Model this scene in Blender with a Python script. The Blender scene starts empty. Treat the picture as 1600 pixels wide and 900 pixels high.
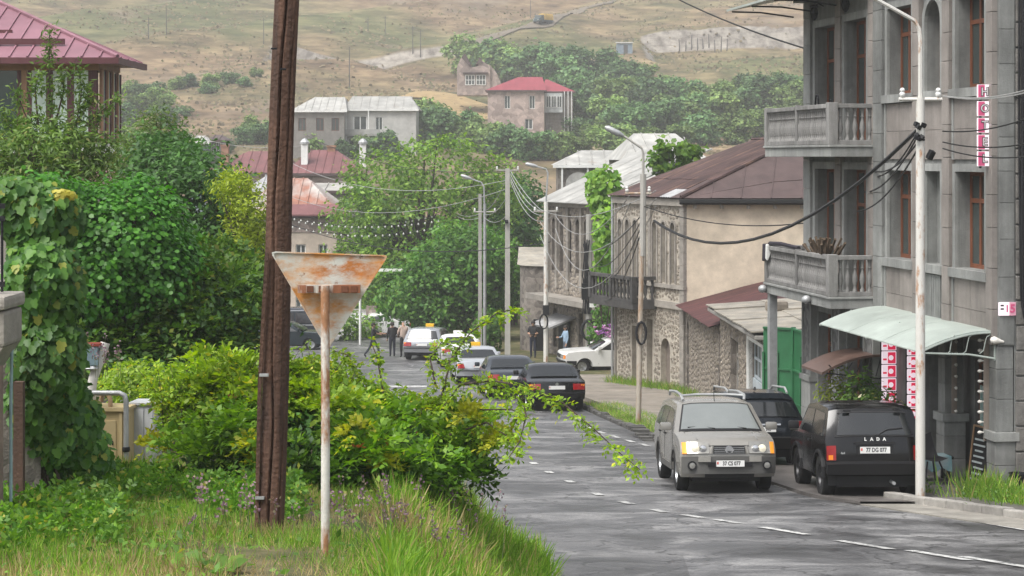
import bpy, bmesh, math, random
import numpy as np
from mathutils import Vector, Matrix
R = math.radians
random.seed(7); RNG = np.random.default_rng(7)
SC = bpy.context.scene
COL = SC.collection

# ---------------------------------------------------------------- camera (lens in pixels of a 1600 px wide frame)
FPX, HORIZON = 3000.0, 245.0
cam = bpy.data.cameras.new('camera'); cam_o = bpy.data.objects.new('camera', cam); COL.objects.link(cam_o)
cam_o.location = (0, 0, 0); cam_o.rotation_euler = (R(90), 0, 0)
cam.sensor_width = 36; cam.lens = 36*FPX/1600; cam.shift_y = -(450-HORIZON)/1600
cam.clip_start = .5; cam.clip_end = 4000
SC.camera = cam_o

# ---------------------------------------------------------------- sky, sun, exposure (bright overcast)
SUN_EL, SUN_AZ = 60, 226          # degrees; azimuth clockwise from +Y: high, from the left and a little behind the camera
world = bpy.data.worlds.new('World'); SC.world = world; world.use_nodes = True
nt = world.node_tree; nt.nodes.clear()
sky = nt.nodes.new('ShaderNodeTexSky'); sky.sky_type = 'NISHITA'; sky.sun_disc = False
sky.sun_elevation = R(SUN_EL); sky.sun_rotation = R(SUN_AZ)
sky.air_density = 1.0; sky.dust_density = 4.0; sky.ozone_density = 1.0
hs = nt.nodes.new('ShaderNodeHueSaturation'); hs.inputs['Saturation'].default_value = .30
bg = nt.nodes.new('ShaderNodeBackground'); bg.inputs['Strength'].default_value = .10
wo = nt.nodes.new('ShaderNodeOutputWorld')
nt.links.new(sky.outputs[0], hs.inputs['Color']); nt.links.new(hs.outputs[0], bg.inputs['Color']); nt.links.new(bg.outputs[0], wo.inputs['Surface'])
sun = bpy.data.lights.new('sun', 'SUN'); sun.energy = 1.5; sun.angle = R(35); sun.color = (1, .975, .94)
sun_o = bpy.data.objects.new('sun', sun); COL.objects.link(sun_o)
az, el = R(SUN_AZ), R(SUN_EL)
sdir = Vector((math.sin(az)*math.cos(el), math.cos(az)*math.cos(el), math.sin(el)))
sun_o.rotation_euler = (-sdir).to_track_quat('-Z', 'Y').to_euler(); sun_o.location = sdir*60
SC.view_settings.view_transform = 'Standard'; SC.view_settings.look = 'None'
SC.view_settings.exposure = 1.3; SC.view_settings.gamma = 1.0; SC.view_settings.use_curve_mapping = False
SC.render.engine = 'CYCLES'
cy = SC.cycles
cy.use_denoising = True; cy.denoiser = 'OPENIMAGEDENOISE'; cy.denoising_prefilter = 'NONE'; cy.max_bounces = 6; cy.diffuse_bounces = 3; cy.glossy_bounces = 3; cy.transmission_bounces = 3
cy.transparent_max_bounces = 6; cy.volume_bounces = 1; cy.use_adaptive_sampling = True; cy.adaptive_threshold = .006
cy.caustics_reflective = False; cy.caustics_refractive = False

# ---------------------------------------------------------------- helpers
def P(px, py, d):
    "point of the place seen at this photo pixel, d metres away"
    return Vector(((px-800)*d/FPX, d, -(py-HORIZON)*d/FPX))

def sm(t):
    t = np.clip(t, 0, 1); return t*t*(3-2*t)

def vnoise(x, y, seed=0):
    x = np.asarray(x, float); y = np.asarray(y, float)
    xi, yi = np.floor(x), np.floor(y); xf, yf = x-xi, y-yi
    def h(a, b):
        v = np.sin(a*127.1+b*311.7+seed*74.7)*43758.5453
        return v-np.floor(v)
    u, v = xf*xf*(3-2*xf), yf*yf*(3-2*yf)
    return (h(xi, yi)*(1-u)+h(xi+1, yi)*u)*(1-v)+(h(xi, yi+1)*(1-u)+h(xi+1, yi+1)*u)*v
def fbm(x, y, o=4, seed=0):
    s, a = 0, .5
    for i in range(o):
        s = s+a*vnoise(np.asarray(x)*2**i, np.asarray(y)*2**i, seed+i); a *= .5
    return s

MATS = {}
def mat(name, col, rough=.75, var=.18, scale=3.0, bump=.25, metal=0.0, col2=None, stain=.25, fine=40, spec=.4, mode='noise', emis=None, bscale=None, clear=0):
    "procedural material: base colour with patchy variation, stains and fine relief"
    if name in MATS: return MATS[name]
    m = bpy.data.materials.new(name); m.use_nodes = True; n = m.node_tree.nodes; L = m.node_tree.links
    bs = n['Principled BSDF']; tc = n.new('ShaderNodeTexCoord')
    c = np.array(col[:3]); c2 = np.array(col2[:3]) if col2 is not None else np.clip(c*(1+var), 0, 1); c1 = c if col2 is not None else c*(1-var)
    nz = n.new('ShaderNodeTexNoise'); nz.inputs['Scale'].default_value = scale; nz.inputs['Detail'].default_value = 6; nz.inputs['Roughness'].default_value = .65
    L.new(tc.outputs['Object'], nz.inputs['Vector'])
    src = nz.outputs[0]
    if mode in ('voronoi', 'stone'):
        vo = n.new('ShaderNodeTexVoronoi'); vo.inputs['Scale'].default_value = scale; L.new(tc.outputs['Object'], vo.inputs['Vector'])
        sp = n.new('ShaderNodeSeparateColor'); L.new(vo.outputs['Color'], sp.inputs[0])
        mx0 = n.new('ShaderNodeMix'); mx0.data_type = 'FLOAT'; mx0.inputs[0].default_value = .45; L.new(sp.outputs[0], mx0.inputs[2]); 
        nz.inputs['Scale'].default_value = scale*3; L.new(nz.outputs[0], mx0.inputs[3]); src = mx0.outputs[0]
    if mode == 'slope':
        mp = n.new('ShaderNodeMapping'); mp.inputs['Scale'].default_value = (1, .07, .07); L.new(tc.outputs['Object'], mp.inputs['Vector']); L.new(mp.outputs[0], nz.inputs['Vector'])
    if mode == 'streak':
        mp = n.new('ShaderNodeMapping'); mp.inputs['Scale'].default_value = (1, 1, .12); L.new(tc.outputs['Object'], mp.inputs['Vector']); L.new(mp.outputs[0], nz.inputs['Vector'])
    cr = n.new('ShaderNodeValToRGB'); cr.color_ramp.elements[0].position = .3; cr.color_ramp.elements[1].position = .7
    cr.color_ramp.elements[0].color = (*c1, 1); cr.color_ramp.elements[1].color = (*c2, 1); L.new(src, cr.inputs[0])
    out = cr.outputs[0]
    if stain > 0:
        ns = n.new('ShaderNodeTexNoise'); ns.inputs['Scale'].default_value = .7; ns.inputs['Detail'].default_value = 8; ns.inputs['Roughness'].default_value = .7
        L.new(tc.outputs['Object'], ns.inputs['Vector'])
        mr = n.new('ShaderNodeMapRange'); mr.inputs[1].default_value = .35; mr.inputs[2].default_value = .7; mr.inputs[3].default_value = 1-stain; mr.inputs[4].default_value = 1+stain*.35
        L.new(ns.outputs[0], mr.inputs[0])
        oi = n.new('ShaderNodeObjectInfo'); mo = n.new('ShaderNodeMapRange'); mo.inputs[3].default_value = 1-stain*.3; mo.inputs[4].default_value = 1+stain*.3; L.new(oi.outputs['Random'], mo.inputs[0])
        ml = n.new('ShaderNodeMath'); ml.operation = 'MULTIPLY'; L.new(mr.outputs[0], ml.inputs[0]); L.new(mo.outputs[0], ml.inputs[1])
        vm = n.new('ShaderNodeVectorMath'); vm.operation = 'SCALE'; L.new(out, vm.inputs[0]); L.new(ml.outputs[0], vm.inputs['Scale']); out = vm.outputs[0]
    L.new(out, bs.inputs['Base Color'])
    rr = n.new('ShaderNodeMapRange'); rr.inputs[3].default_value = max(0, rough-.1); rr.inputs[4].default_value = min(1, rough+.1); L.new(nz.outputs[0], rr.inputs[0]); L.new(rr.outputs[0], bs.inputs['Roughness'])
    bs.inputs['Metallic'].default_value = metal; bs.inputs['Specular IOR Level'].default_value = spec
    if clear: bs.inputs['Coat Weight'].default_value = clear; bs.inputs['Coat Roughness'].default_value = .06
    if bump > 0:
        nb = n.new('ShaderNodeTexNoise'); nb.inputs['Scale'].default_value = bscale or fine; nb.inputs['Detail'].default_value = 5; L.new(tc.outputs['Object'], nb.inputs['Vector'])
        b = n.new('ShaderNodeBump'); b.inputs['Strength'].default_value = bump; b.inputs['Distance'].default_value = .02; L.new(nb.outputs[0], b.inputs['Height'])
        if mode == 'stone':
            b2 = n.new('ShaderNodeBump'); b2.inputs['Strength'].default_value = .6; b2.inputs['Distance'].default_value = .05; v2 = n.new('ShaderNodeTexVoronoi'); v2.feature = 'DISTANCE_TO_EDGE'; v2.inputs['Scale'].default_value = scale
            L.new(tc.outputs['Object'], v2.inputs['Vector']); L.new(v2.outputs['Distance'], b2.inputs['Height']); L.new(b.outputs[0], b2.inputs['Normal']); b = b2
        L.new(b.outputs[0], bs.inputs['Normal'])
    if emis: bs.inputs['Emission Color'].default_value = (*emis[0], 1); bs.inputs['Emission Strength'].default_value = emis[1]
    MATS[name] = m; return m

def leafmat(name, c1, c2, c3=None, trans=.35, rough=.5, p3=.06, ov=(.8, 1.2), ns=1.0):
    "leaf: colour differs from leaf to leaf, light shines through"
    if name in MATS: return MATS[name]
    m = bpy.data.materials.new(name); m.use_nodes = True; n = m.node_tree.nodes; L = m.node_tree.links
    bs = n['Principled BSDF']; bs.inputs['Roughness'].default_value = rough; bs.inputs['Specular IOR Level'].default_value = .35
    g = n.new('ShaderNodeNewGeometry'); cr = n.new('ShaderNodeValToRGB'); e = cr.color_ramp.elements
    e[0].color = (*c1, 1); e[1].color = (*c2, 1); e[1].position = .9
    if c3: e[1].position = 1-p3-.02; x = e.new(1-p3); x.color = (*c3, 1)
    # clump-scale variation as well
    tc = n.new('ShaderNodeTexCoord'); nz = n.new('ShaderNodeTexNoise'); nz.inputs['Scale'].default_value = ns; nz.inputs['Detail'].default_value = 5; L.new(tc.outputs['Object'], nz.inputs['Vector'])
    L.new(g.outputs['Random Per Island'], cr.inputs[0])
    mr = n.new('ShaderNodeMapRange'); mr.inputs[1].default_value = .3; mr.inputs[2].default_value = .7; mr.inputs[3].default_value = .6; mr.inputs[4].default_value = 1.42; L.new(nz.outputs[0], mr.inputs[0])
    vm = n.new('ShaderNodeVectorMath'); vm.operation = 'SCALE'; L.new(cr.outputs[0], vm.inputs[0]); L.new(mr.outputs[0], vm.inputs['Scale'])
    oi = n.new('ShaderNodeObjectInfo'); mo = n.new('ShaderNodeMapRange'); mo.inputs[3].default_value = ov[0]; mo.inputs[4].default_value = ov[1]; L.new(oi.outputs['Random'], mo.inputs[0]); v2 = n.new('ShaderNodeVectorMath'); v2.operation = 'SCALE'; L.new(vm.outputs[0], v2.inputs[0]); L.new(mo.outputs[0], v2.inputs['Scale']); vm = v2
    L.new(vm.outputs[0], bs.inputs['Base Color'])
    tr = n.new('ShaderNodeBsdfTranslucent'); hv = n.new('ShaderNodeHueSaturation'); hv.inputs['Value'].default_value = 1.5; hv.inputs['Saturation'].default_value = 1.1; L.new(vm.outputs[0], hv.inputs['Color']); L.new(hv.outputs[0], tr.inputs['Color'])
    mx = n.new('ShaderNodeMixShader'); mx.inputs[0].default_value = trans; L.new(bs.outputs[0], mx.inputs[1]); L.new(tr.outputs[0], mx.inputs[2])
    L.new(mx.outputs[0], n['Material Output'].inputs['Surface'])
    MATS[name] = m; return m

def glassmat(name, col=(.02, .025, .025), rough=.06, spec=.8):
    return mat(name, col, rough, .1, 1.5, 0, 0, stain=.2, spec=spec)

ABSZ = {}
ORD = 'first second third fourth fifth sixth seventh eighth ninth tenth eleventh twelfth thirteenth fourteenth fifteenth sixteenth seventeenth eighteenth nineteenth twentieth'.split()
def root_of(o):
    while o.parent: o = o.parent
    return o
class MB:
    "collects shapes; build() links them as ONE mesh object"
    def __init__(s): s.v = []; s.f = []; s.m = []; s.mi = 0
    def add(s, v, f):
        k = len(s.v); s.v += [tuple(p) for p in v]; s.f += [tuple(k+i for i in q) for q in f]; s.m += [s.mi]*len(f); return s
    def quad(s, *p): return s.add(p, [tuple(range(len(p)))])
    def bx(s, x0, x1, y0, y1, z0, z1):
        return s.add([(x0,y0,z0),(x1,y0,z0),(x1,y1,z0),(x0,y1,z0),(x0,y0,z1),(x1,y0,z1),(x1,y1,z1),(x0,y1,z1)], [(0,3,2,1),(4,5,6,7),(0,1,5,4),(1,2,6,5),(2,3,7,6),(3,0,4,7)])
    def hexa(s, a): return s.add(a, [(0,3,2,1),(4,5,6,7),(0,1,5,4),(1,2,6,5),(2,3,7,6),(3,0,4,7)])
    def box(s, c, d, rz=0, tilt=None):
        q = [Vector((sx*d[0]/2, sy*d[1]/2, sz*d[2]/2)) for sz in (-1, 1) for sx, sy in ((-1,-1),(1,-1),(1,1),(-1,1))]
        M = Matrix.Rotation(rz, 3, 'Z')
        if tilt: M = M @ Matrix.Rotation(tilt[0], 3, 'X') @ Matrix.Rotation(tilt[1], 3, 'Y')
        return s.hexa([Vector(c)+M@p for p in q])
    def tube(s, path, r, n=6, r1=None, cap=True):
        path = [Vector(p) for p in path]; N = len(path); rr = r if isinstance(r, (list, tuple)) else [r+(((r1 if r1 is not None else r)-r)*i/max(1, N-1)) for i in range(N)]
        t0 = (path[1]-path[0]).normalized(); u = t0.orthogonal().normalized(); V = []
        for i, p in enumerate(path):
            t = (path[min(i+1, N-1)]-path[max(i-1, 0)]).normalized()
            u = (u-t*u.dot(t)).normalized(); w = t.cross(u)
            V += [p+(u*math.cos(2*math.pi*k/n)+w*math.sin(2*math.pi*k/n))*rr[i] for k in range(n)]
        F = [(i*n+k, i*n+(k+1)%n, (i+1)*n+(k+1)%n, (i+1)*n+k) for i in range(N-1) for k in range(n)]
        if cap: F += [tuple(range(n-1, -1, -1)), tuple((N-1)*n+k for k in range(n))]
        return s.add(V, F)
    def lathe(s, prof, c=(0,0,0), n=10, axis='z', cap=True):
        V = []; c = Vector(c)
        for r, z in prof:
            for k in range(n):
                a = 2*math.pi*k/n; p = (r*math.cos(a), r*math.sin(a), z)
                if axis == 'y': p = (r*math.cos(a), z, r*math.sin(a))
                if axis == 'x': p = (z, r*math.cos(a), r*math.sin(a))
                V.append(c+Vector(p))
        N = len(prof); F = [(i*n+k, i*n+(k+1)%n, (i+1)*n+(k+1)%n, (i+1)*n+k) for i in range(N-1) for k in range(n)]
        if cap: F += [tuple(range(n-1, -1, -1)), tuple((N-1)*n+k for k in range(n))]
        return s.add(V, F)
    def prism(s, poly, a, b, f=lambda u, v, w: (u, w, v)):
        "polygon (u,v) extruded from a to b; f maps (u,v,w) to x,y,z"
        n = len(poly); V = [f(u, v, a) for u, v in poly]+[f(u, v, b) for u, v in poly]
        return s.add(V, [tuple(range(n)), tuple(range(2*n-1, n-1, -1))]+[(i, n+i, n+(i+1)%n, (i+1)%n) for i in range(n)])
    def build(s, name, m, parent=None, loc=(0,0,0), smooth=None, bevel=0, recalc=True, rot=None):
        me = bpy.data.meshes.new(name); oz = 0
        if parent is not None and tuple(loc) == (0,0,0): oz = ABSZ.get(root_of(parent).name, 0)
        me.from_pydata([(x, y, z-oz) for x, y, z in s.v] if oz else s.v, [], s.f)
        ms = m if isinstance(m, (list, tuple)) else [m]
        for q in ms: me.materials.append(q)
        if len(ms) > 1: me.polygons.foreach_set('material_index', s.m)
        if recalc or bevel:
            bm = bmesh.new(); bm.from_mesh(me)
            if recalc: bmesh.ops.recalc_face_normals(bm, faces=bm.faces)
            if bevel:
                ed = [e for e in bm.edges if len(e.link_faces) == 2 and e.calc_face_angle(0) > .6]
                bmesh.ops.bevel(bm, geom=ed, offset=bevel, segments=2, affect='EDGES', profile=.6)
            bm.to_mesh(me); bm.free()
        if smooth:
            me.polygons.foreach_set('use_smooth', [True]*len(me.polygons)); me.set_sharp_from_angle(angle=R(smooth))
        o = bpy.data.objects.new(name, me); COL.objects.link(o); o.parent = parent; o.location = loc
        if rot: o.rotation_euler = rot
        return o
def tag(o, label=None, cat=None, group=None, kind=None):
    if label: o['label'] = label
    if cat: o['category'] = cat
    if group: o['group'] = group
    if kind: o['kind'] = kind
    return o
def thing(name, label, cat, loc=(0,0,0), rz=0, group=None, absz=False):
    o = bpy.data.objects.new(name, None); COL.objects.link(o); o.location = loc; o.rotation_euler = (0, 0, rz); o.empty_display_size = .3
    tag(o, label, cat, group)
    if absz: ABSZ[o.name] = loc[2]
    return o
def copy_tree(o, parent=None):
    c = o.copy(); COL.objects.link(c); c.parent = parent
    for ch in list(o.children): copy_tree(ch, c)
    return c
def text(name, body, size, m, parent, loc, rot, ext=.002, bold=0, sx=1):
    cu = bpy.data.curves.new(name, 'FONT'); cu.body = body; cu.size = size; cu.extrude = ext; cu.align_x = 'CENTER'; cu.align_y = 'CENTER'; cu.offset = bold; cu.resolution_u = 3
    t = bpy.data.objects.new('tmp', cu); me = bpy.data.meshes.new_from_object(t); bpy.data.objects.remove(t)
    me.materials.clear(); me.materials.append(m); me.name = name
    o = bpy.data.objects.new(name, me); COL.objects.link(o); o.parent = parent; o.rotation_euler = rot; o.scale = (sx, 1, 1)
    z = ABSZ.get(root_of(parent).name, 0) if parent else 0
    o.location = (loc[0], loc[1], loc[2]-z); return o

def wall_open(mb, x0, x1, z0, z1, ops, depth, y=0.0):
    "wall in the x-z plane (inside is +y) with openings (a,b,c,d,arched) and their reveals"
    xs = sorted({x0, x1, *[o[0] for o in ops], *[o[1] for o in ops]}); zs = sorted({z0, z1, *[o[2] for o in ops], *[o[3] for o in ops]})
    for i in range(len(xs)-1):
        for j in range(len(zs)-1):
            cx, cz = (xs[i]+xs[i+1])/2, (zs[j]+zs[j+1])/2
            if not any(o[0] < cx < o[1] and o[2] < cz < o[3] for o in ops):
                mb.quad((xs[i],y,zs[j]), (xs[i+1],y,zs[j]), (xs[i+1],y,zs[j+1]), (xs[i],y,zs[j+1]))
    for o in ops:
        a, b, c, d = o[:4]; arch = o[4] if len(o) > 4 else 0
        if arch:
            h = (b-a)/2*arch; spr = d-h; mx = (a+b)/2
            pts = [(mx-(b-a)/2*math.cos(t), spr+h*math.sin(t)) for t in [math.pi*k/10 for k in range(11)]]
            L, Rr = pts[:6], pts[5:]
            mb.quad(*[(p[0], y, p[1]) for p in L]+[(a, y, d)] if L[-1][0] > a else []); mb.quad(*[(p[0], y, p[1]) for p in Rr]+[(b, y, d)])
            loop = [(a, c)]+pts+[(b, c)]
        else: loop = [(a, c), (a, d), (b, d), (b, c)]
        for k in range(len(loop)):
            p, q = loop[k], loop[(k+1)%len(loop)]
            if p == q: continue
            mb.quad((p[0],y,p[1]), (q[0],y,q[1]), (q[0],y+depth,q[1]), (p[0],y+depth,p[1]))
    return mb
def window(parent, a, b, c, d, y, fm, gm, mull=(.5,), trans=(), fw=.06, name='window', back=True):
    "frame standing in an opening with one pane behind each field"
    m = MB(); t = .05
    m.bx(a, a+fw, y-t, y, c, d).bx(b-fw, b, y-t, y, c, d).bx(a+fw, b-fw, y-t, y, c, c+fw).bx(a+fw, b-fw, y-t, y, d-fw, d)
    xs = [a]+[a+(b-a)*k for k in mull]+[b]; zs = [c]+[c+(d-c)*k for k in trans]+[d]
    for k in mull: X = a+(b-a)*k; m.bx(X-fw/2, X+fw/2, y-t-.004, y-.004, c+fw, d-fw)
    for k in trans: Z = c+(d-c)*k; m.bx(a+fw, b-fw, y-t-.008, y-.008, Z-fw/2, Z+fw/2)
    w = m.build(name, fm, parent)
    for i in range(len(xs)-1):
        for j in range(len(zs)-1):
            g = MB().bx(xs[i]+fw*.4, xs[i+1]-fw*.4, y-.03, y-.018, zs[j]+fw*.4, zs[j+1]-fw*.4).build('pane', gm, w)
    return w

# ---------------------------------------------------------------- leaves
TEMPL = {
 'diamond': ([(0,0,0),(.5,.27,.06),(1,0,-.06),(.5,-.27,.06)], [(0,1,2,3)]),
 'slim': ([(0,0,0),(.45,.15,.04),(1,0,-.12),(.45,-.15,.04)], [(0,1,2,3)]),
 'round': ([(0,0,0),(.15,.33,.03),(.6,.42,.02),(1,0,-.12),(.6,-.42,.02),(.15,-.33,.03)], [(0,1,2,3,4,5)]),
 'lobed': ([(0,0,0),(-.12,.3,0),(.25,.5,.05),(.45,.34,.04),(.68,.4,.0),(1.05,0,-.15),(.68,-.4,0),(.45,-.34,.04),(.25,-.5,.05),(-.12,-.3,0)], [(0,1,2,3,4,5),(0,5,6,7,8,9)]),
 'blade': ([(0,.016,0),(0,-.016,0),(.35,-.019,.03),(.7,-.012,.12),(1,0,.3),(.7,.012,.12),(.35,.019,.03)], [(0,1,2,6),(6,2,3,5),(5,3,4)]),
 'clump': ([(-.5,-.1,0),(-.15,-.5,.1),(.4,-.3,-.05),(.5,.2,.1),(.1,.5,-.05),(-.4,.35,.1)], [(0,1,2,3,4,5)]),
}
def nrm(a): return a/np.maximum(np.linalg.norm(a, axis=1, keepdims=True), 1e-9)
def leaves(name, pts, nor, size, m, parent=None, shape='diamond', tip=None, rng=RNG, oz=True):
    "one mesh of many leaves: points, facing, size (array or value), optional direction of the tip"
    pts = np.asarray(pts, float); N = len(pts); T, F = TEMPL[shape]; T = np.array(T)
    n = nrm(np.asarray(nor, float)+1e-6)
    t = rng.normal(size=(N, 3)) if tip is None else np.asarray(tip, float)
    t = t-n*np.sum(t*n, 1, keepdims=True); t = nrm(t); b = np.cross(n, t)
    s = np.broadcast_to(np.asarray(size, float), (N,))[:, None, None]
    V = pts[:, None, :]+s*(T[None, :, 0:1]*t[:, None, :]+T[None, :, 1:2]*b[:, None, :]+T[None, :, 2:3]*n[:, None, :])
    k = len(T); V = V.reshape(-1, 3)
    if parent is not None and oz: V = V-np.array(root_of(parent).location)[None, :]
    fl = [len(q) for q in F]; fi = np.concatenate([np.array(q) for q in F])
    loops = (np.arange(N)[:, None]*k+fi[None, :]).reshape(-1); tot = np.tile(fl, N); st = np.concatenate([[0], np.cumsum(tot)[:-1]])
    me = bpy.data.meshes.new(name); me.vertices.add(len(V)); me.vertices.foreach_set('co', V.astype(np.float32).ravel())
    me.loops.add(len(loops)); me.loops.foreach_set('vertex_index', loops.astype(np.int32))
    me.polygons.add(len(tot)); me.polygons.foreach_set('loop_start', st.astype(np.int32)); me.polygons.foreach_set('loop_total', tot.astype(np.int32))
    me.update(calc_edges=True); me.materials.append(m)
    o = bpy.data.objects.new(name, me); COL.objects.link(o); o.parent = parent; return o
# ================================================================ the ground, the road, the hill
ZD = [-60, 0, 10, 22, 33, 45, 59, 71, 91, 100, 130, 160, 200, 230, 270, 300, 350, 400, 430, 500, 650]
ZZ = [-1.2, -2.9, -3.75, -4.8, -5.83, -6.78, -7.84, -8.57, -9.6, -10.05, -11, -9.5, -4.5, .3, 4, 8.2, 17.5, 27, 33, 51, 86]
def zr(d):
    d = np.asarray(d, float); w = np.clip(d*.04, .6, 8); return (np.interp(d-w, ZD, ZZ)+2*np.interp(d, ZD, ZZ)+np.interp(d+w, ZD, ZZ))/4
LD, LX = [-60, 10, 15, 22.4, 26, 30, 36, 41, 50, 58, 62, 66, 115, 125], [.1, .36, .42, .56, -.9, -2.2, -3.3, -3.9, -4.6, -5.4, -7.5, -34, -34, -14]
RD, RX = [-60, 10, 15, 22, 27.2, 32.6, 39, 46, 59.5, 75, 90, 110, 125], [52, 16.6, 13.2, 9.6, 7.25, 5.1, 4.2, 3.5, 2.3, .2, -2, -5, -8]
xl = lambda d: np.interp(d, LD, LX)
xr = lambda d: np.interp(d, RD, RX)
def hz(x, d):
    "height of the ground"
    x = np.asarray(x, float); d = np.asarray(d, float); z = zr(d)
    L, Rr = xl(d), xr(d)
    road = (x > L-.12) & (x < Rr+.12) & (d < 124)
    bank = 1.02*sm((L-x)/1.9)*(1-sm((d-30)/25))+.12*sm((L-x)/.4)*(1-sm((d-100)/20))
    bank = bank+.10*(fbm(x*.8, d*.8, 3, 5)-.5)*sm((L-x-.3)/2)*(d < 60)
    bank = np.where(x < L-.12, bank, 0)
    right = np.where(x > Rr, -.03*sm((x-Rr-.05)/.2)+.25*sm((d-72)/10)*sm((x-Rr-1)/1.5)*(1-sm((d-110)/20)), 0)
    far = sm((d-190)/140)
    hill = far*(9*(fbm(x/70, d/90, 4, 11)-.47)+2.2*(fbm(x/14, d/18, 3, 21)-.5))
    # gullies running down the slope to the right, a scarp and a rock cut
    rid = np.abs(((x*.55-d*.35)/26+.8*fbm(x/60, d/60, 2, 3)) % 1-.5)*2
    hill = hill+far*sm((d-300)/60)*4.2*(rid-.5)*(1-sm((x-10)/25))
    hill = hill-3.2*sm((d-338)/16)*(1-sm((d-(368+2*fbm(x/9, 0*x, 2, 8)))/1.6))*sm((x+48)/6)*(1-sm((x+13)/8))
    hill = hill-4.6*sm((d-352)/20)*(1-sm((d-(391+3*fbm(x/7, 0*x, 2, 9)))/2.0))*sm((x-24)/6)*(1-sm((x-110)/20))
    z = z+bank+right+hill-np.where(road, .06, 0)
    return z
def hs_(x, d): return float(hz(np.array([x]), np.array([d]))[0])
def ground_at(px, py, d0=12, d1=640):
    "where the ray through this pixel meets the ground"
    ds = np.concatenate([np.arange(d0, 130, .1), np.arange(130, d1, .5)])
    x = (px-800)*ds/FPX; z = -(py-HORIZON)*ds/FPX; k = np.nonzero(hz(x, ds) >= z)[0]
    d = ds[k[0]] if len(k) else ds[-1]; x = (px-800)*d/FPX; return Vector((x, d, hs_(x, d)))

def ground_material():
    m = bpy.data.materials.new('ground'); m.use_nodes = True; n = m.node_tree.nodes; L = m.node_tree.links; bs = n['Principled BSDF']
    g = n.new('ShaderNodeNewGeometry'); sx = n.new('ShaderNodeSeparateXYZ'); L.new(g.outputs['Position'], sx.inputs[0]); sn = n.new('ShaderNodeSeparateXYZ'); L.new(g.outputs['Normal'], sn.inputs[0])
    def noise(scale, det=6, vec=None, rough=.6):
        q = n.new('ShaderNodeTexNoise'); q.inputs['Scale'].default_value = scale; q.inputs['Detail'].default_value = det; q.inputs['Roughness'].default_value = rough; L.new(vec or g.outputs['Position'], q.inputs['Vector']); return q.outputs[0]
    def ramp(src, *st):
        c = n.new('ShaderNodeValToRGB'); e = c.color_ramp.elements
        while len(e) < len(st): e.new(.5)
        for q, (p, col) in zip(e, st): q.position = p; q.color = (*col, 1)
        L.new(src, c.inputs[0]); return c.outputs[0]
    def mix(f, a, b):
        q = n.new('ShaderNodeMix'); q.data_type = 'RGBA'; L.new(f, q.inputs[0]); L.new(a, q.inputs[6]); L.new(b, q.inputs[7]); return q.outputs[2]
    def rng(src, a, b, lo=0, hi=1):
        q = n.new('ShaderNodeMapRange'); q.inputs[1].default_value = a; q.inputs[2].default_value = b; q.inputs[3].default_value = lo; q.inputs[4].default_value = hi; L.new(src, q.inputs[0]); return q.outputs[0]
    near = ramp(noise(1.3), (.35, (.055, .062, .025)), (.5, (.085, .085, .04)), (.66, (.17, .135, .075)))
    # hill: dry grass, olive grass, bare earth; grazing trods run along the contours
    mp = n.new('ShaderNodeMapping'); mp.inputs['Scale'].default_value = (.05, .02, .28); L.new(g.outputs['Position'], mp.inputs['Vector'])
    trod = noise(2.6, 8, mp.outputs[0], .7)
    dry = ramp(trod, (.34, (.066, .047, .031)), (.5, (.162, .115, .07)), (.66, (.30, .22, .13)))
    oliv = ramp(trod, (.34, (.042, .052, .022)), (.5, (.095, .10, .044)), (.66, (.175, .165, .078)))
    big = noise(.016, 5, None, .55)
    hillc = mix(rng(big, .47, .62), dry, oliv)
    earth = ramp(noise(.12, 8), (.4, (.12, .09, .062)), (.6, (.21, .165, .115)))
    hillc = mix(rng(noise(.045, 6), .58, .66), hillc, earth)
    scrub = ramp(noise(1.1, 5), (.35, (.028, .040, .020)), (.65, (.085, .095, .042)))
    hillc = mix(rng(noise(.30, 6, None, .75), .62, .72), hillc, scrub)
    rock = ramp(noise(.55, 8), (.35, (.13, .115, .10)), (.65, (.34, .31, .27)))
    hillc = mix(rng(sn.outputs[2], .80, .70), hillc, rock)
    c = mix(rng(sx.outputs[1], 120, 190), near, hillc)
    L.new(c, bs.inputs['Base Color']); bs.inputs['Roughness'].default_value = .95; bs.inputs['Specular IOR Level'].default_value = .15
    b = n.new('ShaderNodeBump'); b.inputs['Strength'].default_value = .7; b.inputs['Distance'].default_value = .5; L.new(trod, b.inputs['Height']); L.new(b.outputs[0], bs.inputs['Normal'])
    return m
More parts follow.
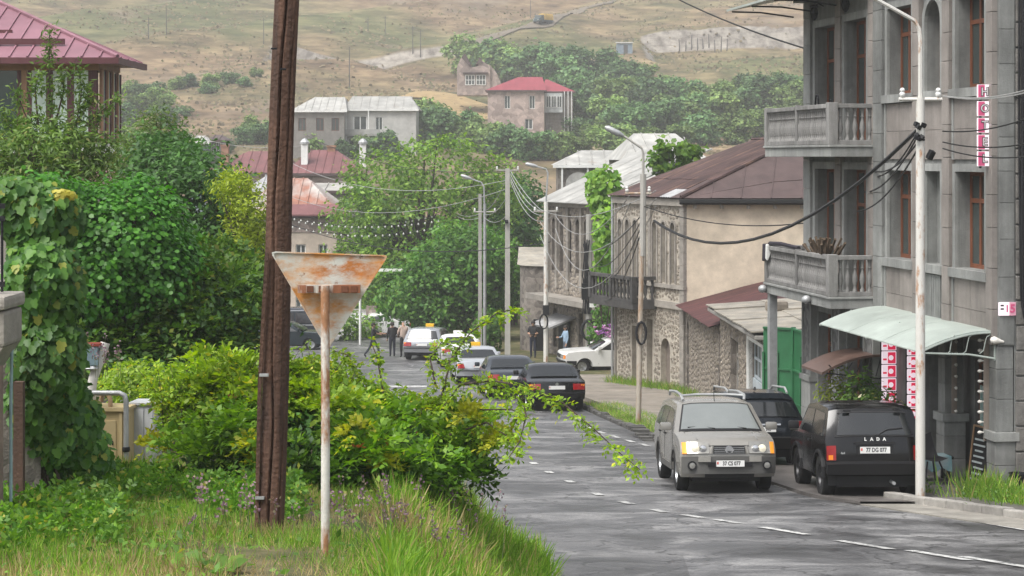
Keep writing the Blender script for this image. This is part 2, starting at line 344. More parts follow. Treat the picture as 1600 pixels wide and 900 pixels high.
def terrain():
    ds = np.concatenate([np.arange(-60, 10, 3), np.arange(10, 60, .4), np.arange(60, 130, 1.0), np.arange(130, 330, 2.5), np.arange(330, 440, .9), np.arange(440, 651, 5)])
    u = np.linspace(-1, 1, 300); nx, nd = len(u), len(ds)
    W = np.interp(ds, [-60, 0, 15, 30, 60, 130, 330, 650], [40, 26, 24, 30, 44, 90, 160, 330])
    X = np.sign(u)[None, :]*(np.abs(u)[None, :]**1.25)*W[:, None]; D = np.repeat(ds[:, None], nx, 1); Z = hz(X, D)
    V = np.stack([X, D, Z], 2).reshape(-1, 3)
    i, j = np.meshgrid(np.arange(nd-1), np.arange(nx-1), indexing='ij'); a = (i*nx+j).ravel(); F = np.stack([a, a+1, a+nx+1, a+nx], 1)
    me = bpy.data.meshes.new('ground'); me.vertices.add(len(V)); me.vertices.foreach_set('co', V.ravel()); me.loops.add(F.size); me.loops.foreach_set('vertex_index', F.ravel().astype(np.int32))
    me.polygons.add(len(F)); me.polygons.foreach_set('loop_start', np.arange(0, F.size, 4, dtype=np.int32)); me.polygons.foreach_set('loop_total', np.full(len(F), 4, np.int32)); me.update(calc_edges=True)
    me.polygons.foreach_set('use_smooth', np.ones(len(F), bool)); me.materials.append(ground_material())
    o = bpy.data.objects.new('ground', me); COL.objects.link(o); return tag(o, 'grassy bank and dry brown hillside behind the town', 'ground', kind='structure')
terrain()

def strip(name, ds, fa, fb, dz, m, nx=6, kind='structure', label=None, cat=None, parent=None, smooth=True, base=zr):
    "ribbon between two edge curves over the road profile"
    mb = MB(); n = len(ds)
    for d in ds:
        a, b = float(fa(d)), float(fb(d))
        for k in range(nx+1): mb.v.append((a+(b-a)*k/nx, float(d), float(base(d))+dz))
    for i in range(n-1):
        for k in range(nx): q = i*(nx+1)+k; mb.f.append((q, q+1, q+nx+2, q+nx+1)); mb.m.append(0)
    for i in range(n-1):      # skirts along both edges
        for q, w in ((i*(nx+1), nx+1), (i*(nx+1)+nx, nx+1)):
            a, b = mb.v[q], mb.v[q+w]; k = len(mb.v); mb.v += [(a[0], a[1], a[2]-.25), (b[0], b[1], b[2]-.25)]; mb.f.append((q, q+w, k+1, k)); mb.m.append(0)
    o = mb.build(name, m, parent, smooth=40 if smooth else None)
    return tag(o, label, cat, kind=kind) if parent is None else o
def asphalt():
    m = bpy.data.materials.new('asphalt'); m.use_nodes = True; n = m.node_tree.nodes; L = m.node_tree.links; bs = n['Principled BSDF']
    tc = n.new('ShaderNodeTexCoord')
    mp = n.new('ShaderNodeMapping'); mp.inputs['Scale'].default_value = (.7, .95, 1); mp.inputs['Rotation'].default_value = (0, 0, R(-8)); L.new(tc.outputs['Object'], mp.inputs['Vector'])
    a = n.new('ShaderNodeTexNoise'); a.inputs['Scale'].default_value = .9; a.inputs['Detail'].default_value = 9; a.inputs['Roughness'].default_value = .68; a.inputs['Distortion'].default_value = .6; L.new(mp.outputs[0], a.inputs['Vector'])
    c = n.new('ShaderNodeValToRGB'); e = c.color_ramp.elements; e[0].position = .36; e[0].color = (.035, .035, .036, 1); e[1].position = .64; e[1].color = (.20, .197, .193, 1); x = e.new(.5); x.color = (.098, .097, .098, 1); L.new(a.outputs[0], c.inputs[0])
    g = n.new('ShaderNodeTexNoise'); g.inputs['Scale'].default_value = 26; g.inputs['Detail'].default_value = 8; g.inputs['Roughness'].default_value = .75; L.new(tc.outputs['Object'], g.inputs['Vector'])
    mr = n.new('ShaderNodeMapRange'); mr.inputs[1].default_value = .3; mr.inputs[2].default_value = .7; mr.inputs[3].default_value = .5; mr.inputs[4].default_value = 1.5; L.new(g.outputs[0], mr.inputs[0])
    # patched repairs with sharp edges
    v = n.new('ShaderNodeTexVoronoi'); v.inputs['Scale'].default_value = .35; v.inputs['Randomness'].default_value = .9; L.new(mp.outputs[0], v.inputs['Vector']); sp = n.new('ShaderNodeSeparateColor'); L.new(v.outputs['Color'], sp.inputs[0])
    m2 = n.new('ShaderNodeMapRange'); m2.inputs[3].default_value = .74; m2.inputs[4].default_value = 1.25; L.new(sp.outputs[0], m2.inputs[0])
    mu = n.new('ShaderNodeMath'); mu.operation = 'MULTIPLY'; L.new(mr.outputs[0], mu.inputs[0]); L.new(m2.outputs[0], mu.inputs[1])
    s = n.new('ShaderNodeVectorMath'); s.operation = 'SCALE'; L.new(c.outputs[0], s.inputs[0]); L.new(mu.outputs[0], s.inputs['Scale']); ck = n.new('ShaderNodeTexVoronoi'); ck.feature = 'DISTANCE_TO_EDGE'; ck.inputs['Scale'].default_value = .55
    wz = n.new('ShaderNodeTexNoise'); wz.inputs['Scale'].default_value = 1.7; wz.inputs['Detail'].default_value = 6; L.new(tc.outputs['Object'], wz.inputs['Vector']); wa = n.new('ShaderNodeVectorMath'); wa.operation = 'MULTIPLY_ADD'; wa.inputs[1].default_value = (1.6, 1.6, 1.6); L.new(wz.outputs['Color'], wa.inputs[0]); L.new(tc.outputs['Object'], wa.inputs[2]); L.new(wa.outputs[0], ck.inputs['Vector'])
    cm = n.new('ShaderNodeMapRange'); cm.inputs[1].default_value = .004; cm.inputs[2].default_value = .02; cm.inputs[3].default_value = .35; L.new(ck.outputs['Distance'], cm.inputs[0])
    s2 = n.new('ShaderNodeVectorMath'); s2.operation = 'SCALE'; L.new(s.outputs[0], s2.inputs[0]); L.new(cm.outputs[0], s2.inputs['Scale']); L.new(s2.outputs[0], bs.inputs['Base Color'])
    r = n.new('ShaderNodeMapRange'); r.inputs[1].default_value = .35; r.inputs[2].default_value = .65; r.inputs[3].default_value = .34; r.inputs[4].default_value = .62; L.new(a.outputs[0], r.inputs[0]); L.new(r.outputs[0], bs.inputs['Roughness'])
    b = n.new('ShaderNodeBump'); b.inputs['Strength'].default_value = .35; b.inputs['Distance'].default_value = .01; L.new(g.outputs[0], b.inputs['Height'])
    b2 = n.new('ShaderNodeBump'); b2.inputs['Strength'].default_value = .6; b2.inputs['Distance'].default_value = .06; L.new(a.outputs[0], b2.inputs['Height']); L.new(b.outputs[0], b2.inputs['Normal']); L.new(b2.outputs[0], bs.inputs['Normal']); return m
M_ASPH = asphalt()
RDS = np.concatenate([np.arange(8, 66, .5), np.arange(66, 124, 1)])
road = strip('road', RDS, xl, xr, .0, M_ASPH, 24, label='wet grey patched asphalt road winding downhill', cat='road')
M_PAINT = mat('road_paint', (.52, .52, .50), .6, .1, 9, .2, stain=.3)
def worn(m):
    n = m.node_tree.nodes; L = m.node_tree.links; bs = n['Principled BSDF']; src = bs.inputs['Base Color'].links[0].from_socket; tc = n.new('ShaderNodeTexCoord'); q = n.new('ShaderNodeTexNoise'); q.inputs['Scale'].default_value = 7; q.inputs['Detail'].default_value = 8; q.inputs['Roughness'].default_value = .75; L.new(tc.outputs['Object'], q.inputs['Vector'])
    r = n.new('ShaderNodeMapRange'); r.inputs[1].default_value = .50; r.inputs[2].default_value = .60; L.new(q.outputs[0], r.inputs[0]); x = n.new('ShaderNodeMix'); x.data_type = 'RGBA'; x.inputs[7].default_value = (.10, .10, .10, 1); L.new(r.outputs[0], x.inputs[0]); L.new(src, x.inputs[6]); L.new(x.outputs[2], bs.inputs['Base Color'])
worn(M_PAINT)
# centre line dashes (photo pixels on the road)
for px, py, ln in [(1582,891,2.0),(1466,875,1.25),(1350,859,1.25),(1226,837,1.25),(1136,821,.62),(1083,813,.6),(1030,804,.6),(978,791.5,.6),(934,778,.55),(890,757.5,.55),(858,743,.5),(834,728.5,.5),(808,714,.5),(787,700,.5),(770,686,.5)]:
    g = ground_at(px, py+1); i = 1
    # direction of the centre line
    cx = lambda d: float(np.interp(d, [20, 22.2, 26.4, 29.6, 32.4, 36.5, 41, 50], [6.9, 5.75, 3.78, 2.27, 1.46, .7, .1, -.9]))
    m = MB(); n = 4; d0 = g.y-ln/2*.85
    A = [(cx(d0+ln*.85*k/n)+g.x-cx(g.y), d0+ln*.85*k/n) for k in range(n+1)]
    w = .075; top = [(x-w, y, float(zr(y))+.012) for x, y in A]+[(x+w, y, float(zr(y))+.012) for x, y in reversed(A)]; m.quad(*top)
    m.build('lane_dash', M_PAINT, road, recalc=False)
# edge line on the right
EL = [(1700,852),(1600,835),(1530,823),(1440,808),(1350,793),(1300,783),(1268,775)]
Ep = [ground_at(*p) for p in EL]; m = MB(); q = []
for i, p in enumerate(Ep):
    t = (Ep[min(i+1, len(Ep)-1)]-Ep[max(i-1, 0)]); nn = Vector((-t.y, t.x, 0)).normalized()*.07; q.append((p-nn, p+nn))
for (a, b), (c, d) in zip(q, q[1:]): m.quad(*[(v.x, v.y, float(zr(v.y))+.012) for v in (a, b, d, c)])
m.build('edge_line', M_PAINT, road, recalc=False)
# short edge dashes towards the parked saloon, worn crossing on the square
for px, py in [(920,672),(940,680),(962,687),(985,694),(1008,700),(1225,768),(1245,772)]:
    g = ground_at(px, py); MB().quad(*[(g.x+a, g.y+b, float(zr(g.y+b))+.012) for a, b in ((-.02,-.42),(.12,-.42),(0,.42),(-.14,.42))]).build('edge_dash', M_PAINT, road, recalc=False)
for k, (px, py) in enumerate([(470,566),(600,607),(560,628)]):
    g = ground_at(px, py, 60); MB().quad(*[(g.x+a, g.y+b, float(zr(g.y+b))+.012) for a, b in ((-1.6,-.5),(1.6,-.5),(1.6,.5),(-1.6,.5))]).build('stop_line', M_PAINT, road, recalc=False)

M_PAVE = mat('pavement', (.115, .105, .098), .5, .3, 2.5, .3, stain=.45)
M_KERB = mat('kerb_stone', (.30, .285, .26), .85, .2, 5, .5, stain=.4)
M_CONC = mat('concrete', (.36, .345, .315), .85, .18, 3, .4, stain=.35)
M_GUTTER = mat('gutter', (.25, .235, .205), .8, .25, 2.5, .4, stain=.4)
# hard standing before the hotel, raised pavement with kerb near the camera, pavement along the houses
pv = strip('pavement', np.arange(31.2, 47.01, .4), xr, lambda d: 9.9-.02*d, .06, M_PAVE, 8, label='dark wet pavement in front of the stone hotel', cat='pavement')
pk = strip('pavement', np.arange(14, 31.21, .4), lambda d: xr(d)+.98, lambda d: 22, .13, M_PAVE, 8, label='raised pavement behind the kerb at the bottom right', cat='pavement')
strip('gutter', np.arange(14, 31.8, .4), lambda d: xr(d)+.0, lambda d: xr(d)+.98, .02, M_GUTTER, 3, label='pale dusty gutter strip beside the kerb', cat='gutter')
d = 16.0
while d < 31.6:
    L = random.uniform(.42, .6); e = d+L-.02
    a0, a1 = float(xr(d))+.9, float(xr(e))+.9; z0, z1 = float(zr(d)), float(zr(e)); h = .13+random.uniform(.0, .03); w = .2
    MB().hexa([(a0,d,z0-.05),(a0+w,d,z0-.05),(a1+w,e,z1-.05),(a1,e,z1-.05),(a0,d,z0+h),(a0+w,d,z0+h),(a1+w,e,z1+h),(a1,e,z1+h)]).build('kerb_stone', M_KERB, pk, bevel=.02)
    d += L
M_EARTH = mat('trodden_earth', (.20, .17, .135), .9, .3, 2, .5, stain=.4, col2=(.27, .245, .21))
pw = strip('pavement', np.arange(47, 80, .5), lambda d: xr(d)+.25+.55*sm((d-47)/6), lambda d: np.interp(d, [47, 68, 73, 80], [7.2, 6.3, 4.4, 4.0]), .115, M_EARTH, 6, label='worn brown pavement along the old stone houses', cat='pavement')
M_DKERB = mat('dark_kerb', (.10, .097, .09), .85, .3, 5, .5, stain=.4)
d = 40.2
while d < 62:
    L = random.uniform(.5, .75); e = d+L-.03; z0, z1 = float(zr(d)), float(zr(e)); a0, a1 = float(xr(d))+.05, float(xr(e))+.05; h = random.uniform(.07, .15); w = .17; tw = random.uniform(-.04, .04)
    MB().hexa([(a0+tw,d,z0-.05),(a0+w,d,z0-.05),(a1+w,e,z1-.05),(a1+tw,e,z1-.05),(a0+tw,d,z0+h),(a0+w,d,z0+h),(a1+w,e,z1+h),(a1+tw,e,z1+h)]).build('kerb_stone', M_DKERB, pw, bevel=.02)
    d += L
# left kerb at the foot of the bank
d = 19.5
while d < 28:
    L = .6; e = d+L-.02; z0, z1 = float(zr(d)), float(zr(e)); a0, a1 = float(xl(d)), float(xl(e)); h = .1; w = -.16
    MB().hexa([(a0+w,d,z0-.05),(a0,d,z0-.05),(a1,e,z1-.05),(a1+w,e,z1-.05),(a0+w,d,z0+h),(a0,d,z0+h),(a1,e,z1+h),(a1+w,e,z1+h)]).build('kerb_stone', M_KERB, road, bevel=.015)
    d += L
# dirt track and pale dry field on the hill, draped
def drape(name, pix, w, m, label, dz=.25):
    pts = [ground_at(*p, d0=200) for p in pix]; fine = []
    for a, b in zip(pts, pts[1:]):
        n = max(2, int((b-a).length/1.5)); fine += [a.lerp(b, k/n) for k in range(n)]
    mb = MB(); nx = 5
    for i, p in enumerate(fine):
        t = fine[min(i+2, len(fine)-1)]-fine[max(i-2, 0)]; nn = Vector((-t.y, t.x, 0)).normalized(); ww = w*(.8+.4*float(fbm(np.array([i*.2]), np.array([0.]), 2)[0]))
        for k in range(nx+1):
            q = p+nn*ww*(k/nx-.5); mb.v.append((q.x, q.y, hs_(q.x, q.y)+dz))
    for i in range(len(fine)-1):
        for k in range(nx): q = i*(nx+1)+k; mb.f.append((q, q+1, q+nx+2, q+nx+1)); mb.m.append(0)
    return tag(mb.build(name, m, smooth=60), label, 'path', kind='structure')
M_TRACK = mat('track', (.15, .125, .095), .95, .2, .3, 0, stain=.3)
M_FIELD = mat('field', (.27, .185, .085), .95, .15, .3, 0, stain=.3, col2=(.33, .24, .12))
drape('dirt_track', [(960,4),(905,16),(850,38),(800,47),(760,60),(725,82)], 4.5, M_TRACK, 'grey dirt track climbing the hill past the truck')
drape('field', [(640,148),(690,152),(730,170),(765,190)], 9, M_FIELD, 'pale yellow dry strip of field below the terrace')
# ================================================================ the grey stone hotel
M_TUFF = mat('grey_tuff', (.235, .24, .228), .82, .25, 5, .35, stain=.42, mode='streak')
M_TUFFL = mat('pale_tuff', (.30, .305, .29), .82, .2, 5, .3, stain=.4, mode='streak')
M_PINK = mat('pink_tuff', (.262, .236, .214), .85, .2, 3, .35, stain=.35, mode='streak')
M_BASALT = mat('basalt', (.20, .19, .175), .9, .3, 5, .6, stain=.3)
M_WOOD = mat('brown_frame', (.175, .062, .03), .5, .25, 8, .15, stain=.2, mode='streak')
M_GLASS = glassmat('glass', (.05, .062, .058), .05)  # base colour raised to paint in a pale green reflection
M_DARK = mat('dark_interior', (.010, .010, .010), .9, .2, 3, 0)
M_IRON = mat('iron', (.016, .016, .018), .55, .2, 6, .2, metal=.3)
M_WHITE = mat('white_paint', (.72, .72, .69), .55, .08, 5, .15, stain=.18)
M_GALV = mat('galvanised', (.42, .43, .43), .5, .15, 6, .2, metal=.4, stain=.25)
M_RUST = mat('rusty_white_paint', (.62, .61, .57), .6, .1, 3, .3, stain=.1, col2=(.62, .60, .55))
def rustify(m, col=(.28, .10, .035), lo=.56, hi=.66, scale=1.6, stretch=(1, 1, .35)):
    "rust patches with a shape of their own over the paint"
    n = m.node_tree.nodes; L = m.node_tree.links; bs = n['Principled BSDF']; src = bs.inputs['Base Color'].links[0].from_socket
    tc = n.new('ShaderNodeTexCoord'); mp = n.new('ShaderNodeMapping'); mp.inputs['Scale'].default_value = stretch; L.new(tc.outputs['Object'], mp.inputs['Vector'])
    nz = n.new('ShaderNodeTexNoise'); nz.inputs['Scale'].default_value = scale; nz.inputs['Detail'].default_value = 9; nz.inputs['Roughness'].default_value = .7; L.new(mp.outputs[0], nz.inputs['Vector'])
    mr = n.new('ShaderNodeMapRange'); mr.inputs[1].default_value = lo; mr.inputs[2].default_value = hi; L.new(nz.outputs[0], mr.inputs[0])
    n2 = n.new('ShaderNodeTexNoise'); n2.inputs['Scale'].default_value = scale*6; L.new(tc.outputs['Object'], n2.inputs['Vector']); cr = n.new('ShaderNodeValToRGB'); cr.color_ramp.elements[0].color = (*[c*.6 for c in col], 1); cr.color_ramp.elements[1].color = (*[min(1, c*1.5) for c in col], 1); L.new(n2.outputs[0], cr.inputs[0])
    mx = n.new('ShaderNodeMix'); mx.data_type = 'RGBA'; L.new(mr.outputs[0], mx.inputs[0]); L.new(src, mx.inputs[6]); L.new(cr.outputs[0], mx.inputs[7]); L.new(mx.outputs[2], bs.inputs['Base Color']); return m
rustify(M_RUST, (.34, .17, .08), .53, .62, 3.0)

HG = -7.0
hot = thing('hotel', 'grey stone three storey hotel with two balustrade balconies and brown windows', 'building', (6.82, 44.3, HG), R(-81.47), absz=True)
HL = 11.0
ops = [(.73,2.16,.22,2.92), (2.8,4.24,.22,2.92), (5.53,6.9,1.25,2.98), (7.62,8.43,1.25,2.98,1), (9.18,10.55,1.25,2.98),
       (.73,2.16,-2.98,-.27), (2.8,4.24,-2.98,-.27), (5.53,6.9,-2.03,-.27), (7.62,8.43,-2.03,-.27), (9.18,10.55,-2.03,-.27),
       (.8,2.1,-6.4,-3.5), (2.85,4.2,-6.3,-3.5)]
m = MB(); wall_open(m, 0, HL, -3.3, 4.3, ops[:10], .30); wall_open(m, 0, 7.3, -7.0, -3.3, ops[10:], .30)
m.quad((HL,0,-3.3),(HL,9,-3.3),(HL,9,4.3),(HL,0,4.3)); m.quad((0,0,-7),(0,9,-7),(0,9,4.3),(0,0,4.3)); m.quad((0,9,-7),(HL,9,-7),(HL,9,4.3),(0,9,4.3)); m.quad((0,0,4.3),(HL,0,4.3),(HL,9,4.3),(0,9,4.3))
# porch: ceiling, back wall with door opening
m.quad((7.3,0,-3.3),(HL,0,-3.3),(HL,2,-3.3),(7.3,2,-3.3)); m.quad((7.3,0,-7),(7.3,.6,-7),(7.3,.6,-3.3),(7.3,0,-3.3))
m.quad((HL,.3,-7),(HL,9,-7),(HL,9,-3.3),(HL,.3,-3.3))
m.build('wall', M_TUFF, hot, recalc=False)
m = MB(); m.v = []; wall_open(m, 7.3, HL, -7, -3.3, [(8.62,9.75,-5.95,-3.75)], .15, y=.55); m.build('porch_wall', M_TUFF, hot, recalc=False)
MB().bx(-.15, HL+.12, -.3, .2, 3.55, 3.8).bx(-.08, HL+.06, -.15, .2, 3.8, 4.25).build('cornice', M_TUFFL, hot)
# windows with brown frames
for (a, b, c, d, *ar) in ops[:10]:
    if b < 4.5: window(hot, a, b, c, d, .28, M_WOOD, M_GLASS, (.38, .7), (.72,), .075, name='balcony_door')
    elif ar or (abs(a-7.62) < .01 and c < 0):
        if ar: window(hot, a, b, c, d-.02, .30, M_WOOD, M_GLASS, (.5,), (.62,), .07)
        else: MB().bx(a, b, .2, .26, c, d).build('blind_panel', M_TUFF, hot)
    else: window(hot, a, b, c, d, .28, M_WOOD, M_GLASS, (.36, .68), (.70,), .08)
for (a, b, c, d) in ops[10:]: window(hot, a, b, c, d, .28, M_WOOD, M_GLASS, (.5,), (.75,), .09, name='door')
dr = window(hot, 8.62, 9.75, -5.95, -3.75, .68, M_WOOD, M_GLASS, (.33, .6), (.76,), .09, name='entrance_door')
M_ART = mat('painted_leaves', (.10, .30, .28), .5, .5, 9, 0, col2=(.62, .66, .60), stain=0)
MB().bx(8.72, 8.96, .61, .625, -5.5, -4.25).build('painted_panel', M_ART, dr)
# surrounds and sills
for (a, b, c, d, *ar) in ops[:10]:
    if b < 4.5: fr = [(a-.16, a, c, d+.16), (b, b+.16, c, d+.16), (a, b, d, d+.16)]
    else: fr = [(a-.13, a, c-.12, d+.14), (b, b+.13, c-.12, d+.14)]+([] if ar else [(a, b, d, d+.14)])
    mm = MB(); [mm.bx(x0, x1, -.06, .02, z0, z1) for x0, x1, z0, z1 in fr]
    if ar:
        q = [(a+(b-a)/2-((b-a)/2+o)*math.cos(t), d-(b-a)/2+((b-a)/2+o)*math.sin(t)) for o, ts in ((.13, range(11)), (0, range(10, -1, -1))) for t in [math.pi*k/10 for k in ts]]
        mm = MB(); mm.prism(q, -.06, .02); mm.bx(a-.13, a, -.06, .02, c-.12, d-(b-a)/2).bx(b, b+.13, -.06, .02, c-.12, d-(b-a)/2)
    mm.build('window_surround', M_TUFFL, hot)
    if b > 4.5:
        MB().bx(a-.2, b+.2, -.12, .25, c-.17, c-.005).build('window_sill', M_TUFFL, hot)
        # spandrel of stone slabs below each window
        z1 = c-.18; z0 = c-1.3 if c > 0 else -3.28; nx = 2 if b-a > 1 else 1
        if c < 0 and nx == 1:
            for k in range(7): MB().bx(a+k*(b-a)/7+.01, a+(k+1)*(b-a)/7-.01, -.05, .01, z0+.05, z1-.02).build('fluted_strip', M_TUFF, hot)
        else:
            for i in range(nx):
                for j in range(2): MB().bx(a-.1+(b-a+.2)/nx*i+.004, a-.1+(b-a+.2)/nx*(i+1)-.004, -.035-.006*random.random(), .01, z0+(z1-z0)/2*j+.004, z0+(z1-z0)/2*(j+1)-.004).build('stone_slab', M_PINK, hot)
            for q0 in (a-.17, b+.1): MB().bx(q0, q0+.07, -.06, .01, z0, z1).build('panel_edge', M_TUFFL, hot)
# pilasters built of blocks
def blocks(x0, x1, z0, z1, y0, y1, m, h=.62, name='stone_block', parent=hot):
    z = z0
    while z < z1-.05:
        e = min(z1, z+h*random.uniform(.85, 1.15)); e = z1 if z1-e < .15 else e
        MB().bx(x0, x1, y0-.008*random.random(), y1, z+.004, e-.004).build(name, m, parent, bevel=.008); z = e
for x0, x1, mt in [(0,.5,M_TUFFL), (2.3,2.66,M_PINK), (4.46,4.78,M_PINK), (4.8,5.32,M_TUFF), (7.06,7.42,M_PINK), (8.62,8.98,M_PINK), (10.72,10.99,M_PINK)]:
    blocks(x0, x1, -3.28, 3.54, -.10, .02, mt)
# carved ground floor piers
M_CARVE = mat('carved_stone', (.16, .16, .155), .85, .35, 7, 1.0, stain=.3, mode='stone', bscale=9)
for x0, x1 in ((.02,.7), (2.2,2.75), (4.3,4.95)):
    blocks(x0, x1, -7.0, -5.1, -.16, .02, M_TUFFL, .6); MB().bx(x0-.03, x1+.03, -.2, .02, -5.1, -4.98).build('pier_moulding', M_TUFFL, hot)
    MB().bx(x0+.06, x1-.06, -.12, .02, -4.98, -3.3).build('carved_panel', M_CARVE, hot); MB().bx(x0, x0+.06, -.15, .02, -4.98, -3.3).bx(x1-.06, x1, -.15, .02, -4.98, -3.3).build('carved_panel_edge', M_TUFFL, hot)
blocks(5.0, 7.25, -7.0, -5.6, -.05, .02, M_TUFF, .5)
# porch piers with rows of bulbs
M_BULB = mat('bulb', (.75, .72, .66), .3, .05, 5, 0, stain=0)
def pier(x0, x1, y0, y1):
    blocks(x0, x1, -7.0, -4.95, y0, y1, M_TUFFL, .5); MB().bx(x0-.05, x1+.05, y0-.05, y1+.05, -4.95, -4.8).build('pier_moulding', M_TUFFL, hot)
    blocks(x0+.03, x1-.03, -4.8, -3.3, y0+.03, y1-.03, M_TUFF, .55)
pier(8.1, 8.5, 0, .42); pier(10.62, 11.02, -.04, .32)
blocks(10.7, 11.03, -3.28, 3.54, 0.02, .30, M_TUFF, .6)
def bulbs(x, y, z0, z1, n, dirx):
    s = MB().bx(x-.012, x+.012, y-.05, y+.05, z0-.1, z1+.1).build('bulb_strip', mat('strip_wood', (.30, .25, .21), .8), hot)
    for k in range(n):
        b = MB().lathe([(.010,0),(.014,.03),(.028,.065),(.032,.088),(.021,.112),(.004,.122)], (0,0,0), 8).build('bulb', M_BULB, hot, loc=(x+dirx*.015, y, z0+(z1-z0)*k/(n-1)-HG), smooth=50); b.rotation_euler = (0, R(90)*dirx, 0)
bulbs(8.49, .2, -4.75, -3.45, 7, 1); 
s = MB().bx(10.585, 10.61, -.09, .01, -5.0, -3.2).build('bulb_strip', mat('strip_wood', (.30, .25, .21)), hot)
for k in range(10): b = MB().lathe([(.010,0),(.014,.03),(.028,.065),(.032,.088),(.021,.112),(.004,.122)], (0,0,0), 8).build('bulb', M_BULB, hot, loc=(10.6, -.08, -4.85+k*.18-HG), smooth=50); b.rotation_euler = (R(90), 0, 0)
b = MB().lathe([(.02,0),(.03,.05),(.06,.14),(.07,.18),(.045,.23),(.008,.25)], (0,0,0), 10).build('bulb', M_BULB, hot, loc=(11.03, .1, -3.22-HG), smooth=50); b.rotation_euler = (R(80), 0, 0)
# balconies
BAL = MB().lathe([(.05,0),(.05,.04),(.03,.07),(.035,.12),(.062,.24),(.05,.34),(.028,.42),(.026,.47),(.04,.49),(.026,.51),(.035,.60),(.05,.63),(.05,.66)], (0,0,0), 8)
M_BALU = mat('weathered_baluster', (.235, .23, .22), .85, .3, 5, .4, stain=.4, mode='streak')
def balcony(z, x0=-.05, x1=4.78, dep=1.0):
    bal = MB().bx(x0, x1, -dep, .0, z, z+.2).bx(x0-.03, x1+.03, -dep-.04, 0, z+.2, z+.25).build('balcony', M_TUFFL, hot, bevel=.01)
    proto = None; zt = z+.25
    def rail(a, b, n):
        nonlocal proto
        a, b = Vector(a), Vector(b); L = (b-a).length; t = (b-a)/L; rz = math.atan2(t.y, t.x)
        MB().box(((a+b)/2+Vector((0,0,zt+.05))), (L, .13, .09), rz).build('plinth_rail', M_BALU, bal, bevel=.01)
        MB().box(((a+b)/2+Vector((0,0,zt+.80))), (L, .16, .09), rz).build('top_rail', M_BALU, bal, bevel=.012)
        for k in range(n):
            p = a+t*(L*(k+.5)/n)
            if proto is None: proto = BAL.build('baluster', M_BALU, bal, loc=(0,0,.001), smooth=50); o = proto
            else: o = proto.copy(); COL.objects.link(o)
            o.location = (p.x, p.y, zt+.095-HG)
    def post(x, y, w=.17): MB().bx(x-w/2, x+w/2, y-w/2, y+w/2, zt, zt+.87).build('corner_post', M_BALU, bal, bevel=.012)
    yo = -dep+.06
    xm = (x0+x1)/2; post(x0+.1, yo); post(xm, yo, .13); post(x1-.1, yo, .2)
    rail((x0+.19, yo, 0), (xm-.07, yo, 0), 15); rail((xm+.07, yo, 0), (x1-.2, yo, 0), 15); rail((x1-.1, yo+.1, 0), (x1-.1, -.05, 0), 5); rail((x0+.1, yo+.09, 0), (x0+.1, -.05, 0), 5)
    return bal
balcony(0.0); balcony(-3.13)
# support post under the far balcony corner and its lamps
MB().bx(.02, .2, -.96, -.78, -7.0, -3.13).build('balcony_post', M_GALV, hot)
for x in (.05, 3.4): MB().lathe([(.03,0),(.09,.03),(.11,.08),(.10,.13),(.05,.17),(.02,.18)], (x, -1.08, -3.12), 12, axis='z').build('flood_lamp', M_GALV, hot, smooth=50)
for x, z in ((1.2, 3.28), (3.4, 3.3)):
    l = MB().tube([(x, 0, z+.1), (x, -.12, z+.16), (x, -.22, z+.1)], .015).build('wall_lantern', M_IRON, hot); MB().lathe([(.02,.0),(.07,-.05),(.1,-.16),(.07,-.26),(.02,-.32)], (x, -.22, z+.1), 8).build('lantern_body', M_IRON, l)
    MB().lathe([(.02,-.01),(.11,-.04),(.09,-.07),(.02,-.08)], (x, -.22, z+.14), 8).build('lantern_cap', M_IRON, l)
# roof canopy over the upper balcony
M_CANV = mat('pale_canopy', (.40, .45, .41), .4, .1, 2, .1, stain=.25)
cn = MB().hexa([(-1.2,-1.6,3.42),(4.6,-1.6,3.42),(4.6,0,3.75),(-1.2,0,3.75),(-1.2,-1.6,3.47),(4.6,-1.6,3.47),(4.6,0,3.8),(-1.2,0,3.8)]).build('balcony_canopy', M_CANV, hot)
for x in (-1.1, .6, 2.4, 4.4): MB().tube([(x,-1.5,3.41),(x,-.8,3.4),(x,0,3.3)], .02).build('bracket', M_IRON, cn)
# big curved street canopy
def curved(x0, x1, zt, dep, drop, th, n=12):
    q = []
    for o in (0, th):
        r = [(-dep*k/n, zt-drop*(k/n)**1.6+.04*math.sin(math.pi*k/n)-o) for k in range(n+1)]; q += r if o == 0 else r[::-1]
    return q
ca = MB(); NS = 3
for k in range(NS):
    a, b = 5.35+(10.95-5.35)*k/NS, 5.35+(10.95-5.35)*(k+1)/NS-.015
    s = MB().prism(curved(a, b, -3.03, 1.42, .34, .02), a, b, f=lambda u, v, w: (w, u, v))
    if k == 0: cano = s.build('street_canopy', M_CANV, hot, smooth=40)
    else: s.build('canopy_sheet', M_CANV, cano, smooth=40)
for x in (5.37, 8.2, 10.93):
    f = MB().tube([(x, -1.42*k/12, -3.03-.34*(k/12)**1.6+.04*math.sin(math.pi*k/12)-.04) for k in range(13)], .022).tube([(x, -.02, -3.52), (x, -.5, -3.44), (x, -1.0, -3.42), (x, -1.4, -3.4)], .02).tube([(x, -.02, -3.05), (x, -.02, -3.55)], .02)
    for c, rr in ((-.2, .10), (-.52, .09), (-.82, .07)): f.tube([(x, c-rr, -3.43), (x, c-rr*.3, -3.38), (x, c, -3.25), (x, c+rr*.3, -3.14), (x, c+rr, -3.10)], .009, 5)
    f.build('canopy_bracket', M_CANV, cano)
